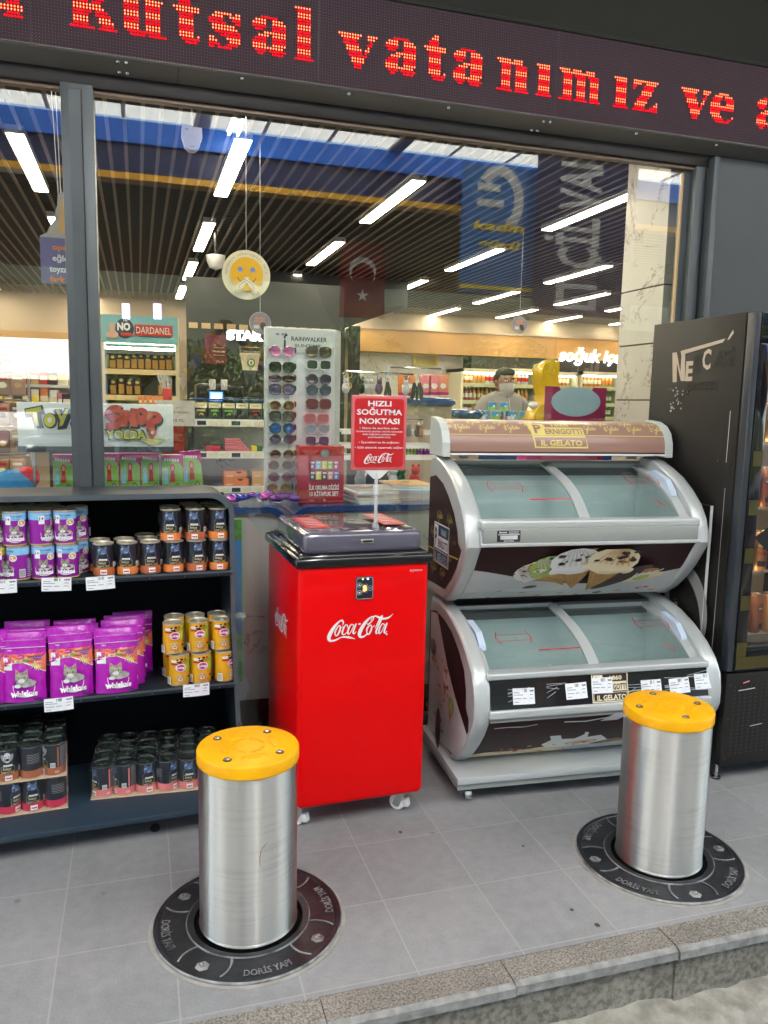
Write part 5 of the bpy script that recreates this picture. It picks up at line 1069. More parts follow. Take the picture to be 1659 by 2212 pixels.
# purple bags
BAG = mat('purple bag film', (.42, .008, .43), .22, bump=.8, bscale=26, coat=.3); BAGO = mat('salmon bag film', (.7, .14, .08), .28)
def make_bag():
    t = thing('cat_food_bag', 'x', 'bag', (0, 0, -5), 0, G4); WB, HB = .15, .235; NX, NZ = 10, 14
    dep = lambda v: .034 * (1 - (v / HB) ** 2.2) ** .5 * (.55 + .45 * min(1, (HB - v) / HB * 1.8)) if v < HB else 0
    def fy(u, v): e = 1 - abs(u / (WB / 2)) ** 4; return -(dep(v) * (.25 + .75 * e) + .003) + .0024 * math.sin(u * 130 + v * 90 + 9 * math.sin(v * 40)) * (1 if v < HB * .8 else .4)
    hw = lambda v: WB / 2 * (1 - .05 * math.sin(v / HB * math.pi) - .03 * (1 - v / HB))
    b = MB()
    for sgn in (1, -1):
        vs = [(hw(HB * j / NZ) * (2 * i / NX - 1), sgn * fy(hw(HB * j / NZ) * (2 * i / NX - 1) * .999, HB * j / NZ), HB * j / NZ) for j in range(NZ + 1) for i in range(NX + 1)]
        fs = [(j * (NX + 1) + i, j * (NX + 1) + i + 1, (j + 1) * (NX + 1) + i + 1, (j + 1) * (NX + 1) + i) for j in range(NZ) for i in range(NX)]
        b.add(vs, fs if sgn == 1 else [tuple(reversed(f)) for f in fs], BAG, True)
    ed = []
    for i in (0, NX):
        pass
    vs = []; 
    for j in range(NZ + 1):
        for x in (-1, 1):
            for sgn in (1, -1): vs.append((x * hw(HB * j / NZ), sgn * fy(hw(HB * j / NZ) * .999, HB * j / NZ), HB * j / NZ))
    fs = []
    for j in range(NZ): fs += [(4 * j + 1, 4 * j, 4 * j + 4, 4 * j + 5), (4 * j + 2, 4 * j + 3, 4 * j + 7, 4 * j + 6)]
    b.add(vs, fs, BAG, True); b.add([(-hw(0), fy(hw(0), 0), 0), (hw(0), fy(hw(0), 0), 0), (hw(0), -fy(hw(0), 0), 0), (-hw(0), -fy(hw(0), 0), 0)], [(3, 2, 1, 0)], BAG)
    a = Art(); c = WB * .48
    for i in range(12):
        xA, xB = -c + 2 * c * i / 12, -c + 2 * c * (i + 1) / 12; z0 = lambda x: .125 + .012 * math.cos(x / c * 1.4) - .028 * max(0, x / c)
        for j in range(5): a.put([(xA, z0(xA) + (.165 - z0(xA)) * j / 5), (xB, z0(xB) + (.165 - z0(xB)) * j / 5), (xB, z0(xB) + (.165 - z0(xB)) * (j + 1) / 5), (xA, z0(xA) + (.165 - z0(xA)) * (j + 1) / 5)], [(0, 1, 2, 3)], BAGO, same=True)
    a.n += 1
    a.stroke([(-c + 2 * c * k / 12, .125 + .012 * math.cos((-1 + k / 6) * 1.4) - .028 * max(0, -1 + k / 6)) for k in range(13)], .0022, WHITE)
    for j in range(3): a.rect(-c + .006, .112 + .014 * j, -c + .036, .1265 + .014 * j, WHITE, 3, same=True)
    a.n += 1; a.text('1+', -c + .02, .136, .013, PURP, bold=.03); a.text('Years', -c + .021, .126, .006, PURP, wd=.017)
    for _ in range(14): blob(a, random.uniform(-.028, .025), .146 + random.uniform(-.006, .008), .006, random.choice([TAN, ALM, GREEN, CREAM, ORANGE]))
    for (x, y) in ((.038, .128), (.05, .12)):
        for k in range(8): a.stroke([(x, y), (x + .013 * math.cos(k * .785), y + .013 * math.sin(k * .785))], .0025, CREAM, same=True)
        a.ell(x, y, .0055, .0055, YEL, 10)
    for k in range(5): a.rect(.015, .142 + .004 * k, .06, .1435 + .004 * k, GREYINK, same=True)
    cat_face(a, -.004, .088, .026); whisker_mark(a, .004, .034, .072); a.text('whiskas', .004, .024, .02, WHITE, wd=.088, bold=.05)
    a.stroke([(-c, .187), (c, .187)], .002, WHITE); a.text('Hav', -c + .03, .179, .006, WHITE, wd=.014)
    for k in range(18): a.rect(-c + .006 + .0075 * k, .213, -c + .010 + .0075 * k, .2145, LGREY, same=True)
    a.rect(.035, .008, .06, .014, NAVY)
    a.apply(b, lambda u, v, h: (u, fy(u, v) - h, v), .0003, .0012); b.build('pouch', t)
    b = MB(); b.box((-hw(HB), -.0015, HB - .003), (hw(HB), .0015, HB + .005), BAG); b.stroke if 0 else None; b.build('top_seal', t); return t
bag = make_bag()
for ci, (px, nrow, name) in enumerate(((765, 4, 'right'), (470, 3, 'middle'), (160, 3, 'left'), (-120, 2, 'farthest left'))):
    for r_ in range(nrow):
        yy = .042 + .062 * r_; x = shx(px * K, .03, 1400) + (.006 if r_ % 2 else -.004) + (.018 * r_ if ci == 0 else .006 * r_ if ci == 1 else 0)
        o = place(bag, x, yy, .4608, R(random.uniform(-3, 3)) - (.05 if ci == 2 else 0), 'purple cat food bag, %s in the %s column of bags' % (('foremost', 'second', 'third', 'rearmost')[r_] if r_ < nrow - 1 else 'rearmost', name))
        o.rotation_euler.x = R(-3 - 1.2 * r_); o.scale = (random.uniform(.96, 1.02), random.uniform(.9, 1.15), random.uniform(.95, 1.04)); o.rotation_euler.y = R(random.uniform(-1.2, 1.2))
# shrink wrapped trays
FILM = glass('shrink film', (.98, .99, .99), 1.16, .03, .012, (.7, .75, .75)); CARD = mat('tray cardboard', (.55, .4, .28), .8)
def pack(label, loc, rz, nx, ny, nz, protos, skip=()):
    t = thing('can_tray_pack', label, 'can pack', loc, rz, 'shrink wrapped can packs on the bottom deck'); r, h = .036, .114; p = .0732
    meshes = []
    for (m, fn) in protos:
        b = MB(); can_body(b, r, h, m); a = Art(); fn(a, h); a.apply(b, cyl(r * .985), .00025, .0004); meshes.append((b, can_lid(r, h, LIDD)))
    data = {}
    for k in range(nz):
        for j in range(ny):
            for i in range(nx):
                q = (k if nz > 1 else 0) % len(protos)
                if q not in data:
                    o = meshes[q][0].build('can', t); l = meshes[q][1].build('lid', o); data[q] = (o, l)
                else:
                    o = data[q][0].copy(); COL.objects.link(o); o.parent = t; l = data[q][1].copy(); COL.objects.link(l); l.parent = o
                o.location = (r + p * i, r + p * j, .004 + k * (h + .003)); o.rotation_euler = (0, 0, [-.9, -1.1, .3, .8, .1, 2., -1.2, .2][(i + j * 3 + k) % 8] if j == 0 else random.uniform(-3, 3))
    for k in range(nz):
        b = MB(); W2, D2 = p * nx, p * ny; b.rbox((-.004, -.004, .0 + k * (h + .003)), (W2 + .002, D2 + .002, .0035 + k * (h + .003)), CARD, .001, 1); b.build('cardboard_tray', t)
    b = MB(); zt = nz * (h + .003) + .004; b.rbox((-.006, -.006, .001), (W2 + .004, D2 + .004, zt), FILM, .012, 3)
    for v in range(len(b.v)):
        x, y, z = b.v[v]; b.v[v] = (x, y, z)
    b.build('shrink_film', t); return t
q1 = g(600 * K, (2600 + 905 / 1.659) / 1.8228, .104); q2 = g(1230 * K, (2600 + 845 / 1.659) / 1.8228, .104)
an = math.atan2(q2.y - q1.y, q2.x - q1.x)
PINKB = mat('rose print', (.72, .2, .2), .4); CRIM = mat('crimson print', (.55, .03, .08), .4); RUST = mat('chestnut print', (.36, .11, .05), .4)
pack('shrink wrapped tray of black and pink cat food cans on the bottom deck', (q1.x, q1.y, .1005), min(an, R(8)), 6, 4, 1, [(CBLK, lambda a, h: art_select(a, h, PINKB))])
q1 = g(440 * K, (2600 + 960 / 1.659) / 1.8228, .104)
pk = pack('double stack of shrink wrapped dog and cat food cans at the left', (q1.x - 6 * .0732 * math.cos(R(4)), q1.y - 6 * .0732 * math.sin(R(4)) + .005, .1005), R(4), 6, 4, 2, [(CBLK, lambda a, h: art_select(a, h, CRIM)), (CBLK, lambda a, h: art_select(a, h, RUST, True))])
# shelf price tags
for px, py, tl, lab in ((122, 1262, .03, 'white price tag under the purple cans'), (217, 1259, -.04, 'white curling price tag under the first black cans'), (3, 1267, 0, 'white price tag cut by the left edge of the photo'), (127, 1521, -.02, 'white price tag under the foremost purple bags'), (424, 1490, .0, 'white price tag under the amber dog food cans')):
    r = ray(px, py); tt = ((SO + SV * -.006 - EYE).dot(SV)) / r.dot(SV); p = EYE + r * tt
    price_tag(p, SA, tl, .094, .046, lab, 'price tags on the pet food shelf', -.05)
# picture board against the marble
p0 = w(500, 1120, 3.385); p1 = w(526, 1545, 3.385)
b = MB(); x0, x1, z0, z1 = p1.x - .26, p1.x, .28, p0.z; b.box((x0, 3.376, z0), (x1, 3.386, z1), mat('board edge', (.35, .5, .25), .5)); a = Art()
a.rect(0, 0, x1 - x0 - .006, z1 - z0 - .004, mat('sky blue board print', (.02, .14, .5), .4, col2=(.06, .3, .7), scale=5), 1)
H_ = z1 - z0; Wd = x1 - x0 - .006
a.poly([(0, H_ - .004), (Wd, H_ - .004), (Wd, H_ - .1), (Wd * .8, H_ - .08), (Wd * .55, H_ - .12), (0, H_ - .06)], mat('leaf print', (.12, .4, .03), .5, col2=(.05, .2, .02), scale=30)); a.poly([(0, 0), (Wd, 0), (Wd, .2), (Wd * .7, .24), (Wd * .4, .2), (0, .26)], MATS['leaf print'])
a.apply(b, front(x0, 3.376, z0)); tag(b.build('picture_board'), 'blue and green picture board leaning on marble behind the shelf', 'board')
# ------------------------------------------------------------------ inside the shop
LAMP = lamp('ceiling strip light', (1, .84, .62), 11.); 
def K4(x, y): return ((900 + x / 1.659) / 1.8228, (1000 + y / 1.659) / 1.8228)
def board(name, label, cat, px0, py0, px1, py1, Y, m, artf=None, th=.004, group=None, low=None, parent=None):
    p = w(px0, py0, Y); q = w(px1, py1, Y); x0, x1, z0, z1 = p.x, q.x, min(p.z, q.z), max(p.z, q.z)
    if low is not None: z0 = low
    b = MB(); b.box((x0, Y, z0), (x1, Y + th, z1), m)
    if artf: a = Art(); artf(a, x1 - x0, z1 - z0); k = max(1, Y / 4); a.apply(b, front(x0, Y, z0), .0004 * k, .0008 * k)
    o = b.build(name, parent)
    return tag(o, label, cat, group) if label else o
rowl = {-1.75: (4.5, 6.6, 8.6, 10.5), -.6: (4.84, 6.9, 8.9, 10.8), .57: (4.5, 6.63, 8.54, 10.35), 1.71: (4.9, 6.95, 8.87, 10.77), 3.12: (4.6, 6.69, 8.67, 10.6), 4.45: (4.9, 7.03, 9.03, 10.91), 5.5: (6.7, 8.69, 10.54), 6.5: (7., 9., 11.), 7.6: (6.7, 8.7, 10.6)}
lt = None
for ri, (x, ys) in enumerate(rowl.items()):
    for j, y in enumerate(ys + (3.38,)):  # extra short strip per row, added out of view to brighten the window display
        lab = ('added unseen short strip light above the window display in the %s row from the left' % ORD[ri]) if y == 3.38 else 'strip light, %s from the window in the %s row from the left' % (ORD[j], ORD[ri])
        if lt is None:
            lt = thing('ceiling_light', lab, 'ceiling light', (x, y, ZC), 0, 'warm strip lights in the slatted ceiling')
            MB().box((-.048, 0, -.012), (.048, 1.26, .03), WHITE).build('housing', lt); MB().box((-.042, .01, -.0165), (.042, 1.25, -.0122), LAMP).build('diffuser', lt)
        else:
            o = dup(lt, (x, y, ZC), 0, lab)
            if y == 3.38: o.scale.y = .5
# white detector and dome camera
p = w(414, 302, 3.75)
t = thing('motion_detector', 'white motion detector above the window inside', 'detector', (p.x, 3.75, p.z)); b = MB()
b.prism([(-.042, .045), (-.044, .01), (-.03, -.035), (-.012, -.05), (.012, -.05), (.03, -.035), (.044, .01), (.042, .045)][::-1], lambda p, q, h: (p, h, q), -.03, .02, mat('off white plastic', (.6, .6, .62), .5)); a = Art(); a.rect(-.015, -.01, .012, .012, LGREY); a.rect(-.012, -.038, .01, -.034, GREY); a.rect(-.03, .03, -.015, .036, GREY); a.apply(b, lambda u, v, h: (u, -.03 - h, v)); b.build('housing', t); MB().tube([(0, 0, .04), (0, .01, ZC - p.z + .03)], .004, BLACK).build('bracket', t)
p = w(466, 560, 7)
t = thing('dome_camera', 'small white dome camera under the slatted ceiling', 'camera', (p.x, 7, p.z)); MB().lathe([(.0001, -.09), (.05, -.07), (.075, -.02), (.08, .03)], 20, WHITE).build('dome', t); MB().tube([(0, 0, .02), (0, 0, ZC - p.z)], .012, BLACK).build('stem', t)
# hanging discs
def disc(label, px, py, rpx, Y, artf, m=CREAM):
    p = w(px, py, Y); r = rpx * (Y * 1.04) / 1710; t = thing('hanging_sign', label, 'hanging sign', (p.x, Y, p.z), 0, 'round signs hanging from the ceiling'); b = MB()
    T = Matrix.Rotation(R(90), 4, 'X'); b.lathe([(r, -.002), (r, .002)], 48, m, T=T); a = Art(); artf(a, r); a.apply(b, lambda u, v, h: (u, -.002 - h, v)); b.build('disc', t)
    MB().tube([(0, 0, r), (0, 0, ZC - p.z)], .0015, LGREY, 5).build('string', t)
SMY = mat('smiley yellow', (.75, .42, .01), .5); BEYE = mat('blue eye', (.12, .25, .6), .5)
def arc_text(a, s, r, a0, a1, h, m):
    n = len(s)
    for i, c in enumerate(s):
        if c == ' ': continue
        t = R(a0 + (a1 - a0) * i / (n - 1)); a.text(c, r * math.cos(t), r * math.sin(t), h, m, rot=t - math.pi / 2)
def smiley(a, r):
    arc_text(a, 'öpüşmeye tokalaşmaya mola', r * .8, 178, 8, r * .12, GREYINK); a.ell(0, .02 * r, r * .68, r * .68, SMY, 40)
    for d in (-1, 1): a.ell(d * r * .26, r * .2, r * .1, r * .1, BEYE, 16)
    a.stroke([(r * .42 * math.cos(R(t)), r * .05 + r * .42 * math.sin(R(t))) for t in range(205, 336, 10)], r * .03, BROWN)
    for d in (-1, 1):
        F = lambda u, v: (d * r * u, r * v)
        a.poly([F(-.12, -.15), F(-.05, -.1), F(.4, -.42), F(.66, -.5), F(.62, -.78), F(.3, -.7), F(.16, -.56)], CREAM); a.stroke([F(-.12, -.15), F(.28, -.42), F(.3, -.6), F(.5, -.72)], r * .025, GREYINK)
        for k in range(3): a.ell(d * r * (.22 + .07 * k), -r * (.62 + .03 * k), r * .06, r * .09, CREAM, 10); a.stroke([F(.2 + .07 * k, -.55 - .03 * k), F(.18 + .07 * k, -.7)], r * .02, GREYINK, same=True)
disc('round cream sign with a yellow smiling face and crossed hands', 532, 594, 48, 4.0, smiley)
def small(a, r):
    a.ell(0, 0, r * .97, r * .97, PURP if 0 else mat('dusk print', (.16, .13, .22), .5, col2=(.3, .28, .3), scale=9), 30); a.text("opet'se", -r * .05, r * .35, r * .2, ORANGE, wd=r * .9, bold=.03); a.text('fark eder', -r * .05, r * .1, r * .2, ORANGE, wd=r * 1., bold=.03); a.ell(r * .3, -r * .3, r * .28, r * .4, BROWN, 14, .5); a.rect(-r * .6, -r * .5, -r * .1, -r * .2, LGREY)
disc('small round purple sign with orange text above the sunglasses stand', 562, 698, 22, 4.6, small, LGREY); disc('small round grey sign hanging before the back wall', 1122, 702, 19, 6.0, small, GREY)
p0 = w(82, 410, 3.6); p1 = w(188, 617, 3.6); W2 = p1.x - p0.x; H2 = p0.z - p1.z
b = MB(); CUT = mat('cutout card', (.42, .4, .38), .6, col2=(.36, .32, .3), scale=6); VIO = mat('violet card', (.14, .13, .3), .5)
ol = [(0, 0), (1, 0), (1, .78), (.72, .82), (.66, .95), (.55, 1), (.42, .98), (.4, .85), (.36, .8), (.34, .7), (.22, .62), (.16, .55), (0, .51)]
b.prism([(q[0] * W2, q[1] * H2) for q in ol], lambda u, v, h: (u, h, v), -.001, .002, CUT); b.v = [(v[0] - W2 / 2, v[1], v[2] - H2 / 2) for v in b.v]
a = Art(); a.rect(-W2 / 2, -H2 / 2, W2 / 2, -H2 / 2 + H2 * .5, VIO); a.poly([(-.02, H2 * .05), (.05, H2 * .1), (.03, H2 * .4), (.0, H2 * .42)], TAN)
for s_, y, m in (("opet'se", .37, ORANGE), ('eğlence', .25, WHITE), ('toyzz shop', .13, WHITE), ('fark eder', .02, ORANGE)): a.text(s_, .012, -H2 / 2 + H2 * y, H2 * .065, m, wd=W2 * (.62 if len(s_) < 9 else .76), bold=.03)
a.apply(b, lambda u, v, h: (u, -.001 - h, v)); t = thing('hanging_sign', 'cut out card sign with violet text panel hanging in the left pane', 'hanging sign', (p0.x + W2 / 2, 3.6, (p0.z + p1.z) / 2)); b.build('card', t); b = MB(); b.tube([(-.012, 0, H2 / 2 - .005), (-.03, 0, ZC - t.location.z)], .0018, WHITE, 5); b.tube([(-.002, 0, H2 / 2 - .005), (-.012, 0, ZC - t.location.z)], .0018, WHITE, 5); b.build('string', t)

# window display ------------------------------------------------------------
YT = mat('cartoon yellow', (.72, .66, .08), .5); SHADOWP = mat('slate outline', (.05, .07, .1), .5); CORAL = mat('coral red', (.62, .09, .08), .5); WBOARD = mat('white board', (.82, .85, .86), .4)
def toyboard(a, W, H):
    def L_(polys, holes=()):
        for pl in polys:
            a.stroke([(x * W + .004, y * H - .006) for x, y in pl], .02, SHADOWP, close=True)
        for pl in polys: a.poly([(x * W + .004, y * H - .005) for x, y in pl], SHADOWP); 
        for pl in polys: a.poly([(x * W, y * H) for x, y in pl], YT)
        for pl in polys: a.stroke([(x * W, y * H) for x, y in pl], .0055, SHADOWP, close=True)
    L_([[(.05, .84), (.15, .92), (.155, .8), (.125, .77), (.14, .46), (.115, .47), (.095, .74), (.055, .73)]])
    a.ell(.205 * W, .59 * H, .036 * W + .005, .15 * H + .005, SHADOWP, 24); a.ell(.2 * W, .6 * H, .036 * W, .15 * H, YT, 24); a.ell(.2 * W, .61 * H, .013 * W, .06 * H, WBOARD, 16)
    L_([[(.235, .85), (.265, .85), (.275, .7), (.3, .87), (.33, .87), (.285, .48), (.255, .45), (.262, .6)], [(.335, .86), (.41, .87), (.405, .8), (.375, .55), (.41, .55), (.41, .46), (.335, .47), (.335, .55), (.37, .78), (.34, .78)]])
    a.rect(.522 * W, .5 * H, .533 * W, .68 * H, SHADOWP)
    def rd(pts, wd): 
        a.stroke(smooth_path([(x * W + .006, y * H - .008) for x, y in pts], 4) if len(pts) > 2 else [(x * W + .006, y * H - .008) for x, y in pts], wd * 1.1, SHADOWP); return pts
    S1 = [(.655, .86), (.61, .88), (.575, .78), (.6, .69), (.635, .62), (.62, .5), (.56, .47)]
    H1, H3, H4 = [(.675, .86), (.665, .47)], [(.745, .9), (.735, .48)], [(.67, .68), (.74, .7)]
    P1 = [(.855, .84), (.845, .4)]
    for pl in (S1, H1, H3, H4, P1): rd(pl, .034)
    a.ell(.79 * W + .006, .72 * H - .008, .05 * W, .2 * H, SHADOWP, 24); a.ell(.875 * W + .006, .68 * H - .008, .05 * W, .15 * H, SHADOWP, 24)
    for pl in (S1, H1, H3, H4, P1): a.stroke(smooth_path([(x * W, y * H) for x, y in pl], 4) if len(pl) > 2 else [(x * W, y * H) for x, y in pl], .033, CORAL)
    a.ell(.79 * W, .72 * H, .05 * W, .2 * H, CORAL, 24); a.ell(.785 * W, .77 * H, .009 * W, .04 * H, SHADOWP, 12); a.ell(.875 * W, .69 * H, .05 * W, .15 * H, CORAL, 24); a.ell(.875 * W, .72 * H, .009 * W, .03 * H, SHADOWP, 12)
    a.text('YOLDA', .685 * W, .185 * H, .22 * H, SHADOWP, wd=.285 * W, bold=.07); a.text('YOLDA', .685 * W, .2 * H, .19 * H, YT, wd=.262 * W, bold=.03)
    a.poly([(.78 * W, .17 * H), (.9 * W, .26 * H), (.95 * W, .16 * H), (.85 * W, .05 * H)], CREAM); a.stroke([(.8 * W, .2 * H), (.9 * W, .1 * H)], .006, YEL); a.stroke([(.84 * W, .21 * H), (.94 * W, .17 * H)], .004, GREEN)
    a.poly([(.835 * W, .31 * H), (.882 * W, .31 * H), (.858 * W, .18 * H)], CORAL); a.ell(.858 * W, .34 * H, .027 * W, .1 * H, CORAL, 20); a.ell(.858 * W, .345 * H, .012 * W, .042 * H, WBOARD, 14)
p0 = w(35, 868, 3.44); p1 = w(375, 966, 3.44)
t = thing('shop_board', 'wide white board with yellow and coral cartoon lettering behind the mullion', 'sign', ((p0.x + p1.x) / 2, 3.44, p1.z)); b = MB(); WW, HH = p1.x - p0.x, p0.z - p1.z
b.rbox((-WW / 2, 0, 0), (WW / 2, .012, HH), WBOARD, .004, 2); a = Art(); toyboard(a, WW, HH); a.apply(b, lambda u, v, h: (u - WW / 2, -h, v), .0003); b.build('board', t)
MB().box((-WW / 2 - .002, -.004, -.02), (WW / 2 + .002, .016, .002), SHADOWP).build('base_rail', t)
b = MB(); b.box((-WW / 2 + .05, .004, 1.046 - t.location.z), (-WW / 2 + .06, .012, -.015), STEEL); b.box((WW / 2 - .06, .004, 1.046 - t.location.z), (WW / 2 - .05, .012, -.015), STEEL); b.build('stand_leg', t)
def toybox(a, W, H):
    a.rect(.002, .002, W - .002, H - .002, mat('grass green print', (.18, .42, .06), .4, col2=(.35, .55, .14), scale=14)); a.poly([(0, H), (W, H), (W, H * .74), (W * .85, H * .84), (W * .5, H * .9), (0, H * .9)], MAG); a.poly([(0, 0), (W, 0), (W, H * .03), (W * .35, H * .04), (0, H * .16)], MAG)
    for k in range(6): a.ell(W * (.16 + .12 * k), H * (.915 - .004 * k), W * .05, H * .03, WHITE, 8, same=True)
    for x, y, m, s_ in ((.2, .6, SKYB, 1), (.5, .66, RED, 1.15), (.4, .26, MAG, .95), (.72, .3, DGREEN, 1.05)):   # plain wooden skittle dolls
        a.poly([(W * (x - .11 * s_), H * (y - .16 * s_)), (W * (x + .11 * s_), H * (y - .16 * s_)), (W * (x + .07 * s_), H * (y + .04 * s_)), (W * (x - .07 * s_), H * (y + .04 * s_))], m); a.ell(W * x, H * (y + .08 * s_), W * .1 * s_, H * .065 * s_, m, 14); a.ell(W * x, H * (y + .075 * s_), W * .062 * s_, H * .045 * s_, SKIN, 12)
boxes = [(112, 160, 983), (213, 257, 980), (257, 303, 980), (303, 348, 980), (348, 396, 983), (396, 442, 975)]
bl = ['toy box left of the mullion', 'toy box touching the mullion on its right', 'second toy box right of the mullion', 'third toy box right of the mullion', 'shorter toy box set a little forward', 'tilted toy box at the right end of the row']
for i, (x0, x1, y) in enumerate(boxes):
    Y = 3.52 - (.02 if i == 4 else 0); p = w(x0, y, Y); q = w(x1, y, Y); t = thing('toy_box', 'green and magenta ' + bl[i], 'toy box', ((p.x + q.x) / 2, Y, 1.0455), 0, 'green and magenta toy boxes in the window'); W2 = q.x - p.x - .002; H2 = p.z - 1.0455
    b = MB(); b.box((-W2 / 2, 0, 0), (W2 / 2, .04, H2), MAG); a = Art(); toybox(a, W2, H2); a.apply(b, lambda u, v, h: (u - W2 / 2, -h, v)); b.build('carton', t); MB().box((-W2 / 2 + .001, .001, H2), (W2 / 2 - .001, .039, H2 + .0015), WHITE if i == 4 else PURP).build('top_flap', t)
    if i == 5: t.rotation_euler.y = R(-4)
board('price_notice', 'white paper notice about a ten pack of masks behind the board', 'notice', 338, 864, 421, 921, 3.72, mat('warm paper', (.62, .56, .48), .7), lambda a, W, H: [a.text('10’LU', W * .62, H * .7, H * .06, GREYINK, wd=W * .2), a.text('EKLİ MASKE', W * .56, H * .5, H * .075, INK, wd=W * .6), a.text('10 TL.', W * .58, H * .18, H * .1, INK, wd=W * .3)])
def ellipsoid(b, c, rx, ry, rz, m, n=20):
    b.lathe([(max(.0001, math.sin(math.pi * k / 12)), -math.cos(math.pi * k / 12)) for k in range(13)], n, m, cap=False, T=Matrix.Translation(c) @ Matrix.Diagonal((rx, ry, rz, 1)))
p = w(28, 1035, 3.62)
t = thing('plush_toy', 'blue plush toy with a red cap part at the left window', 'plush toy', (p.x, 3.62, 1.046)); PL = mat('blue plush', (.03, .22, .5), .95, bump=.6, bscale=160); b = MB(); ellipsoid(b, (0, 0, .075), .09, .07, .075, PL); b.build('body', t); b = MB(); ellipsoid(b, (.055, .01, .115), .05, .045, .045, mat('red plush', (.6, .03, .05), .95, bump=.6, bscale=160)); b.build('cap', t)
p = w(122, 1045, 3.5); t = thing('toy_car', 'small red toy car beside the blue plush toy', 'toy car', (p.x, 3.5, 1.046)); b = MB(); b.rbox((-.03, -.015, .006), (.03, .015, .022), RED, .005, 2); b.rbox((-.016, -.013, .02), (.014, .013, .034), BLACK, .005, 2); b.build('body', t)
for x in (-.018, .018):
    for y in (-.014, .014): MB().lathe([(.0001, -.003), (.008, -.003), (.008, .003), (.0001, .003)], 14, BLACK, T=Matrix.Translation((x, y, .008)) @ Matrix.Rotation(R(90), 4, 'X')).build('wheel', t)

# sunglasses stand
YS = 3.66; p0 = w(572, 705, YS); p1 = w(724, 705, YS); p2 = w(744, 708, YS)
SW_ = p1.x - p0.x; st_ = thing('sunglasses_stand', 'white sunglasses stand with a printed header in the window', 'display stand', (p0.x, YS, 1.0455)); SH = p0.z - 1.0455
PANEL = mat('stand panel', (.8, .82, .86), .35, col2=(.76, .78, .83), scale=2)
b = MB(); b.rbox((0, 0, 0), (SW_, .03, SH), PANEL, .003, 2); b.box((.0, -.004, 0), (.014, .002, SH), WHITE); b.box((SW_ - .008, -.004, 0), (SW_, .002, SH), WHITE); b.build('front_panel', st_)
MB().prism([(SW_, 0.0), (SW_ + .04, .05), (SW_ + .04, .2), (SW_, .2)], lambda u, v, h: (u, v, h), 0, SH, mat('stand side', (.5, .52, .55), .4)).build('side_panel', st_)
b = MB(); b.box((.012, -.006, SH - .115), (SW_ - .006, -.001, SH - .005), mat('stand header', (.66, .67, .66), .4)); a = Art(); HW = SW_ - .018
a.text('RAINWALKER', HW * .62, .056, .02, INK, wd=HW * .54, bold=.02); a.text('SUNTIME', HW * .6, .028, .015, INK, wd=HW * .4, bold=.008)
a.poly([(HW * .235, .02), (HW * .27, .02), (HW * .265, .06), (HW * .24, .06)], INK); a.ell(HW * .25, .07, .005, .007, INK, 10); a.poly([(HW * .24, .07), (HW * .3, .078), (HW * .265, .092)], INK)
for x in (.12, .2): a.rect(HW * x, .078, HW * (x + .05), .088, GREYINK)
for k in range(4): a.rect(HW * .02, .03 + .012 * k, HW * .2, .0312 + .012 * k, LGREY, same=True)
a.apply(b, front(.012, -.006, SH - .115)); b.build('header', st_)
b = MB()
for cx in (SW_ * .47, SW_ * .93):
    b.tube([(cx - .045 if cx < .2 else cx - .035, -.012, .02), (cx - .045 if cx < .2 else cx - .035, -.012, SH - .14)], .002, LGREY, 6)
b.build('rail', st_)
sg = [(350, 635, 'pink mirrored aviator', (.6, .1, .4), STEEL), (350, 740, 'black square', (.03, .04, .03), BLACK), (350, 815, 'brown narrow', (.09, .03, .02), BLACK), (350, 885, 'violet gradient square', (.16, .12, .25), BLACK), (350, 990, 'brown gradient round', (.16, .06, .05), GOLD), (350, 1060, 'grey mirrored square', (.1, .11, .1), BLACK), (350, 1140, 'blue mirrored round', (.01, .12, .45), BLACK), (350, 1210, 'violet round', (.1, .08, .17), STEEL), (350, 1310, 'thin brown round', (.15, .07, .05), GOLD), (340, 1380, 'dark brown round', (.07, .02, .01), GOLD), (340, 1455, 'brown and pink aviator', (.2, .05, .1), GOLD), (330, 1530, 'gold brown aviator', (.3, .15, .05), GOLD),
      (590, 640, 'brown wayfarer', (.09, .06, .02), BROWN), (590, 725, 'white framed', (.03, .06, .03), WHITE), (590, 820, 'round violet black', (.05, .02, .07), BLACK), (590, 890, 'black and gold round', (.08, .1, .16), BLACK), (590, 980, 'rose brown square', (.12, .06, .06), BROWN), (575, 1075, 'pale pink framed', (.5, .2, .22), PINK), (580, 1145, 'pale blue mirrored', (.3, .42, .5), LGREY), (580, 1220, 'white framed violet', (.1, .06, .2), WHITE)]
ZTAG = mat('display disc', (.02, .02, .02), .4)
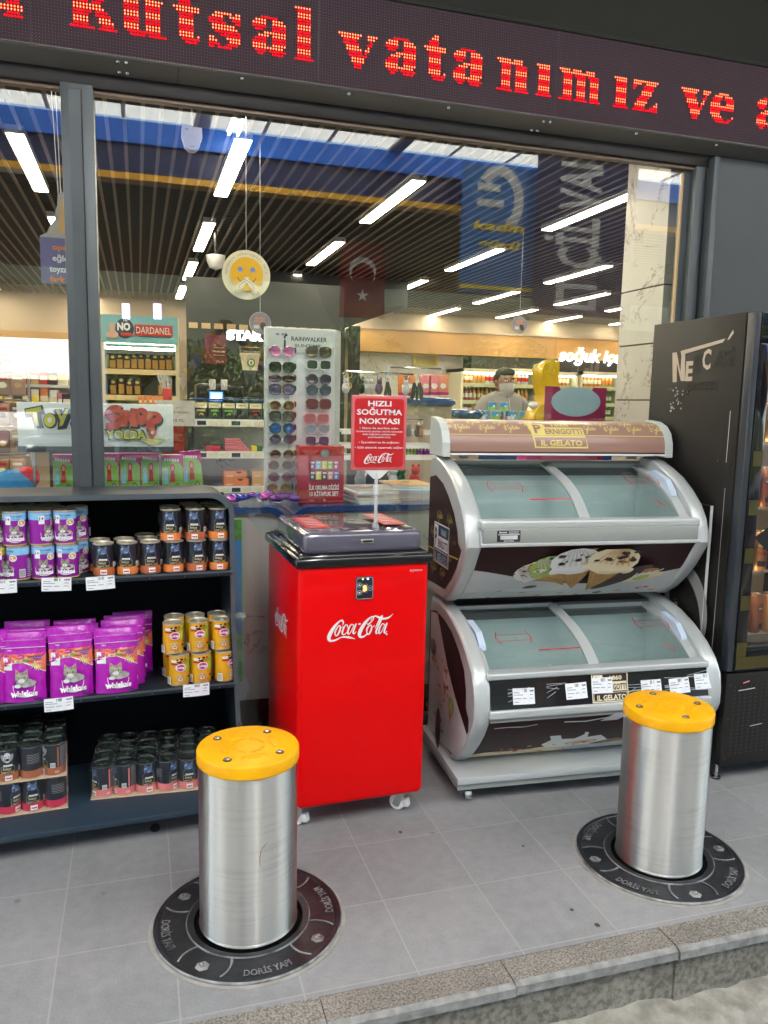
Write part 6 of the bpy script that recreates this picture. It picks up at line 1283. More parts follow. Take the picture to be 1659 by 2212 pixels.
for i, (cx, cy, nm, lc, fm) in enumerate(sg):
    px, py = K4(cx, cy); p = w(px, py, YS - .03); t = thing('sunglasses', nm + ' sunglasses in the %s column of the stand' % ('left' if cx < 450 else 'right'), 'sunglasses', (p.x, YS - .012, p.z), 0, 'sunglasses on the stand'); rx, ry = (.026, .022) if 'narrow' not in nm else (.029, .014)
    lens = mat('lens ' + nm, lc, .06, .25, coat=.6); sq = 'square' in nm or 'framed' in nm or 'wayfarer' in nm
    for s_ in (-1, 1):
        b = MB(); pts = [(rx * (abs(math.cos(q)) ** (.55 if sq else 1)) * (1 if math.cos(q) > 0 else -1), ry * (abs(math.sin(q)) ** (.6 if sq else 1)) * (1 if math.sin(q) > 0 else -1)) for q in [2 * math.pi * k / 20 for k in range(20)]]
        b.prism(pts, lambda u, v, h: (s_ * .031 + u, -.02 - h + .25 * u * u / .026 * .5, v), 0, .0015, lens); b.build('lens', t)
    b = MB()
    for s_ in (-1, 1): b.tube([(s_ * .031 + u, -.021 + .25 * u * u / .026 * .5, v) for u, v in pts + [pts[0]]], .0013 if fm in (GOLD, STEEL) else .0024, fm, 6, False)
    b.tube([(-.008, -.021, .006), (0, -.022, .009), (.008, -.021, .006)], .002, fm, 6)
    for s_ in (-1, 1): b.tube([(s_ * .057, -.02, .01), (s_ * .06, .0, .01), (s_ * .05, .011, .0)], .0016, fm, 6)
    b.build('frame', t)
    b = MB(); ellipsoid(b, (.062 if cx < 450 else .055, -.004, .006), .007, .004, .014, ZTAG, 12); b.build('side_disc', t)
# red book set
YB_ = 3.5; p0 = w(645, 963, YB_); p1 = w(744, 963, YB_); t = thing('book_box', 'red boxed set of ten first readers standing on the counter', 'book set', (p0.x, YB_, 1.0455)); W2, H2 = p1.x - p0.x, p0.z - 1.0455
BRED = mat('book box red', (.42, .012, .018), .25, coat=.3); b = MB(); b.rbox((0, 0, 0), (W2, .075, H2), BRED, .003, 2); a = Art()
a.text('İLK OKUMA DİZİSİ', W2 * .56, H2 * .24, H2 * .075, WHITE, wd=W2 * .66, bold=.03); a.text('10 KİTAPLIK SET', W2 * .56, H2 * .13, H2 * .075, WHITE, wd=W2 * .64, bold=.03); a.text('Grab', W2 * .3, H2 * .04, H2 * .03, WHITE, wd=W2 * .09); a.rect(W2 * .38, H2 * .035, W2 * .42, H2 * .07, INK); a.ell(W2 * .57, H2 * .055, .006, .006, TAN, 10)
cs = [PURP, SKYB, YEL, GREEN, MAG, NAVY, YEL, INK, PINK, BLUE]
for j in range(2):
    for i in range(5): x, y = W2 * (.24 + .128 * i), H2 * (.6 if j == 0 else .42); a.rect(x, y, x + W2 * .118, y + H2 * .14, cs[j * 5 + i]); a.rect(x + W2 * .03, y + H2 * .02, x + W2 * .08, y + H2 * .07, CREAM); a.rect(x + W2 * .02, y + H2 * .1, x + W2 * .1, y + H2 * .125, WHITE)
a.ell(W2 * .56, H2 * .88, W2 * .1, H2 * .06, mat('badge teal', (.05, .3, .4), .4), 18); a.text('İLK', W2 * .56, H2 * .86, H2 * .05, ORANGE, wd=W2 * .14, bold=.04); a.apply(b, front(0, 0, 0)); b.build('slipcase', t); b = MB(); b.tube([(W2 * .32 + W2 * .36 * k / 8, .03, H2 + .012 * math.sin(math.pi * k / 8)) for k in range(9)], .0035, BLACK, 6); b.build('carry_handle', t)
# magazines
MG = [CREAM, ORANGE, LGREY, MATS['lit ochre panel'], WHITE, SKYB, TAN, GREY]
for si, (px, py, nmag, nm) in enumerate(((800, 1070, 6, 'left'), (882, 1055, 7, 'right'))):
    p = g(px, py, 1.06); p.y = 3.56 if si == 0 else 3.66; p.x = w(px, py, p.y).x
    for k in range(nmag):
        r = random.uniform(-.12, .12) + (.06 if si == 0 else -.1); b = MB(); z = 1.046 + .0105 * k; b.box((-.1, -.13, 0), (.1, .13, .009), WHITE); b.box((-.101, -.131, .009), (.101, .131, .0102), MG[(k * 3 + si) % 8]); a = Art()
        for q in range(6): blob(a, random.uniform(-.07, .07), random.uniform(-.09, .09), random.uniform(.015, .035), random.choice([TAN, ORANGE, BROWN, CREAM, DGREEN]))
        a.apply(b, top(0, 0, .0102)); o = b.build('magazine'); o.location = (p.x + random.uniform(-.012, .012), p.y + random.uniform(-.01, .01), z); o.rotation_euler.z = r
        tag(o, 'glossy magazine, %s in the %s stack by the red book set' % ('topmost' if k == nmag - 1 else ORD[k] + ' from the bottom', nm), 'magazine', 'magazines stacked on the window counter')
# foil flowers
IR = [mat('iridescent blue film', (.02, .03, .3), .15, .5), mat('iridescent violet film', (.12, .02, .3), .15, .5), mat('iridescent magenta film', (.4, .02, .3), .15, .5)]
fl = thing('foil_garland', 'crumpled blue and violet foil flowers on the window counter', 'garland', (w(560, 1060, 3.52).x, 3.52, 1.0455)); 
for k in range(13):
    b = MB(); ellipsoid(b, (-.16 + .026 * k, random.uniform(-.04, .04), .018 + random.uniform(0, .02)), random.uniform(.026, .04), .03, random.uniform(.012, .02), IR[(k * 2) % 3 if k < 9 else 1], 14); b.build('petal', fl)

# aisle shelf with chocolate seen left of the stand -------------------------
YC = 4.7
cs_ = thing('aisle_shelf', 'white edged aisle shelf with chocolate bars behind the window', 'shelf', (0, 0, 0)); b = MB()
def zat(px, py, Y): return w(px, py, Y).z
xL, xR = w(418, 920, YC).x, w(600, 920, YC).x
for py in (908, 977, 1052):
    z = zat(500, py, YC); b.box((xL, YC, z - .012), (xR, YC + .35, z), LGREY); b.box((xL, YC - .012, z - .035), (xR, YC, z + .006), WHITE)
    for k in range(8): b.box((xL + .02 + .065 * k, YC - .014, z - .028), (xL + .07 + .065 * k, YC - .0121, z - .004), CREAM if k % 3 else INK)
b.build('shelf_board', cs_); MB().box((xL, YC + .35, 0), (xR, YC + .37, zat(500, 870, YC)), MARB).build('back_panel', cs_)
MB().box((xL - .035, YC - .02, 0), (xL - .0, YC + .36, zat(430, 870, YC) + .02), BLACK).build('upright', cs_); MB().rbox((xL, YC + .02, zat(500, 866, YC)), (xR, YC + .4, zat(500, 861, YC)), BLUEL, .004, 2).build('blue_top', cs_)
CC = [('dark', GOLD), ('green', GREEN), ('green', GREEN), ('black', INK), ('red', RED), ('blue', BLUE), ('red', RED)]
for k in range(7):
    x = xL + .008 + .0785 * k; z = zat(500, 908, YC) + .001; b = MB(); H2 = .098; b.box((x, YC + .004, z), (x + .07, YC + .05, z + H2), INK); a = Art(); a.rect(.0, H2 * .7, .07, H2, CREAM); a.rect(.012, H2 * .82, .058, H2 * .9, GOLD); a.rect(.012, H2 * .5, .058, H2 * .6, CC[k][1]); blob(a, .036, H2 * .3, .014, CC[k][1]); blob(a, .036, H2 * .25, .009, BROWN if k != 5 else WHITE); a.apply(b, front(x, YC + .004, z)); tag(b.build('chocolate_box'), '%s chocolate box, %s from the left on the aisle shelf' % (CC[k][0], ORD[k]), 'chocolate box', 'chocolate boxes on the aisle shelf')
for k in range(6):
    z = zat(500, 977, YC) + .001 + .013 * k; b = MB(); b.rbox((w(487, 970, YC).x, YC + .01, z), (w(540 - 4 * k, 970, YC).x, YC + .08, z + .012), PINK, .004, 2); tag(b.build('snack_bar'), 'pink wrapped bar, %s' % ('topmost of its pile' if k == 5 else ORD[k] + ' from the bottom of its pile'), 'snack bar', 'pink bars piled on the aisle shelf')
for k, (x0, x1, m, nm) in enumerate(((445, 478, CRIM, 'crimson'), (544, 556, YEL, 'yellow'), (557, 568, DGREEN, 'green'))): 
    b = MB(); z = zat(500, 977, YC) + .001; b.rbox((w(x0, 970, YC).x, YC + .01, z), (w(x1, 970, YC).x, YC + .08, z + .035), m, .005, 2); tag(b.build('snack_bar'), nm + ' wrapped bars lying beside the pink pile', 'snack bar')
for k, (x0, x1, y0, y1, m, nm) in enumerate(((485, 533, 1018, 1034, ORANGE, 'upper orange'), (485, 538, 1034, 1052, ORANGE, 'lower orange'), (545, 600, 1018, 1034, TAN, 'upper tan'), (545, 600, 1034, 1052, TAN, 'lower tan'))):
    b = MB(); p = w(x0, y0, YC); q = w(x1, y1, YC); b.box((p.x, YC + .01, q.z + .001), (q.x, YC + .2, p.z - .001), m); a = Art(); a.ell((q.x - p.x) * .65, p.z - q.z - .003, .016, .012, BROWN, 12, a0=180, a1=360); a.rect(.01, .012, .05, .018, CREAM); a.apply(b, front(p.x, YC + .01, q.z)); tag(b.build('carton'), nm + ' cardboard carton at the bottom of the aisle shelf', 'carton')

# canned fish display on the left
YD = 6.8; dp = w(215, 678, YD); dq = w(390, 960, YD)
df = thing('display_fridge', 'chilled display fridge with light blue advertising header', 'display fridge', (dp.x, YD, 0)); DW = dq.x - dp.x; DZ = dp.z; z_h = w(300, 742, YD).z
FRW = mat('cream frame', (.62, .55, .38), .4); HDR = mat('aqua header', (.13, .42, .5), .35, col2=(.25, .5, .56), scale=1.5)
b = MB(); b.box((0, 0, 0), (.03, .6, DZ), FRW); b.box((DW - .03, 0, 0), (DW, .6, DZ), FRW); b.box((.03, .55, 0), (DW - .03, .6, z_h), mat('fridge back lit', (.5, .42, .22), .5)); b.box((.03, .0, 0), (DW - .03, .5, .5), DARKW); b.build('cabinet', df)
b = MB(); b.box((.01, -.01, z_h), (DW - .01, .5, DZ), HDR); a = Art(); W2, H2 = DW - .02, DZ - z_h
a.ell(W2 * .3, H2 * .52, W2 * .12, H2 * .36, NAVY, 24); a.text('NO', W2 * .29, H2 * .46, H2 * .26, WHITE, wd=W2 * .17, bold=.05); a.text('Mr.', W2 * .32, H2 * .76, H2 * .09, WHITE, wd=W2 * .06); a.rect(W2 * .25, H2 * .24, W2 * .4, H2 * .36, RED); a.ell(W2 * .14, H2 * .55, W2 * .035, H2 * .16, SKIN, 16); a.ell(W2 * .14, H2 * .28, W2 * .08, H2 * .14, SKIN, 16)
a.rect(W2 * .43, H2 * .28, W2 * .93, H2 * .68, RED); a.text('DARDANEL', W2 * .68, H2 * .36, H2 * .25, WHITE, wd=W2 * .46); a.apply(b, front(.01, -.01, z_h), .002, .003); b.build('header', df)
zsh = [w(300, y, YD).z for y in (801, 857)]; b = MB()
for z in zsh: b.box((.03, .02, z - .02), (DW - .03, .54, z), FRW); b.box((.03, .01, z - .03), (DW - .03, .02, z + .012), mat('lit price rail', (.75, .6, .3), .4))
b.build('shelf_board', df); MB().box((.04, .05, z_h - .05), (DW - .04, .09, z_h - .03), LAMP).build('light_strip', df); MB().box((.03, .03, w(300, 765, YD).z), (DW - .03, .2, z_h - .05), mat('grey canopy trim', (.1, .1, .1), .5)).build('inner_trim', df)
JAR = mat('amber jar pack', (.4, .22, .05), .3)
for r_, (z, nk) in enumerate(((zsh[0], 9), (zsh[1], 8))):
    for k in range(nk):
        if r_ == 1 and k in (4, 5): continue
        x = dp.x + .06 + (DW - .14) * k / (nk - .5); h = random.uniform(.13, .17); b = MB(); b.rbox((x, YD + .06, z + .001), (x + .055, YD + .14, z + h), BLACK, .004, 2); a = Art(); a.rect(.006, .02, .049, h * .6, JAR); a.ell(.027, h * .78, .015, .012, GOLD, 10); a.apply(b, front(x, YD + .06, z), .001, .0015); tag(b.build('fish_pack'), 'black and amber fish pack, %s from the left on the %s shelf' % (ORD[k], ('upper', 'lower')[r_]), 'food pack', 'fish packs in the display fridge')
YO = 5.6
for k in range(5):
    p = w(298 + 11 * k, 855, YO); q = w(308.5 + 11 * k, 872, YO); b = MB(); b.box((p.x, YO, q.z - .04), (q.x, YO + .05, p.z), ORANGE); a = Art(); a.ell((q.x - p.x) / 2, .055, .009, .011, CREAM, 10); a.apply(b, front(p.x, YO, q.z - .04), .001, .001); tag(b.build('snack_box'), 'small orange snack box, %s from the left in its row' % ORD[k], 'snack box', 'orange snack boxes by the display fridge')
p = w(300, 872, YO); q = w(420, 872, YO); t = thing('checkout_shelf', 'red front shelf carrying the orange snack boxes and straws', 'shelf', (p.x - .35, YO - .02, 0)); MB().box((0, 0, 0), (q.x - p.x + .35, .4, w(298, 872, YO).z - .042), mat('deep red laminate', (.25, .012, .015), .4)).build('shelf_body', t)
p = w(362, 870, YO); t = thing('straw_holder', 'red holder full of clear straws beside the snack boxes', 'straw holder', (p.x, YO + .05, p.z - .045)); b = MB(); b.rbox((-.03, -.04, 0), (.03, .04, .14), RED, .004, 2); b.build('holder', t); b = MB()
for k in range(26): x, y = random.uniform(-.022, .022), random.uniform(-.03, .03); b.tube([(x, y, .1), (x * 1.8 - .02 + random.uniform(-.03, .03), y * 1.6, random.uniform(.2, .27))], .0022, mat('clear straw', (.6, .62, .6), .2), 5)
b.build('straw_bundle', t)

# coffee corner
YK = 7.6
board('lit_sign_letters', 'glowing white letters S T A R on the dark coffee corner wall', 'sign', 488, 712, 570, 736, YK, mat('coffee fascia', (.02, .02, .02), .6), lambda a, W, H: a.text('STAR', W * .5, H * .02, H * .92, lamp('sign letter light', (1, .96, .88), 1.2), wd=W * .98, bold=.08), .05)
t = thing('coffee_corner', 'dark coffee corner wall with gold tile strip', 'coffee corner', (w(405, 800, YK).x, YK + .06, 0)); cw = w(745, 800, YK).x - t.location.x
MB().box((0, 0, 0), (cw, .05, 2.62), mat('coffee wall', (.012, .01, .009), .6, col2=(.02, .017, .015), scale=3)).build('wall_panel', t); b = MB()
for k in range(12): b.box((.02 + .115 * k, -.01, w(480, 703, YK).z - .03), (.1 + .115 * k, .0, w(480, 703, YK).z + .02), mat('gold tile', (.5, .36, .18), .35))
b.build('tile_strip', t)
MEN = mat('menu red', (.14, .008, .012), .5)
board('menu_board', 'dark red menu board with white lettering beside the glowing letters', 'menu board', 443, 722, 489, 787, YK - .1, MEN, lambda a, W, H: [a.text('Medium', W * .62, H * .4, H * .07, CREAM, wd=W * .6, shear=.2), a.text('Dark', W * .7, H * .05, H * .08, CREAM, wd=W * .35, shear=.2), a.rect(W * .4, H * .3, W * .9, H * .31, CREAM), a.rect(W * .4, H * .55, W * .9, H * .56, CREAM)], .02)
board('menu_board', 'black menu board reading cappuccino under the glowing letters', 'menu board', 515, 745, 575, 790, YK - .1, mat('menu black', (.025, .018, .015), .5), lambda a, W, H: [a.text('CAPPUCCINO', W * .42, H * .6, H * .13, CREAM, wd=W * .7), a.text('CAFFÈ', W * .65, H * .1, H * .13, MAG, wd=W * .4), a.stroke([(W * .05, H * .45), (W * .8, H * .45), (W * .8, H * .9), (W * .05, H * .9)], .006, GOLD, close=True)], .02)
YM = 6.4; p = w(425, 828, YM); q = w(562, 868, YM)
t = thing('coffee_machine', 'black coffee machine with a small lit blue screen', 'coffee machine', (p.x, YM, w(490, 870, YM).z)); W2 = q.x - p.x; H2 = p.z - q.z
b = MB(); b.rbox((0, 0, 0), (W2 * .42, .3, H2 * 1.1), BLACK, .02, 3); b.rbox((W2 * .42, .02, 0), (W2, .3, H2 * .35), BLACK, .02, 3); b.rbox((W2 * .45, .06, H2 * .3), (W2 * .75, .28, H2 * 1.05), BLACK, .02, 3); b.build('body', t)
b = MB(); b.box((W2 * .2, -.006, H2 * .1), (W2 * .4, .0, H2 * .62), lamp('screen blue', (.05, .2, .7), 1.2)); a = Art(); a.rect(.012, .01, W2 * .2 - .012, H2 * .42, lamp('screen pale', (.7, .8, 1), 1.6)); a.rect(.03, .03, .065, H2 * .3, INK); a.apply(b, front(W2 * .2, -.006, H2 * .1), .001, .001); b.build('screen', t)
b = MB()
for k in range(2): b.lathe([(.022, 0), (.026, .02), (.026, .07), (.02, .08)], 14, LGREY, (W2 * .24 + .09 * k, -.02, H2 * .75))
b.build('bean_hopper', t)
MB().box((-.2, 0, -w(490, 870, YM).z), (W2 + .3, .5, -.001), BLUEL).build('counter_cabinet', t)
p = w(540, 800, 6.2); t = thing('cup_sign', 'cream paper cup with a round green emblem above the coffee machine', 'cup', (p.x, 6.2, p.z)); b = MB(); b.lathe([(.055, 0), (.075, .115), (.078, .118), (.078, .125)], 24, CREAM); a = Art(); a.ell(0, .055, .03, .03, DGREEN, 20); a.ell(0, .055, .018, .02, CREAM, 14); a.ell(0, .055, .008, .015, DGREEN, 10); a.apply(b, cyl(.066), .001, .004); b.build('cup', t); MB().lathe([(.02, -.12), (.03, -.11), (.05, -.005)], 16, mat('dark pedestal', (.06, .08, .09), .4)).build('pedestal', t)

# accessory rack right of the stand
YA = 4.5; t = thing('accessory_rack', 'wire accessory rack with chrome rods and small shelves', 'rack', (0, 0, 0)); b = MB(); x0, x1 = w(748, 800, YA).x, w(910, 800, YA).x
r1 = w(748, 802, YA).z; r2 = w(850, 906, YA).z
b.tube([(x0, YA, r1), (x1 - .05, YA, r1 - .006)], .005, CHROME); b.tube([(w(865, 906, YA).x, YA, r2), (x1 + .02, YA, r2)], .004, CHROME); b.build('rod', t); b = MB()
for px in (747, 858): X = w(px, 800, YA).x; b.box((X - .008, YA + .2, 0), (X + .008, YA + .22, r1 + .05), LGREY)
b.build('upright', t); b = MB()
for py in (930, 960, 985): z = w(850, py, YA).z; b.box((x0 - .02, YA + .02, z - .012), (x1 + .12, YA + .25, z), LGREY); b.box((x0 - .02, YA + .012, z - .025), (x1 + .12, YA + .02, z + .006), WHITE)
b.build('shelf_board', t)
FUZ = lambda nm, c: mat('fuzzy ' + nm, c, .95, bump=.7, bscale=120)
keys = [(768, 'white', (.6, .6, .6), 0), (790, 'gold', (.45, .3, .08), 1), (868, 'black', (.015, .015, .018), 0), (905, 'pale', (.5, .5, .52), 0), (935, 'cream', (.55, .52, .5), 0), (985, 'violet', (.16, .1, .2), 0), (1040, 'mottled', (.12, .11, .1), 2), (1160, 'silver white', (.55, .58, .62), 0), (1215, 'black feather', (.02, .02, .025), 2), (1250, 'dark green', (.05, .06, .04), 2)]
for i, (cx, nm, c, sh) in enumerate(keys):
    px, py = K4(cx, 775); p = w(px, py, YA); t = thing('keyring', nm + ' charm keyring hanging on the chrome rod', 'keyring', (p.x, YA, r1 - .004), 0, 'charm keyrings on the rack rods'); b = MB()
    b.tube([(.016 * math.cos(q), 0, -.016 + .016 * math.sin(q)) for q in [2 * math.pi * k / 14 for k in range(15)]], .0018, GOLD if sh == 1 else CHROME, 6); b.tube([(0, 0, -.03), (.002, 0, -.06)], .002, CHROME, 5); b.build('ring', t); b = MB(); m = FUZ(nm, c)
    if sh == 0: ellipsoid(b, (0, 0, -.09), .024, .02, .034, m, 14); ellipsoid(b, (0, -.002, -.052), .017, .016, .016, m, 12); ellipsoid(b, (-.011, 0, -.034), .005, .004, .014, m, 8); ellipsoid(b, (.011, 0, -.034), .005, .004, .014, m, 8); b.lathe([(.0001, 0), (.003, .001)], 8, INK, (.006, -.02, -.05))
    elif sh == 1: b.tube([(.013 * math.cos(q), 0, -.078 + .016 * math.sin(q)) for q in [2 * math.pi * k / 14 for k in range(15)]], .003, GOLD, 6)
    else:
        for k in range(16): x = random.uniform(-.018, .018); b.tube([(x * .3, 0, -.05), (x, random.uniform(-.015, .0), -.1), (x * 1.4, 0, random.uniform(-.13, -.17))], [.004, .005, .001], m, 5)
    b.build('charm', t)
for i, (cx, nm, c) in enumerate(((1180, 'grey', (.1, .1, .1)), (1235, 'black', (.02, .02, .02)), (1255, 'copper', (.4, .2, .1)))):
    px, py = K4(cx, 1045); p = w(px, py, YA); t = thing('keyring', nm + ' charm keyring on the lower short rod', 'keyring', (p.x, YA, r2 - .003), 0, 'charm keyrings on the rack rods'); b = MB(); b.tube([(.012 * math.cos(q), 0, -.012 + .012 * math.sin(q)) for q in [2 * math.pi * k / 12 for k in range(13)]], .0015, CHROME, 6); b.build('ring', t); b = MB(); ellipsoid(b, (0, 0, -.07), .02, .015, .03, FUZ('l' + nm, c), 12); ellipsoid(b, (0, 0, -.036), .012, .01, .012, FUZ('l' + nm, c), 10); b.build('charm', t)
for k in range(12):
    z = w(850, 985, YA).z; x = w(868, 985, YA).x + .022 * k; m, nm = ((GREEN, 'green'), (PURP, 'purple'), (CRIM, 'crimson'))[0 if k < 5 else 1 if k < 9 else 2]; b = MB(); b.rbox((x, YA + .04, z), (x + .018, YA + .08, z + .07), m, .003, 2); a = Art(); a.rect(.004, .03, .014, .05, CREAM); a.apply(b, front(x, YA + .04, z), .001, .001); tag(b.build('gum_pack'), '%s gum pack, %s from the left on the rack' % (nm, ORD[k]), 'gum pack', 'gum packs on the accessory rack')
for k, (cx, m, nm) in enumerate(((1070, WHITE, 'white'), (1120, DGREEN, 'green'), (1215, RED, 'red'), (1010, BROWN, 'brown'), (860, GREY, 'grey'), (930, BROWN, 'dark brown'))):
    px, py = K4(cx, 1470); p = w(px, py, 4.0); b = MB(); ellipsoid(b, (p.x, 4.0, 1.046 + .05), .03, .03, .05, FUZ('p' + nm, tuple(m.node_tree.nodes['Principled BSDF'].inputs[0].default_value[:3])), 14); ellipsoid(b, (p.x, 3.985, 1.046 + .105), .025, .025, .024, FUZ('p' + nm, (.3, .3, .3)), 12); ellipsoid(b, (p.x - .016, 3.985, 1.046 + .13), .008, .006, .01, FUZ('p' + nm, (.3, .3, .3)), 8); ellipsoid(b, (p.x + .016, 3.985, 1.046 + .13), .008, .006, .01, FUZ('p' + nm, (.3, .3, .3)), 8); tag(b.build('plush_toy'), 'small %s plush toy behind the magazines' % nm, 'plush toy', 'small plush toys behind the magazines')
b = MB(); b.box((w(750, 1000, 4.0).x - .2, 3.96, 0), (w(905, 1000, 4.0).x + .2, 4.3, 1.0455), mat('tan cabinet', (.3, .2, .11), .5)); tag(b.build('low_cabinet'), 'low tan cabinet behind the magazine counter', 'cabinet')
for k in range(5):
    px, py = K4((1150, 1185, 1290, 1345, 1405)[k], 790); p = w(px, py, 7.5); b = MB(); b.rbox((p.x - .06, 7.5, p.z - .2), (p.x + .06, 7.53, p.z), (ORANGE, ORANGE, PINK, PINK, mat('salmon pouch', (.7, .25, .15), .3))[k], .008, 2); a = Art(); blob(a, .06, .09, .035, WHITE); a.rect(.0, .0, .12, .03, MAG); a.apply(b, front(p.x - .06, 7.5, p.z - .2), .001, .002); tag(b.build('snack_pouch'), 'pink and orange hanging snack pouch, %s from the left before the marble' % ORD[k], 'snack pouch', 'snack pouches hanging before the marble wall')
t = thing('pouch_rail', 'thin rail holding the hanging snack pouches', 'rail', (0, 0, 0)); p = w(845, 800, 7.52); q = w(955, 800, 7.52); b = MB(); b.tube([(p.x, 7.55, p.z + .03), (q.x, 7.55, p.z + .03)], .008, CHROME); b.build('bar', t); b = MB()
for X in (p.x, q.x): b.tube([(X, 7.56, 0), (X, 7.56, p.z + .06)], .01, LGREY)
b.build('rail_post', t)
def notice(a, W, H):
    for k in range(8): a.rect(W * (.08 + .02 * (k % 3)), H * (.08 + .06 * k), W * (.92 - .03 * (k % 2)), H * (.105 + .06 * k), GREYINK, same=True)
    for d in (.2, .8): a.stroke([(W * (d - .1), H * .9), (W * d, H * .75), (W * (d + .1), H * .8), (W * (d + .08), H * .68)], W * .03, INK)
    a.ell(W * .5, H * .78, W * .07, H * .1, GREY, 14)
board('notice', 'yellow notice with two horn drawings on the marble wall', 'notice', *K4(1208, 610), *K4(1365, 732), 11.8, mat('yellow notice paper', (.75, .6, .04), .6), notice)
# blue topped aisle units
for k, (x0, x1, y0, Y, lab) in enumerate(((898, 988, 858, 5.2, 'blue rounded shelf top before the marble wall'), (985, 1048, 884, 5.6, 'lower blue rounded shelf top beside the tins'))):
    p = w(x0, y0, Y); q = w(x1, y0 + 22, Y); b = MB(); b.rbox((p.x, Y, q.z), (q.x, Y + .4, p.z), BLUEL, .045, 4); b.box((p.x + .03, Y + .03, 0), (q.x - .03, Y + .37, q.z + .01), BEIGE); tag(b.build('aisle_unit'), lab, 'shelf', 'blue topped aisle units')
b = MB(); p = w(860, 893, 5.3); b.box((p.x, 5.28, p.z - .02), (w(990, 893, 5.3).x, 5.31, p.z + .01), BLACK); 
# checkout counter, clerk and tins
p = w(985, 905, 5.75); q = w(1200, 905, 5.75); zt_ = w(1070, 907, 5.75).z
b = MB(); b.box((p.x, 5.72, 0), (q.x + .6, 6.05, zt_), BLUEL); tag(b.build('checkout_counter'), 'blue checkout counter in front of the clerk', 'counter')
TINB = mat('tin blue print', (.05, .3, .6), .35)
tins = [(1006 + 15.5 * k, 0) for k in range(9)] + [(1068, 1), (1085, 1)]
for i, (px, lv) in enumerate(tins):
    X = w(px, 900, 5.8).x + (.0 if i % 2 else .01); b = MB(); r = .033; z = zt_ + .001 + lv * .0705; b.lathe([(r, 0), (r, .07)], 20, TINB, (X, 5.78 + .05 * (i % 2) + .02, z)); b.lathe([(r * 1.02, .066), (r * 1.02, .0705), (r * .9, .0705)], 20, LGREY, (X, 5.78 + .05 * (i % 2) + .02, z), cap=False); a = Art(); a.rect(-.05, .004, .05, .03, (GREEN, PINK, WHITE, SKYB)[i % 4] if lv == 0 else GREEN, 14); blob(a, 0, .035, .012, WHITE); a.apply(b, lambda u, v, h, X=X, Y=5.78 + .05 * (i % 2) + .02, z=z: (X + (r + h) * math.sin(u / r), Y - (r + h) * math.cos(u / r), z + v), .0006, .0008)
    tag(b.build('tin'), ('blue tin, %s of the two stacked on the others' % ('left', 'right')[px > 1075]) if lv else 'blue tin, %s from the left in the row on the checkout' % ORD[i], 'tin', 'blue tins on the checkout counter')
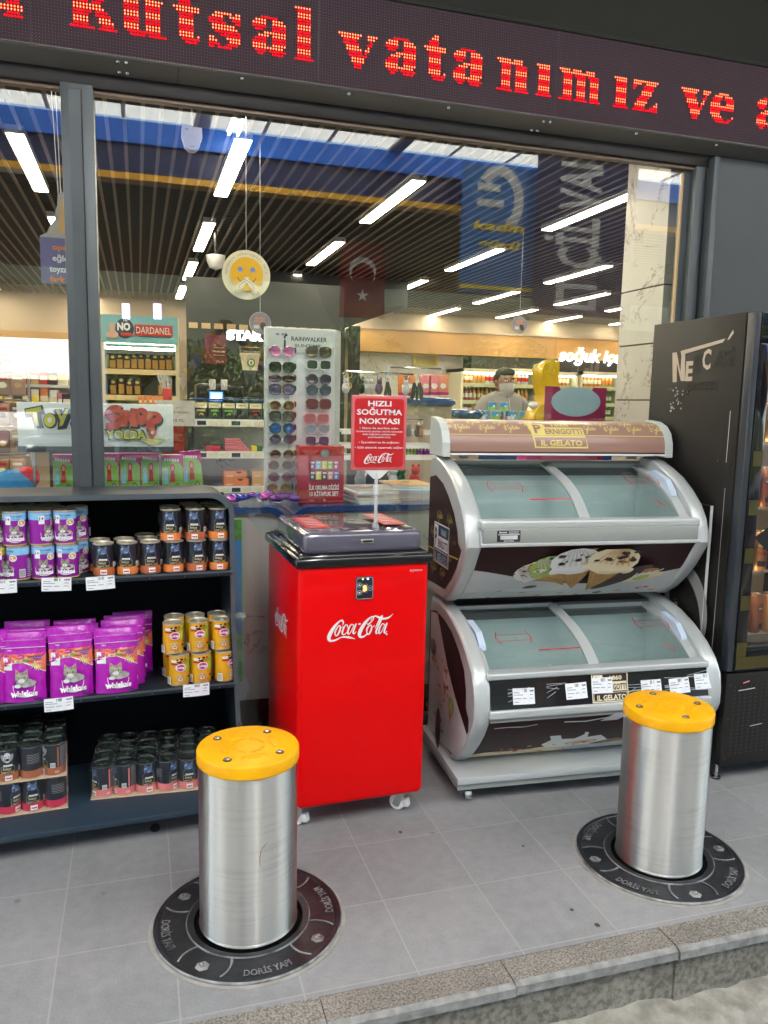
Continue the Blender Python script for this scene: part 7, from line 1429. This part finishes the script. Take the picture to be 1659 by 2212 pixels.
def person():
    pc = w(1090, 827, 6.35); t = thing('person', 'clerk in a light grey shirt and white face mask behind the checkout', 'person', (pc.x, 6.35, 0)); HZ = pc.z
    me = bpy.data.meshes.new('body'); sh = HZ - .155
    V = [(0, 0, .95), (0, .0, 1.1), (0, .01, sh - .1), (0, .01, sh + .02), (0, 0, sh + .09), (-.19, .02, sh - .03), (-.24, -.01, sh - .3), (-.19, -.18, sh - .48), (.19, .02, sh - .03), (.24, -.01, sh - .3), (.17, -.2, sh - .46), (-.1, 0, .9), (-.11, -.01, .5), (-.11, .02, .06), (.1, 0, .9), (.11, -.01, .5), (.11, .02, .06)]
    E_ = [(0, 1), (1, 2), (2, 3), (3, 4), (3, 5), (5, 6), (6, 7), (3, 8), (8, 9), (9, 10), (0, 11), (11, 12), (12, 13), (0, 14), (14, 15), (15, 16)]
    RAD = [(.17, .12), (.17, .12), (.19, .125), (.13, .09), (.06, .06), (.075, .075), (.055, .055), (.04, .04), (.075, .075), (.055, .055), (.04, .04), (.1, .1), (.07, .07), (.05, .05), (.1, .1), (.07, .07), (.05, .05)]
    me.from_pydata(V, E_, []); o = bpy.data.objects.new('body', me); COL.objects.link(o); o.parent = t
    sk = o.modifiers.new('skin', 'SKIN'); sk.use_smooth_shade = True; sb = o.modifiers.new('sub', 'SUBSURF'); sb.levels = 2; sb.render_levels = 2
    for i, sv in enumerate(me.skin_vertices[0].data): sv.radius = RAD[i]; sv.use_root = (i == 0)
    SHIRT = mat('light shirt', (.33, .31, .3), .8, col2=(.27, .255, .25), scale=6); me.materials.append(SHIRT)
    SK = mat('skin', (.3, .15, .095), .5); b = MB(); ellipsoid(b, (0, -.01, HZ), .078, .098, .118, SK, 28); ellipsoid(b, (0, -.03, HZ - .06), .062, .07, .075, SK, 24); b.lathe([(.055, sh + .02), (.05, HZ - .08)], 20, SK, (0, .01, 0), False)
    for s_ in (-1, 1): ellipsoid(b, (s_ * .079, .005, HZ - .005), .012, .02, .032, SK, 12)
    b.build('head', t)
    b = MB(); HAIR = mat('dark hair', (.012, .009, .008), .6, bump=.5, bscale=150); ellipsoid(b, (0, .02, HZ + .035), .085, .1, .1, HAIR, 28); ellipsoid(b, (0, -.05, HZ + .085), .07, .055, .04, HAIR, 20); b.build('hair', t)
    b = MB()
    for s_ in (-1, 1): ellipsoid(b, (s_ * .032, -.099, HZ + .012), .015, .007, .008, WHITE, 14); ellipsoid(b, (s_ * .032, -.105, HZ + .012), .006, .003, .007, BROWN, 10); ellipsoid(b, (s_ * .034, -.1, HZ + .036), .02, .008, .005, HAIR, 10)
    b.build('eye', t)
    b = MB(); MASK = mat('white mask', (.5, .48, .46), .8); n1, n2 = 12, 7; vs = []
    for j in range(n2):
        for i in range(n1):
            u = -1 + 2 * i / (n1 - 1); v = j / (n2 - 1); vs.append((u * (.078 - .02 * (1 - v)), -.118 + .07 * abs(u) ** 2.2 - .012 * math.sin(v * math.pi) + .02 * (1 - v) + (.003 if j % 2 else 0), HZ - .115 + .115 * v - .01 * abs(u)))
    b.add(vs, [(j * n1 + i, j * n1 + i + 1, (j + 1) * n1 + i + 1, (j + 1) * n1 + i) for j in range(n2 - 1) for i in range(n1 - 1)], MASK, True); b.build('face_mask', t)
    b = MB(); b.tube([(.0, -.085, sh + .06), (.004, -.12, sh - .06), (.004, -.135, sh - .25)], .004, LGREY, 6)
    for s_ in (-1, 1): b.prism([(s_ * .0, 0), (s_ * .075, .03), (s_ * .06, .055), (s_ * .015, .03)] if s_ > 0 else [(s_ * .0, 0), (s_ * .015, .03), (s_ * .06, .055), (s_ * .075, .03)], lambda u, v, h: (u, -.085 - h + abs(u) * .9, sh + .015 + v), 0, .006, SHIRT)
    b.build('collar', t)
    for s_, (hx, hy, hz) in ((-1, (-.19, -.18, sh - .48)), (1, (.17, -.2, sh - .46))):
        b = MB(); ellipsoid(b, (hx, hy - .05, hz), .04, .05, .018, SK, 16)
        for k in range(4): b.tube([(hx - .028 + .019 * k, hy - .08, hz), (hx - .03 + .02 * k, hy - .12 - .008 * (k in (1, 2)), hz - .003), (hx - .03 + .02 * k, hy - .145 - .01 * (k in (1, 2)), hz - .018)], [.009, .008, .006], SK, 8)
        b.tube([(hx - s_ * .03, hy - .03, hz), (hx - s_ * .055, hy - .06, hz - .004), (hx - s_ * .058, hy - .085, hz - .01)], [.011, .009, .007], SK, 8); b.build('hand', t)
    return t
person()
# yellow inflatable and pink standee behind the freezer header
YY = 4.0; k_ = 1 / 2.37
def K2(x, y): return ((1800 + x * k_) / 1.8228, (1300 + y * k_) / 1.8228)
ol = [(660, 850), (665, 790), (700, 720), (760, 690), (768, 600), (752, 520), (742, 430), (738, 370), (760, 320), (810, 295), (860, 270), (882, 272), (875, 290), (915, 285), (915, 360), (905, 470), (915, 560), (900, 660), (895, 855)]
P = [w(*K2(*p), YY) for p in ol]; t = thing('inflatable', 'glossy yellow curved inflatable beside the pink standee', 'inflatable', (P[0].x, YY, P[0].z)); b = MB(); YI = mat('yellow vinyl', (.75, .48, .005), .2, coat=.4)
Q = [(p.x - P[0].x, p.z - P[0].z) for p in P]; c0 = (sum(q[0] for q in Q) / len(Q), sum(q[1] for q in Q) / len(Q))
bm_v = []; n = len(Q)
for d, s_ in ((-.06, .72), (-.035, .93), (0, 1.), (.035, .93), (.06, .72)):
    for i, q in enumerate(Q):
        a_, c_ = Q[i - 1], Q[(i + 1) % n]; tx, tz = c_[0] - a_[0], c_[1] - a_[1]; l = math.hypot(tx, tz) or 1; off = (1 - s_) * .055; sg_ = 1
        bm_v.append((q[0] + tz / l * off * -sg_ * -1 if 0 else q[0] + (c0[0] - q[0]) * (1 - s_) * .35, d, q[1] + (c0[1] - q[1]) * (1 - s_) * .12))
fs = [(j * n + k, (j + 1) * n + k, (j + 1) * n + (k + 1) % n, j * n + (k + 1) % n) for j in range(4) for k in range(n)]; b.add(bm_v, fs, YI, True)
tri = tessellate_polygon([[Vector((v[0], v[2], 0)) for v in bm_v[:n]]]); b.add(bm_v[:n], tri, YI, True); b.add(bm_v[-n:], tri, YI, True); b.build('body', t)
a0_ = w(*K2(700, 700), YY); b = MB(); ellipsoid(b, (a0_.x - P[0].x, -.02, a0_.z - P[0].z), .03, .03, .02, WHITE, 14); b.build('white_spot', t); MB().box((-.02, -.05, 1.046 - P[0].z), (.14, .08, .01), MAG).build('base', t)
YP = 3.6; p0 = w(1175, 913, YP); p1 = w(1311, 836, YP); t = thing('standee', 'magenta card standee with a pale blue lens shape, seen from behind', 'standee', (p0.x, YP, 1.0455)); W2 = p1.x - p0.x; z0 = 0; H2 = w(1240, 836, YP).z - 1.0455
MG2 = mat('magenta card', (.36, .01, .09), .5); b = MB(); hc = [(W2 * .22 + W2 * .56 * k / 14, H2 - .105 * math.sin(math.pi * (k / 14)) ** .8) for k in range(15)]
b.prism([(0, 0), (W2, 0), (W2, H2)] + hc[::-1] + [(0, H2)], lambda u, v, h: (u, h, v), 0, .006, MG2); a = Art(); a.rect(W2 * .02, .05, W2 * .98, .058, WHITE)
for k in range(6): a.rect(W2 * .3, .09 + .03 * k, W2 * .8, .096 + .03 * k, PINK)
a.apply(b, front(0, 0, 0)); b.build('card', t)
cxx, czz = W2 * .5, w(1243, 868, YP).z - 1.0455; rw = W2 * .4; rh = (w(1243, 836, YP).z - w(1243, 900, YP).z) / 2
b = MB(); b.prism([(cxx - rw * math.cos(math.pi * k / 14), czz - rh * math.sin(math.pi * k / 14)) for k in range(15)] + [(cxx + rw * math.cos(math.pi * k / 14), czz + rh * math.sin(math.pi * k / 14)) for k in range(1, 14)], lambda u, v, h: (u, h - .004, v), 0, .003, mat('pale blue card', (.42, .58, .66), .45)); b.build('lens_shape', t)
# lit letters and drinks fridges on the back wall
SGL = lamp('white sign light', (1, .97, .92), .9)
p = w(1206, 775, 11.48); q = w(1338, 775, 11.48); zt2 = w(1206, 748, 11.48).z
b = MB(); a = Art(); a.text('soğuk içe', 0, 0, (zt2 - p.z) * 1.02, SGL, 'l', wd=(q.x - p.x) * 1.02, shear=.2, bold=.03); a.apply(b, front(p.x, 11.485, p.z - .03), .01, .012)
for i in range(len(b.v)): pass
tag(b.build('lit_sign_letters'), 'glowing white cold drinks lettering on the ochre back wall', 'sign')
BC = [mat('orange bottle', (.6, .2, .05), .25), mat('white bottle', (.55, .55, .52), .3), mat('red bottle', (.45, .03, .03), .25), mat('green bottle', (.06, .28, .06), .25), mat('amber bottle', (.55, .38, .1), .25), mat('cola bottle', (.05, .015, .01), .2)]; BN = ['orange', 'white', 'red', 'green', 'amber', 'dark']
WL = lamp('fridge lamp', (1, .93, .8), 2.2)
bot = {}
for fi, (x0, x1) in enumerate(((997, 1092), (1094, 1166), (1168, 1250), (1256, 1345))):
    YF = 11.2; p = w(x0, 795, YF); q = w(x1, 795, YF); W2 = q.x - p.x; zt3 = p.z - (.0 if fi < 2 else .05); t = thing('wall_fridge', 'glass front drinks fridge, %s from the left along the back wall' % ORD[fi], 'drinks fridge', (p.x, YF, 0), 0, 'drinks fridges along the back wall'); b = MB()
    b.box((0, 0, 0), (.035, .6, zt3), CREAM); b.box((W2 - .035, 0, 0), (W2, .6, zt3), CREAM); b.box((0, 0, zt3 - .05), (W2, .6, zt3), CREAM); b.box((.035, .55, 0), (W2 - .035, .6, zt3 - .05), mat('fridge liner', (.3, .28, .22), .6)); b.box((.035, 0, 0), (W2 - .035, .5, .3), DARKW); b.build('cabinet', t)
    zs_ = [w(1050, y, YF).z for y in (829, 866, 897)]; b = MB()
    for z in zs_: b.box((.035, .05, z - .015), (W2 - .035, .5, z), LGREY); b.box((.035, .04, z - .05), (W2 - .035, .05, z + .008), CREAM)
    b.build('shelf_board', t); MB().box((.04, .03, zt3 - .08), (W2 - .04, .06, zt3 - .055), WL).build('light_strip', t)
    MB().box((.035, .0, .3), (W2 - .035, .004, zt3 - .05), PANE if 0 else glass('fridge pane', (.9, .93, .9), 1.2) if 'fridge pane' not in MATS else MATS['fridge pane']).build('door_glass', t)
    for si, z in enumerate(zs_):
        nb = int((W2 - .1) / .068)
        for k in range(nb):
            ci = ((0, 4, 1, 0) if si == 0 else (2, 0, 4, 0) if fi < 2 and si == 1 else (3, 3, 3, 4) if fi > 1 else (2, 4, 3, 0))[(k // 3 + fi) % 4]
            loc = (p.x + .07 + .068 * k, YF + .12, z + .001); lab = '%s drink bottle, %s from the left on the %s shelf of the %s wall fridge' % (BN[ci], ORD[k], ('top', 'middle', 'low')[si], ORD[fi])
            key = (ci,)
            if key not in bot:
                b = MB(); b.lathe([(.026, 0), (.03, .01), (.03, .13), (.012, .175), (.012, .19)], 12, BC[ci]); b.lathe([(.014, .188), (.014, .205)], 10, (WHITE, RED, YEL)[ci % 3]); b.lathe([(.0305, .05), (.0305, .11)], 12, (CREAM, RED, WHITE, WHITE, ORANGE, RED)[ci], cap=False); o = b.build('drink_bottle'); bot[key] = o
            else: o = bot[key].copy(); COL.objects.link(o)
            o.location = loc; tag(o, lab, 'bottle', 'bottles in the wall fridges')
# left pane: snack rack, nursery shelf sign and boxes
YL = 4.9; t = thing('snack_rack', 'wire snack rack with foil packets in the left pane', 'rack', (0, 0, 0)); xa_, xb_ = w(-160, 900, YL).x, w(62, 900, YL).x; b = MB()
for X in (xa_, (xa_ + xb_) / 2, xb_): b.tube([(X, YL + .05, 0), (X, YL + .05, w(0, 790, YL).z)], .008, STEEL)
for py in (800, 865, 925, 985): z = w(30, py, YL).z; b.tube([(xa_, YL + .05, z), (xb_, YL + .05, z)], .006, STEEL)
b.build('wire_frame', t); FO = [mat('bronze foil', (.35, .22, .12), .3, .4), mat('copper foil', (.45, .25, .16), .3, .4), mat('brown foil', (.16, .08, .05), .3, .2)]
for j, py in enumerate((805, 870, 930, 990)):
    for k in range(5):
        p = w(-95 + 33 * k, py, YL); b = MB(); b.rbox((p.x - .04, YL, p.z - .13), (p.x + .04, YL + .03, p.z), FO[(j + k) % 3], .012, 3); a = Art(); blob(a, .04, .06, .022, (CREAM, TAN, BROWN)[(j * 2 + k) % 3]); a.rect(.015, .09, .065, .105, (RED, CREAM, GOLD)[k % 3]); a.apply(b, front(p.x - .04, YL, p.z - .13), .001, .0015); tag(b.build('snack_packet'), 'shiny brown snack packet, %s from the left in the %s row of the rack' % (ORD[k], ('top', 'second', 'third', 'bottom')[j]), 'snack packet', 'foil snack packets on the rack')
def bebe(a, W, H): a.text('bebe', W * .3, H * .35, H * .4, INK, wd=W * .25, bold=.03); a.text('bebe', W * .75, H * .35, H * .4, INK, wd=W * .25, bold=.03)
board('shelf_sign', 'yellow nursery shelf sign on the left back shelves', 'sign', -20, 762, 86, 800, 9.5, mat('amber sign', (.65, .36, .04), .5), bebe, .05)
t = thing('back_shelves', 'tall shelves under the yellow nursery sign', 'shelf', (w(-60, 800, 9.6).x, 9.6, 0)); W2 = w(160, 800, 9.6).x - t.location.x; b = MB(); b.box((0, .4, 0), (W2, .45, w(60, 800, 9.6).z), BEIGE); b.build('back_panel', t); b = MB()
for py in (830, 880, 930): b.box((0, 0, w(60, py, 9.6).z - .03), (W2, .4, w(60, py, 9.6).z), LGREY)
b.build('shelf_board', t)
for j, py in enumerate((830, 880, 930)):
    for k in range(9):
        z = w(60, py, 9.6).z + .001; x = t.location.x + .1 + k * (W2 - .2) / 9; h = random.uniform(.14, .22); b = MB(); b.box((x, 9.63, z), (x + .11, 9.75, z + h), random.choice([RED, CREAM, TAN, PINK, ORANGE, WHITE, BROWN])); a = Art(); a.rect(.015, h * .3, .095, h * .6, random.choice([WHITE, YEL, CREAM])); a.apply(b, front(x, 9.63, z), .001, .002); tag(b.build('grocery_box'), 'grocery box, %s from the left on the %s back shelf' % (ORD[k], ('top', 'middle', 'low')[j]), 'grocery box', 'grocery boxes on the back shelves')
p = w(135, 905, 5.2)
for k in range(2): b = MB(); x = p.x + .07 * k; z = p.z - .05; b.box((x, 5.2, z), (x + .062, 5.26, z + .2), (BROWN, RED)[k]); a = Art(); a.rect(.008, .1, .054, .17, CREAM); a.ell(.022, .14, .007, .008, BROWN, 10); a.ell(.041, .14, .007, .008, BROWN, 10); a.apply(b, front(x, 5.2, z), .001, .0015); tag(b.build('snack_carton'), '%s snack carton with cream label beside the mullion' % ('brown', 'red')[k], 'carton')
b = MB(); b.box((p.x - .08, 5.17, 0), (p.x + .3, 5.4, p.z - .051), DARKW); tag(b.build('plinth_unit'), 'dark plinth unit under the snack cartons', 'shelf')
# ------------------------------------------------------------------ across the forecourt (lights the scene, shows in the glass)
SC.world = bpy.data.worlds.new('World'); SC.world.use_nodes = True
N = SC.world.node_tree.nodes; sky = N.new('ShaderNodeTexSky'); sky.sky_type = 'NISHITA'; sky.sun_disc = False; sky.sun_elevation = R(50); sky.sun_rotation = R(320); sky.air_density = 1.2; sky.dust_density = 2
SC.world.node_tree.links.new(sky.outputs[0], N['Background'].inputs[0]); N['Background'].inputs[1].default_value = .15
sd = bpy.data.lights.new('sun', 'SUN'); sd.energy = 4.5; sd.angle = R(.6); sd.color = (1, .95, .88); so_ = bpy.data.objects.new('sun', sd); COL.objects.link(so_)
az = R(320); el = R(50); dirv = Vector((math.sin(az) * math.cos(el), math.cos(az) * math.cos(el), math.sin(el))); so_.rotation_euler = dirv.to_track_quat('Z', 'Y').to_euler(); so_.location = (-3, -8, 9)
def translucent():
    m = bpy.data.materials.new('opal roof sheet'); m.use_nodes = True; N = m.node_tree.nodes; L = m.node_tree.links; N.remove(N['Principled BSDF'])
    t = N.new('ShaderNodeBsdfTranslucent'); t.inputs[0].default_value = (.93, .92, .87, 1); d = N.new('ShaderNodeBsdfDiffuse'); d.inputs[0].default_value = (.8, .8, .78, 1); x = N.new('ShaderNodeMixShader'); x.inputs[0].default_value = .25
    L.new(t.outputs[0], x.inputs[1]); L.new(d.outputs[0], x.inputs[2]); L.new(x.outputs[0], N['Material Output'].inputs[0]); return m
OPAL = translucent()
YR = 2 * 3.25     # mirror plane helper: what is seen in the glass at virtual distance V stands at YR - V
def mir(px, py, V): p = w(px, py, V); return Vector((p.x, YR - V, p.z))
CBLUE = mat('canopy blue', (.002, .15, .75), .35); CNAVY = mat('canopy navy', (.004, .014, .1), .35); CGOLD = mat('canopy gold stripe', (.8, .4, .02), .4); CUND = mat('canopy underside', (.1, .095, .085), .7)
can_ = thing('forecourt_canopy', 'blue fuel station canopy with gold stripe reflected in the window', 'canopy', (0, -2.3, 0))
Vf = YR + 2.3
zt = w(898, 332, Vf).z; zb_ = w(898, 376, Vf).z; zg = w(898, 432, Vf).z; zg2 = w(898, 441, Vf).z
b = MB(); b.box((-14, -.2, zb_), (16, .0, zt), CBLUE); b.build('upper_fascia', can_); b = MB(); b.box((-14, -.25, zg), (16, -.06, zb_), CNAVY); b.build('lower_fascia', can_)
MB().box((-14, -.26, zg2 - .02), (16, -.05, zg), CGOLD).build('stripe', can_)
b = MB(); b.box((-14, -6.5, zg2), (16, -.26, zt), CUND)
for k in range(38): b.box((-14, -.4 - .16 * k, zg2 - .02), (16, -.44 - .16 * k, zg2 + .001), CUND)
b.build('underside', can_)
b = MB()
for x in (-5, 10.5): b.box((x, -5.5, -.15), (x + .5, -5, zg2), WHITE)
b.build('pillar', can_)
rf = thing('glazed_roof', 'white translucent walkway roof with ribs reflected in the window', 'roof', (0, 0, 0))
b = MB(); b.box((-14, -2.3, zt + .02), (16, .7, zt + .03), OPAL); b.build('opal_sheet', rf); MB().box((-14, .7, zt + .0), (16, 3.09, zt + .04), mat('added shade panel', (.12, .12, .115), .7)).build('shade_panel', rf)  # opaque panel added out of view to shade the pavement near the shop
b = MB(); 
for k in range(40): x = -12 + .7 * k; b.box((x, -2.3, zt + .012 - (.012 if k % 3 == 0 else 0)), (x + (.16 if k % 3 == 0 else .04),   .69, zt + .019), MATS['grey pole'])
b.build('rib', rf)
tl_ = thing('tube_light', 'pair of long white tubes under the walkway roof, seen as streaks on the bollards', 'tube light', (.95, 0, zt - .06)); TUBE = lamp('tube lamp', (1, .97, .9), 14)
for dx in (0, .09): MB().tube([(dx, -2.2, 0), (dx, 1.1, 0)], .014, TUBE, 8).build('tube', tl_)
b = MB(); b.box((-.03, -2.2, .02), (.12, 1.1, .05), WHITE); b.build('housing', tl_)
def hang(name, label, px0, px1, py0, py1, V, m, artf, cat='banner'):
    p = mir(px0, py0, V); q = mir(px1, py1, V); x0, x1 = min(p.x, q.x), max(p.x, q.x); z0, z1 = min(p.z, q.z), max(p.z, q.z); b = MB(); b.box((x0, p.y - .006, z0), (x1, p.y, z1), m); a = Art(); artf(a, x1 - x0, z1 - z0)
    a.apply(b, (lambda u, v, h: (x0 + u, p.y + h, z0 + v)) if cat == 'banner' else (lambda u, v, h: (x1 - u, p.y + h, z0 + v)), .002, .003); return tag(b.build(name), label, cat)
FRED = mat('flag red', (.2, .004, .006), .6)
def flag(a, W, H):
    a.ell(W * .5, H * .62, W * .3, W * .3, WHITE, 40); a.ell(W * .5 , H * .62 - W * .07, W * .25, W * .25, FRED, 40)
    a.poly([(W * .5 + W * (.13 if k % 2 == 0 else .052) * math.sin(k * math.pi / 5), H * .3 + W * (.13 if k % 2 == 0 else .052) * math.cos(k * math.pi / 5)) for k in range(10)], WHITE)
hang('flag', 'red Turkish flag hanging under the canopy, seen in the glass', 735, 830, 520, 690, YR + 3.2, FRED, flag, 'flag')
def ban1(a, W, H):
    a.stroke([(W * .5 + W * .26 * math.cos(R(t)), H * .74 + W * .34 * math.sin(R(t)), W * .13) for t in range(-60, 150, 12)], 1, LGREY); a.rect(W * .2, H * .68, W * .55, H * .74, LGREY); a.rect(W * .2, H * .8, W * .5, H * .86, LGREY)
    a.text('kadın', W * .5, H * .5, H * .07, YEL, wd=W * .7, shear=.2, bold=.03); a.text('gücü', W * .5, H * .36, H * .07, YEL, wd=W * .6, shear=.2, bold=.03); a.rect(0, H * .03, W, H * .06, YEL)
hang('banner', 'blue hanging banner with yellow lettering, seen in the glass', 1000, 1150, 350, 640, YR + 2.0, mat('banner blue', (.01, .13, .4), .5), ban1)
def ban2(a, W, H): a.text('ET ÇİL VAK', W * .62, H * .04, W * .4, LGREY, 'l', wd=H * .95, bold=.03, rot=math.pi / 2)
hang('banner', 'navy hanging banner with upright white lettering, seen in the glass', 1165, 1360, 300, 690, YR + 1.9, mat('banner navy', (.01, .012, .09), .5), ban2)
for px, t_ in ((272, '19'), (340, '20')):
    def num(a, W, H): a.text(t_, W * .5, H * .25, H * .5, INK, wd=W * .5, shear=.2)
    hang('pump_number_sign', 'glowing pump number sign reading %s, seen reversed in the glass' % ('nineteen' if t_ == '19' else 'twenty'), px - 9, px + 9, 655, 690, YR + 7, lamp('number light', (.55, .5, 1), 3.) if 'number light' not in bpy.data.materials else bpy.data.materials['number light'], num, 'sign')
hb = MB(); vs = []; n = 60
for i in range(n + 1):
    x = -70 + 150 * i / n; vs += [(x, -34 + random.uniform(-1, 1), -1), (x, -35 + random.uniform(-1, 1), 4 + random.uniform(-.6, .6)), (x, -42, 9 + random.uniform(-.8, .8)), (x, -55, 14 + 2 * math.sin(i * .4) + random.uniform(-.8, .8))]
hb.add(vs, [(4 * i + k, 4 * i + k + 1, 4 * i + k + 5, 4 * i + k + 4) for i in range(n) for k in range(3)], mat('wooded hillside', (.01, .016, .006), .9, col2=(.022, .028, .012), scale=.6, bump=.8, bscale=2))
tag(hb.build('hillside'), kind='structure')
# hedge, trees, vehicles beyond
LEAFM = mat('leaf', (.03, .06, .012), .6, col2=(.055, .09, .02), scale=3); BARK = mat('bark', (.1, .07, .05), .9)
def foliage(mb, c, rx, ry, rz, n, s):
    for _ in range(n):
        while True:
            p = Vector((random.uniform(-1, 1), random.uniform(-1, 1), random.uniform(-1, 1)))
            if .35 < p.length < 1: break
        q = Vector((c[0] + p.x * rx, c[1] + p.y * ry, c[2] + p.z * rz)); u = Vector((random.gauss(0, 1), random.gauss(0, 1), random.gauss(0, 1))).normalized(); v = u.orthogonal().normalized(); sz = s * random.uniform(.6, 1.4)
        mb.add([q + u * sz, q + v * sz * .6, q - u * sz, q - v * sz * .6], [(0, 1, 2, 3)], LEAFM)
b = MB(); foliage(b, (4, -19, .6), 15, .8, 1.0, 16000, .09); tag(b.build('hedge'), 'long clipped green hedge across the forecourt, seen in the glass', 'hedge', kind='stuff')
tl = ['wide green tree left of the white truck in the reflection', 'tall green tree behind the bunting in the reflection', 'green tree behind the coffee sign in the reflection', 'green tree right of the reflected flag', 'far right green tree across the forecourt']
for i, (x, y, h) in enumerate(((-7.5, -22, 5), (-.5, -24, 4.4), (3.5, -24, 4), (9, -26, 5), (15, -24, 5))):
    t = thing('tree', tl[i], 'tree', (x, y, -.15), 0, 'trees across the forecourt'); b = MB(); b.tube([(0, 0, 0), (.1, 0, h * .3), (.0, .1, h * .55), (.2, 0, h * .8)], [.2, .16, .1, .03], BARK)
    for k in range(4): b.tube([(0, 0, h * .35 + .1 * k), (math.cos(k * 1.6) * 1.2, math.sin(k * 1.6) * 1.2, h * .55 + .2 * k)], [.08, .02], BARK)
    b.build('trunk', t); b = MB()
    for k in range(7): foliage(b, (random.uniform(-1.4, 1.4), random.uniform(-1, 1), h * random.uniform(.5, .8)), 1.3, 1.2, .9, 1500, .085)
    b.build('crown', t)
def vehicle(name, label, cat, x, y, W, Lh, H, cab, m):
    t = thing(name, label, cat, (x, y, -.15)); b = MB(); b.rbox((-W / 2, 0 - Lh, .35), (W / 2, 0, cab), m, .1, 3)
    if H > 2: b.rbox((-W / 2 - .05, -Lh - 3, .6), (W / 2 + .05, -1.4, H), WHITE, .03, 2)
    else: b.rbox((-W / 2 + .12, -Lh + .5, cab - .05), (W / 2 - .12, -1.1, H), m, .18, 3)
    b.build('body', t); G_ = mat('vehicle glass', (.02, .03, .035), .1)
    if H > 2: MB().rbox((-W / 2 + .12, -.03, 1.35), (W / 2 - .12, .015, 2.0), G_, .01, 2).build('windscreen', t)
    else: MB().rbox((-W / 2 + .25, -1.3, cab + .0), (W / 2 - .25, -1.06, H - .1), G_, .03, 2).build('windscreen', t)
    for s_ in (-1, 1): MB().rbox((s_ * W * .36 - .16, -.02, .62), (s_ * W * .36 + .16, .02, .78), CHROME, .01, 2).build('headlight', t)
    for s_ in (-1, 1):
        for yy in (-.8, -Lh + .7): MB().lathe([(.0001, -.1), (.2, -.1), (.33, -.08), (.33, .08), (.2, .1), (.0001, .1)], 20, BLACK, T=Matrix.Translation((s_ * (W / 2 - .08), yy, .33)) @ Matrix.Rotation(R(90), 4, 'Y')).build('wheel', t)
vehicle('truck', 'white box truck facing the shop, seen in the left pane', 'truck', mir(95, 830, YR + 11).x, -11, 2.0, 1.9, 2.9, 2.2, WHITE)
vehicle('car', 'white parked car beside the truck, seen in the left pane', 'car', mir(150, 840, YR + 9.5).x, -9.5, 1.7, 4.2, 1.42, .9, mat('white car paint', (.7, .72, .75), .2, coat=.6))
# bunting
bt = thing('bunting', 'string of blue, white and yellow pennants seen in the glass', 'bunting', (0, 0, 0))
P = [mir(x, y, YR + 8) for x, y in ((395, 815), (470, 705), (500, 700), (560, 780), (640, 850))]; P = smooth_path([tuple(p) for p in P], 9)
b = MB(); b.tube(P, .008, WHITE, 5); b.build('cord', bt); cols = [WHITE, SKYB, YEL]
for i in range(0, len(P) - 1):
    p = Vector(P[i]); MB().add([p + Vector((-.09, 0, 0)), p + Vector((.09, 0, 0)), p + Vector((0, .0, -.24)), p + Vector((-.09, .01, 0)), p + Vector((.09, .01, 0)), p + Vector((0, .01, -.24))], [(2, 1, 0), (3, 4, 5), (0, 1, 4, 3), (1, 2, 5, 4), (2, 0, 3, 5)], cols[i % 3]).build('pennant', bt)

SC.view_settings.view_transform = 'Standard'; SC.view_settings.look = 'None'; SC.view_settings.exposure = 2.58; SC.view_settings.gamma = 1
SC.render.engine = 'CYCLES'; SC.cycles.use_denoising = True
SC.cycles.max_bounces = 10; SC.cycles.transparent_max_bounces = 16; SC.cycles.sample_clamp_indirect = 6
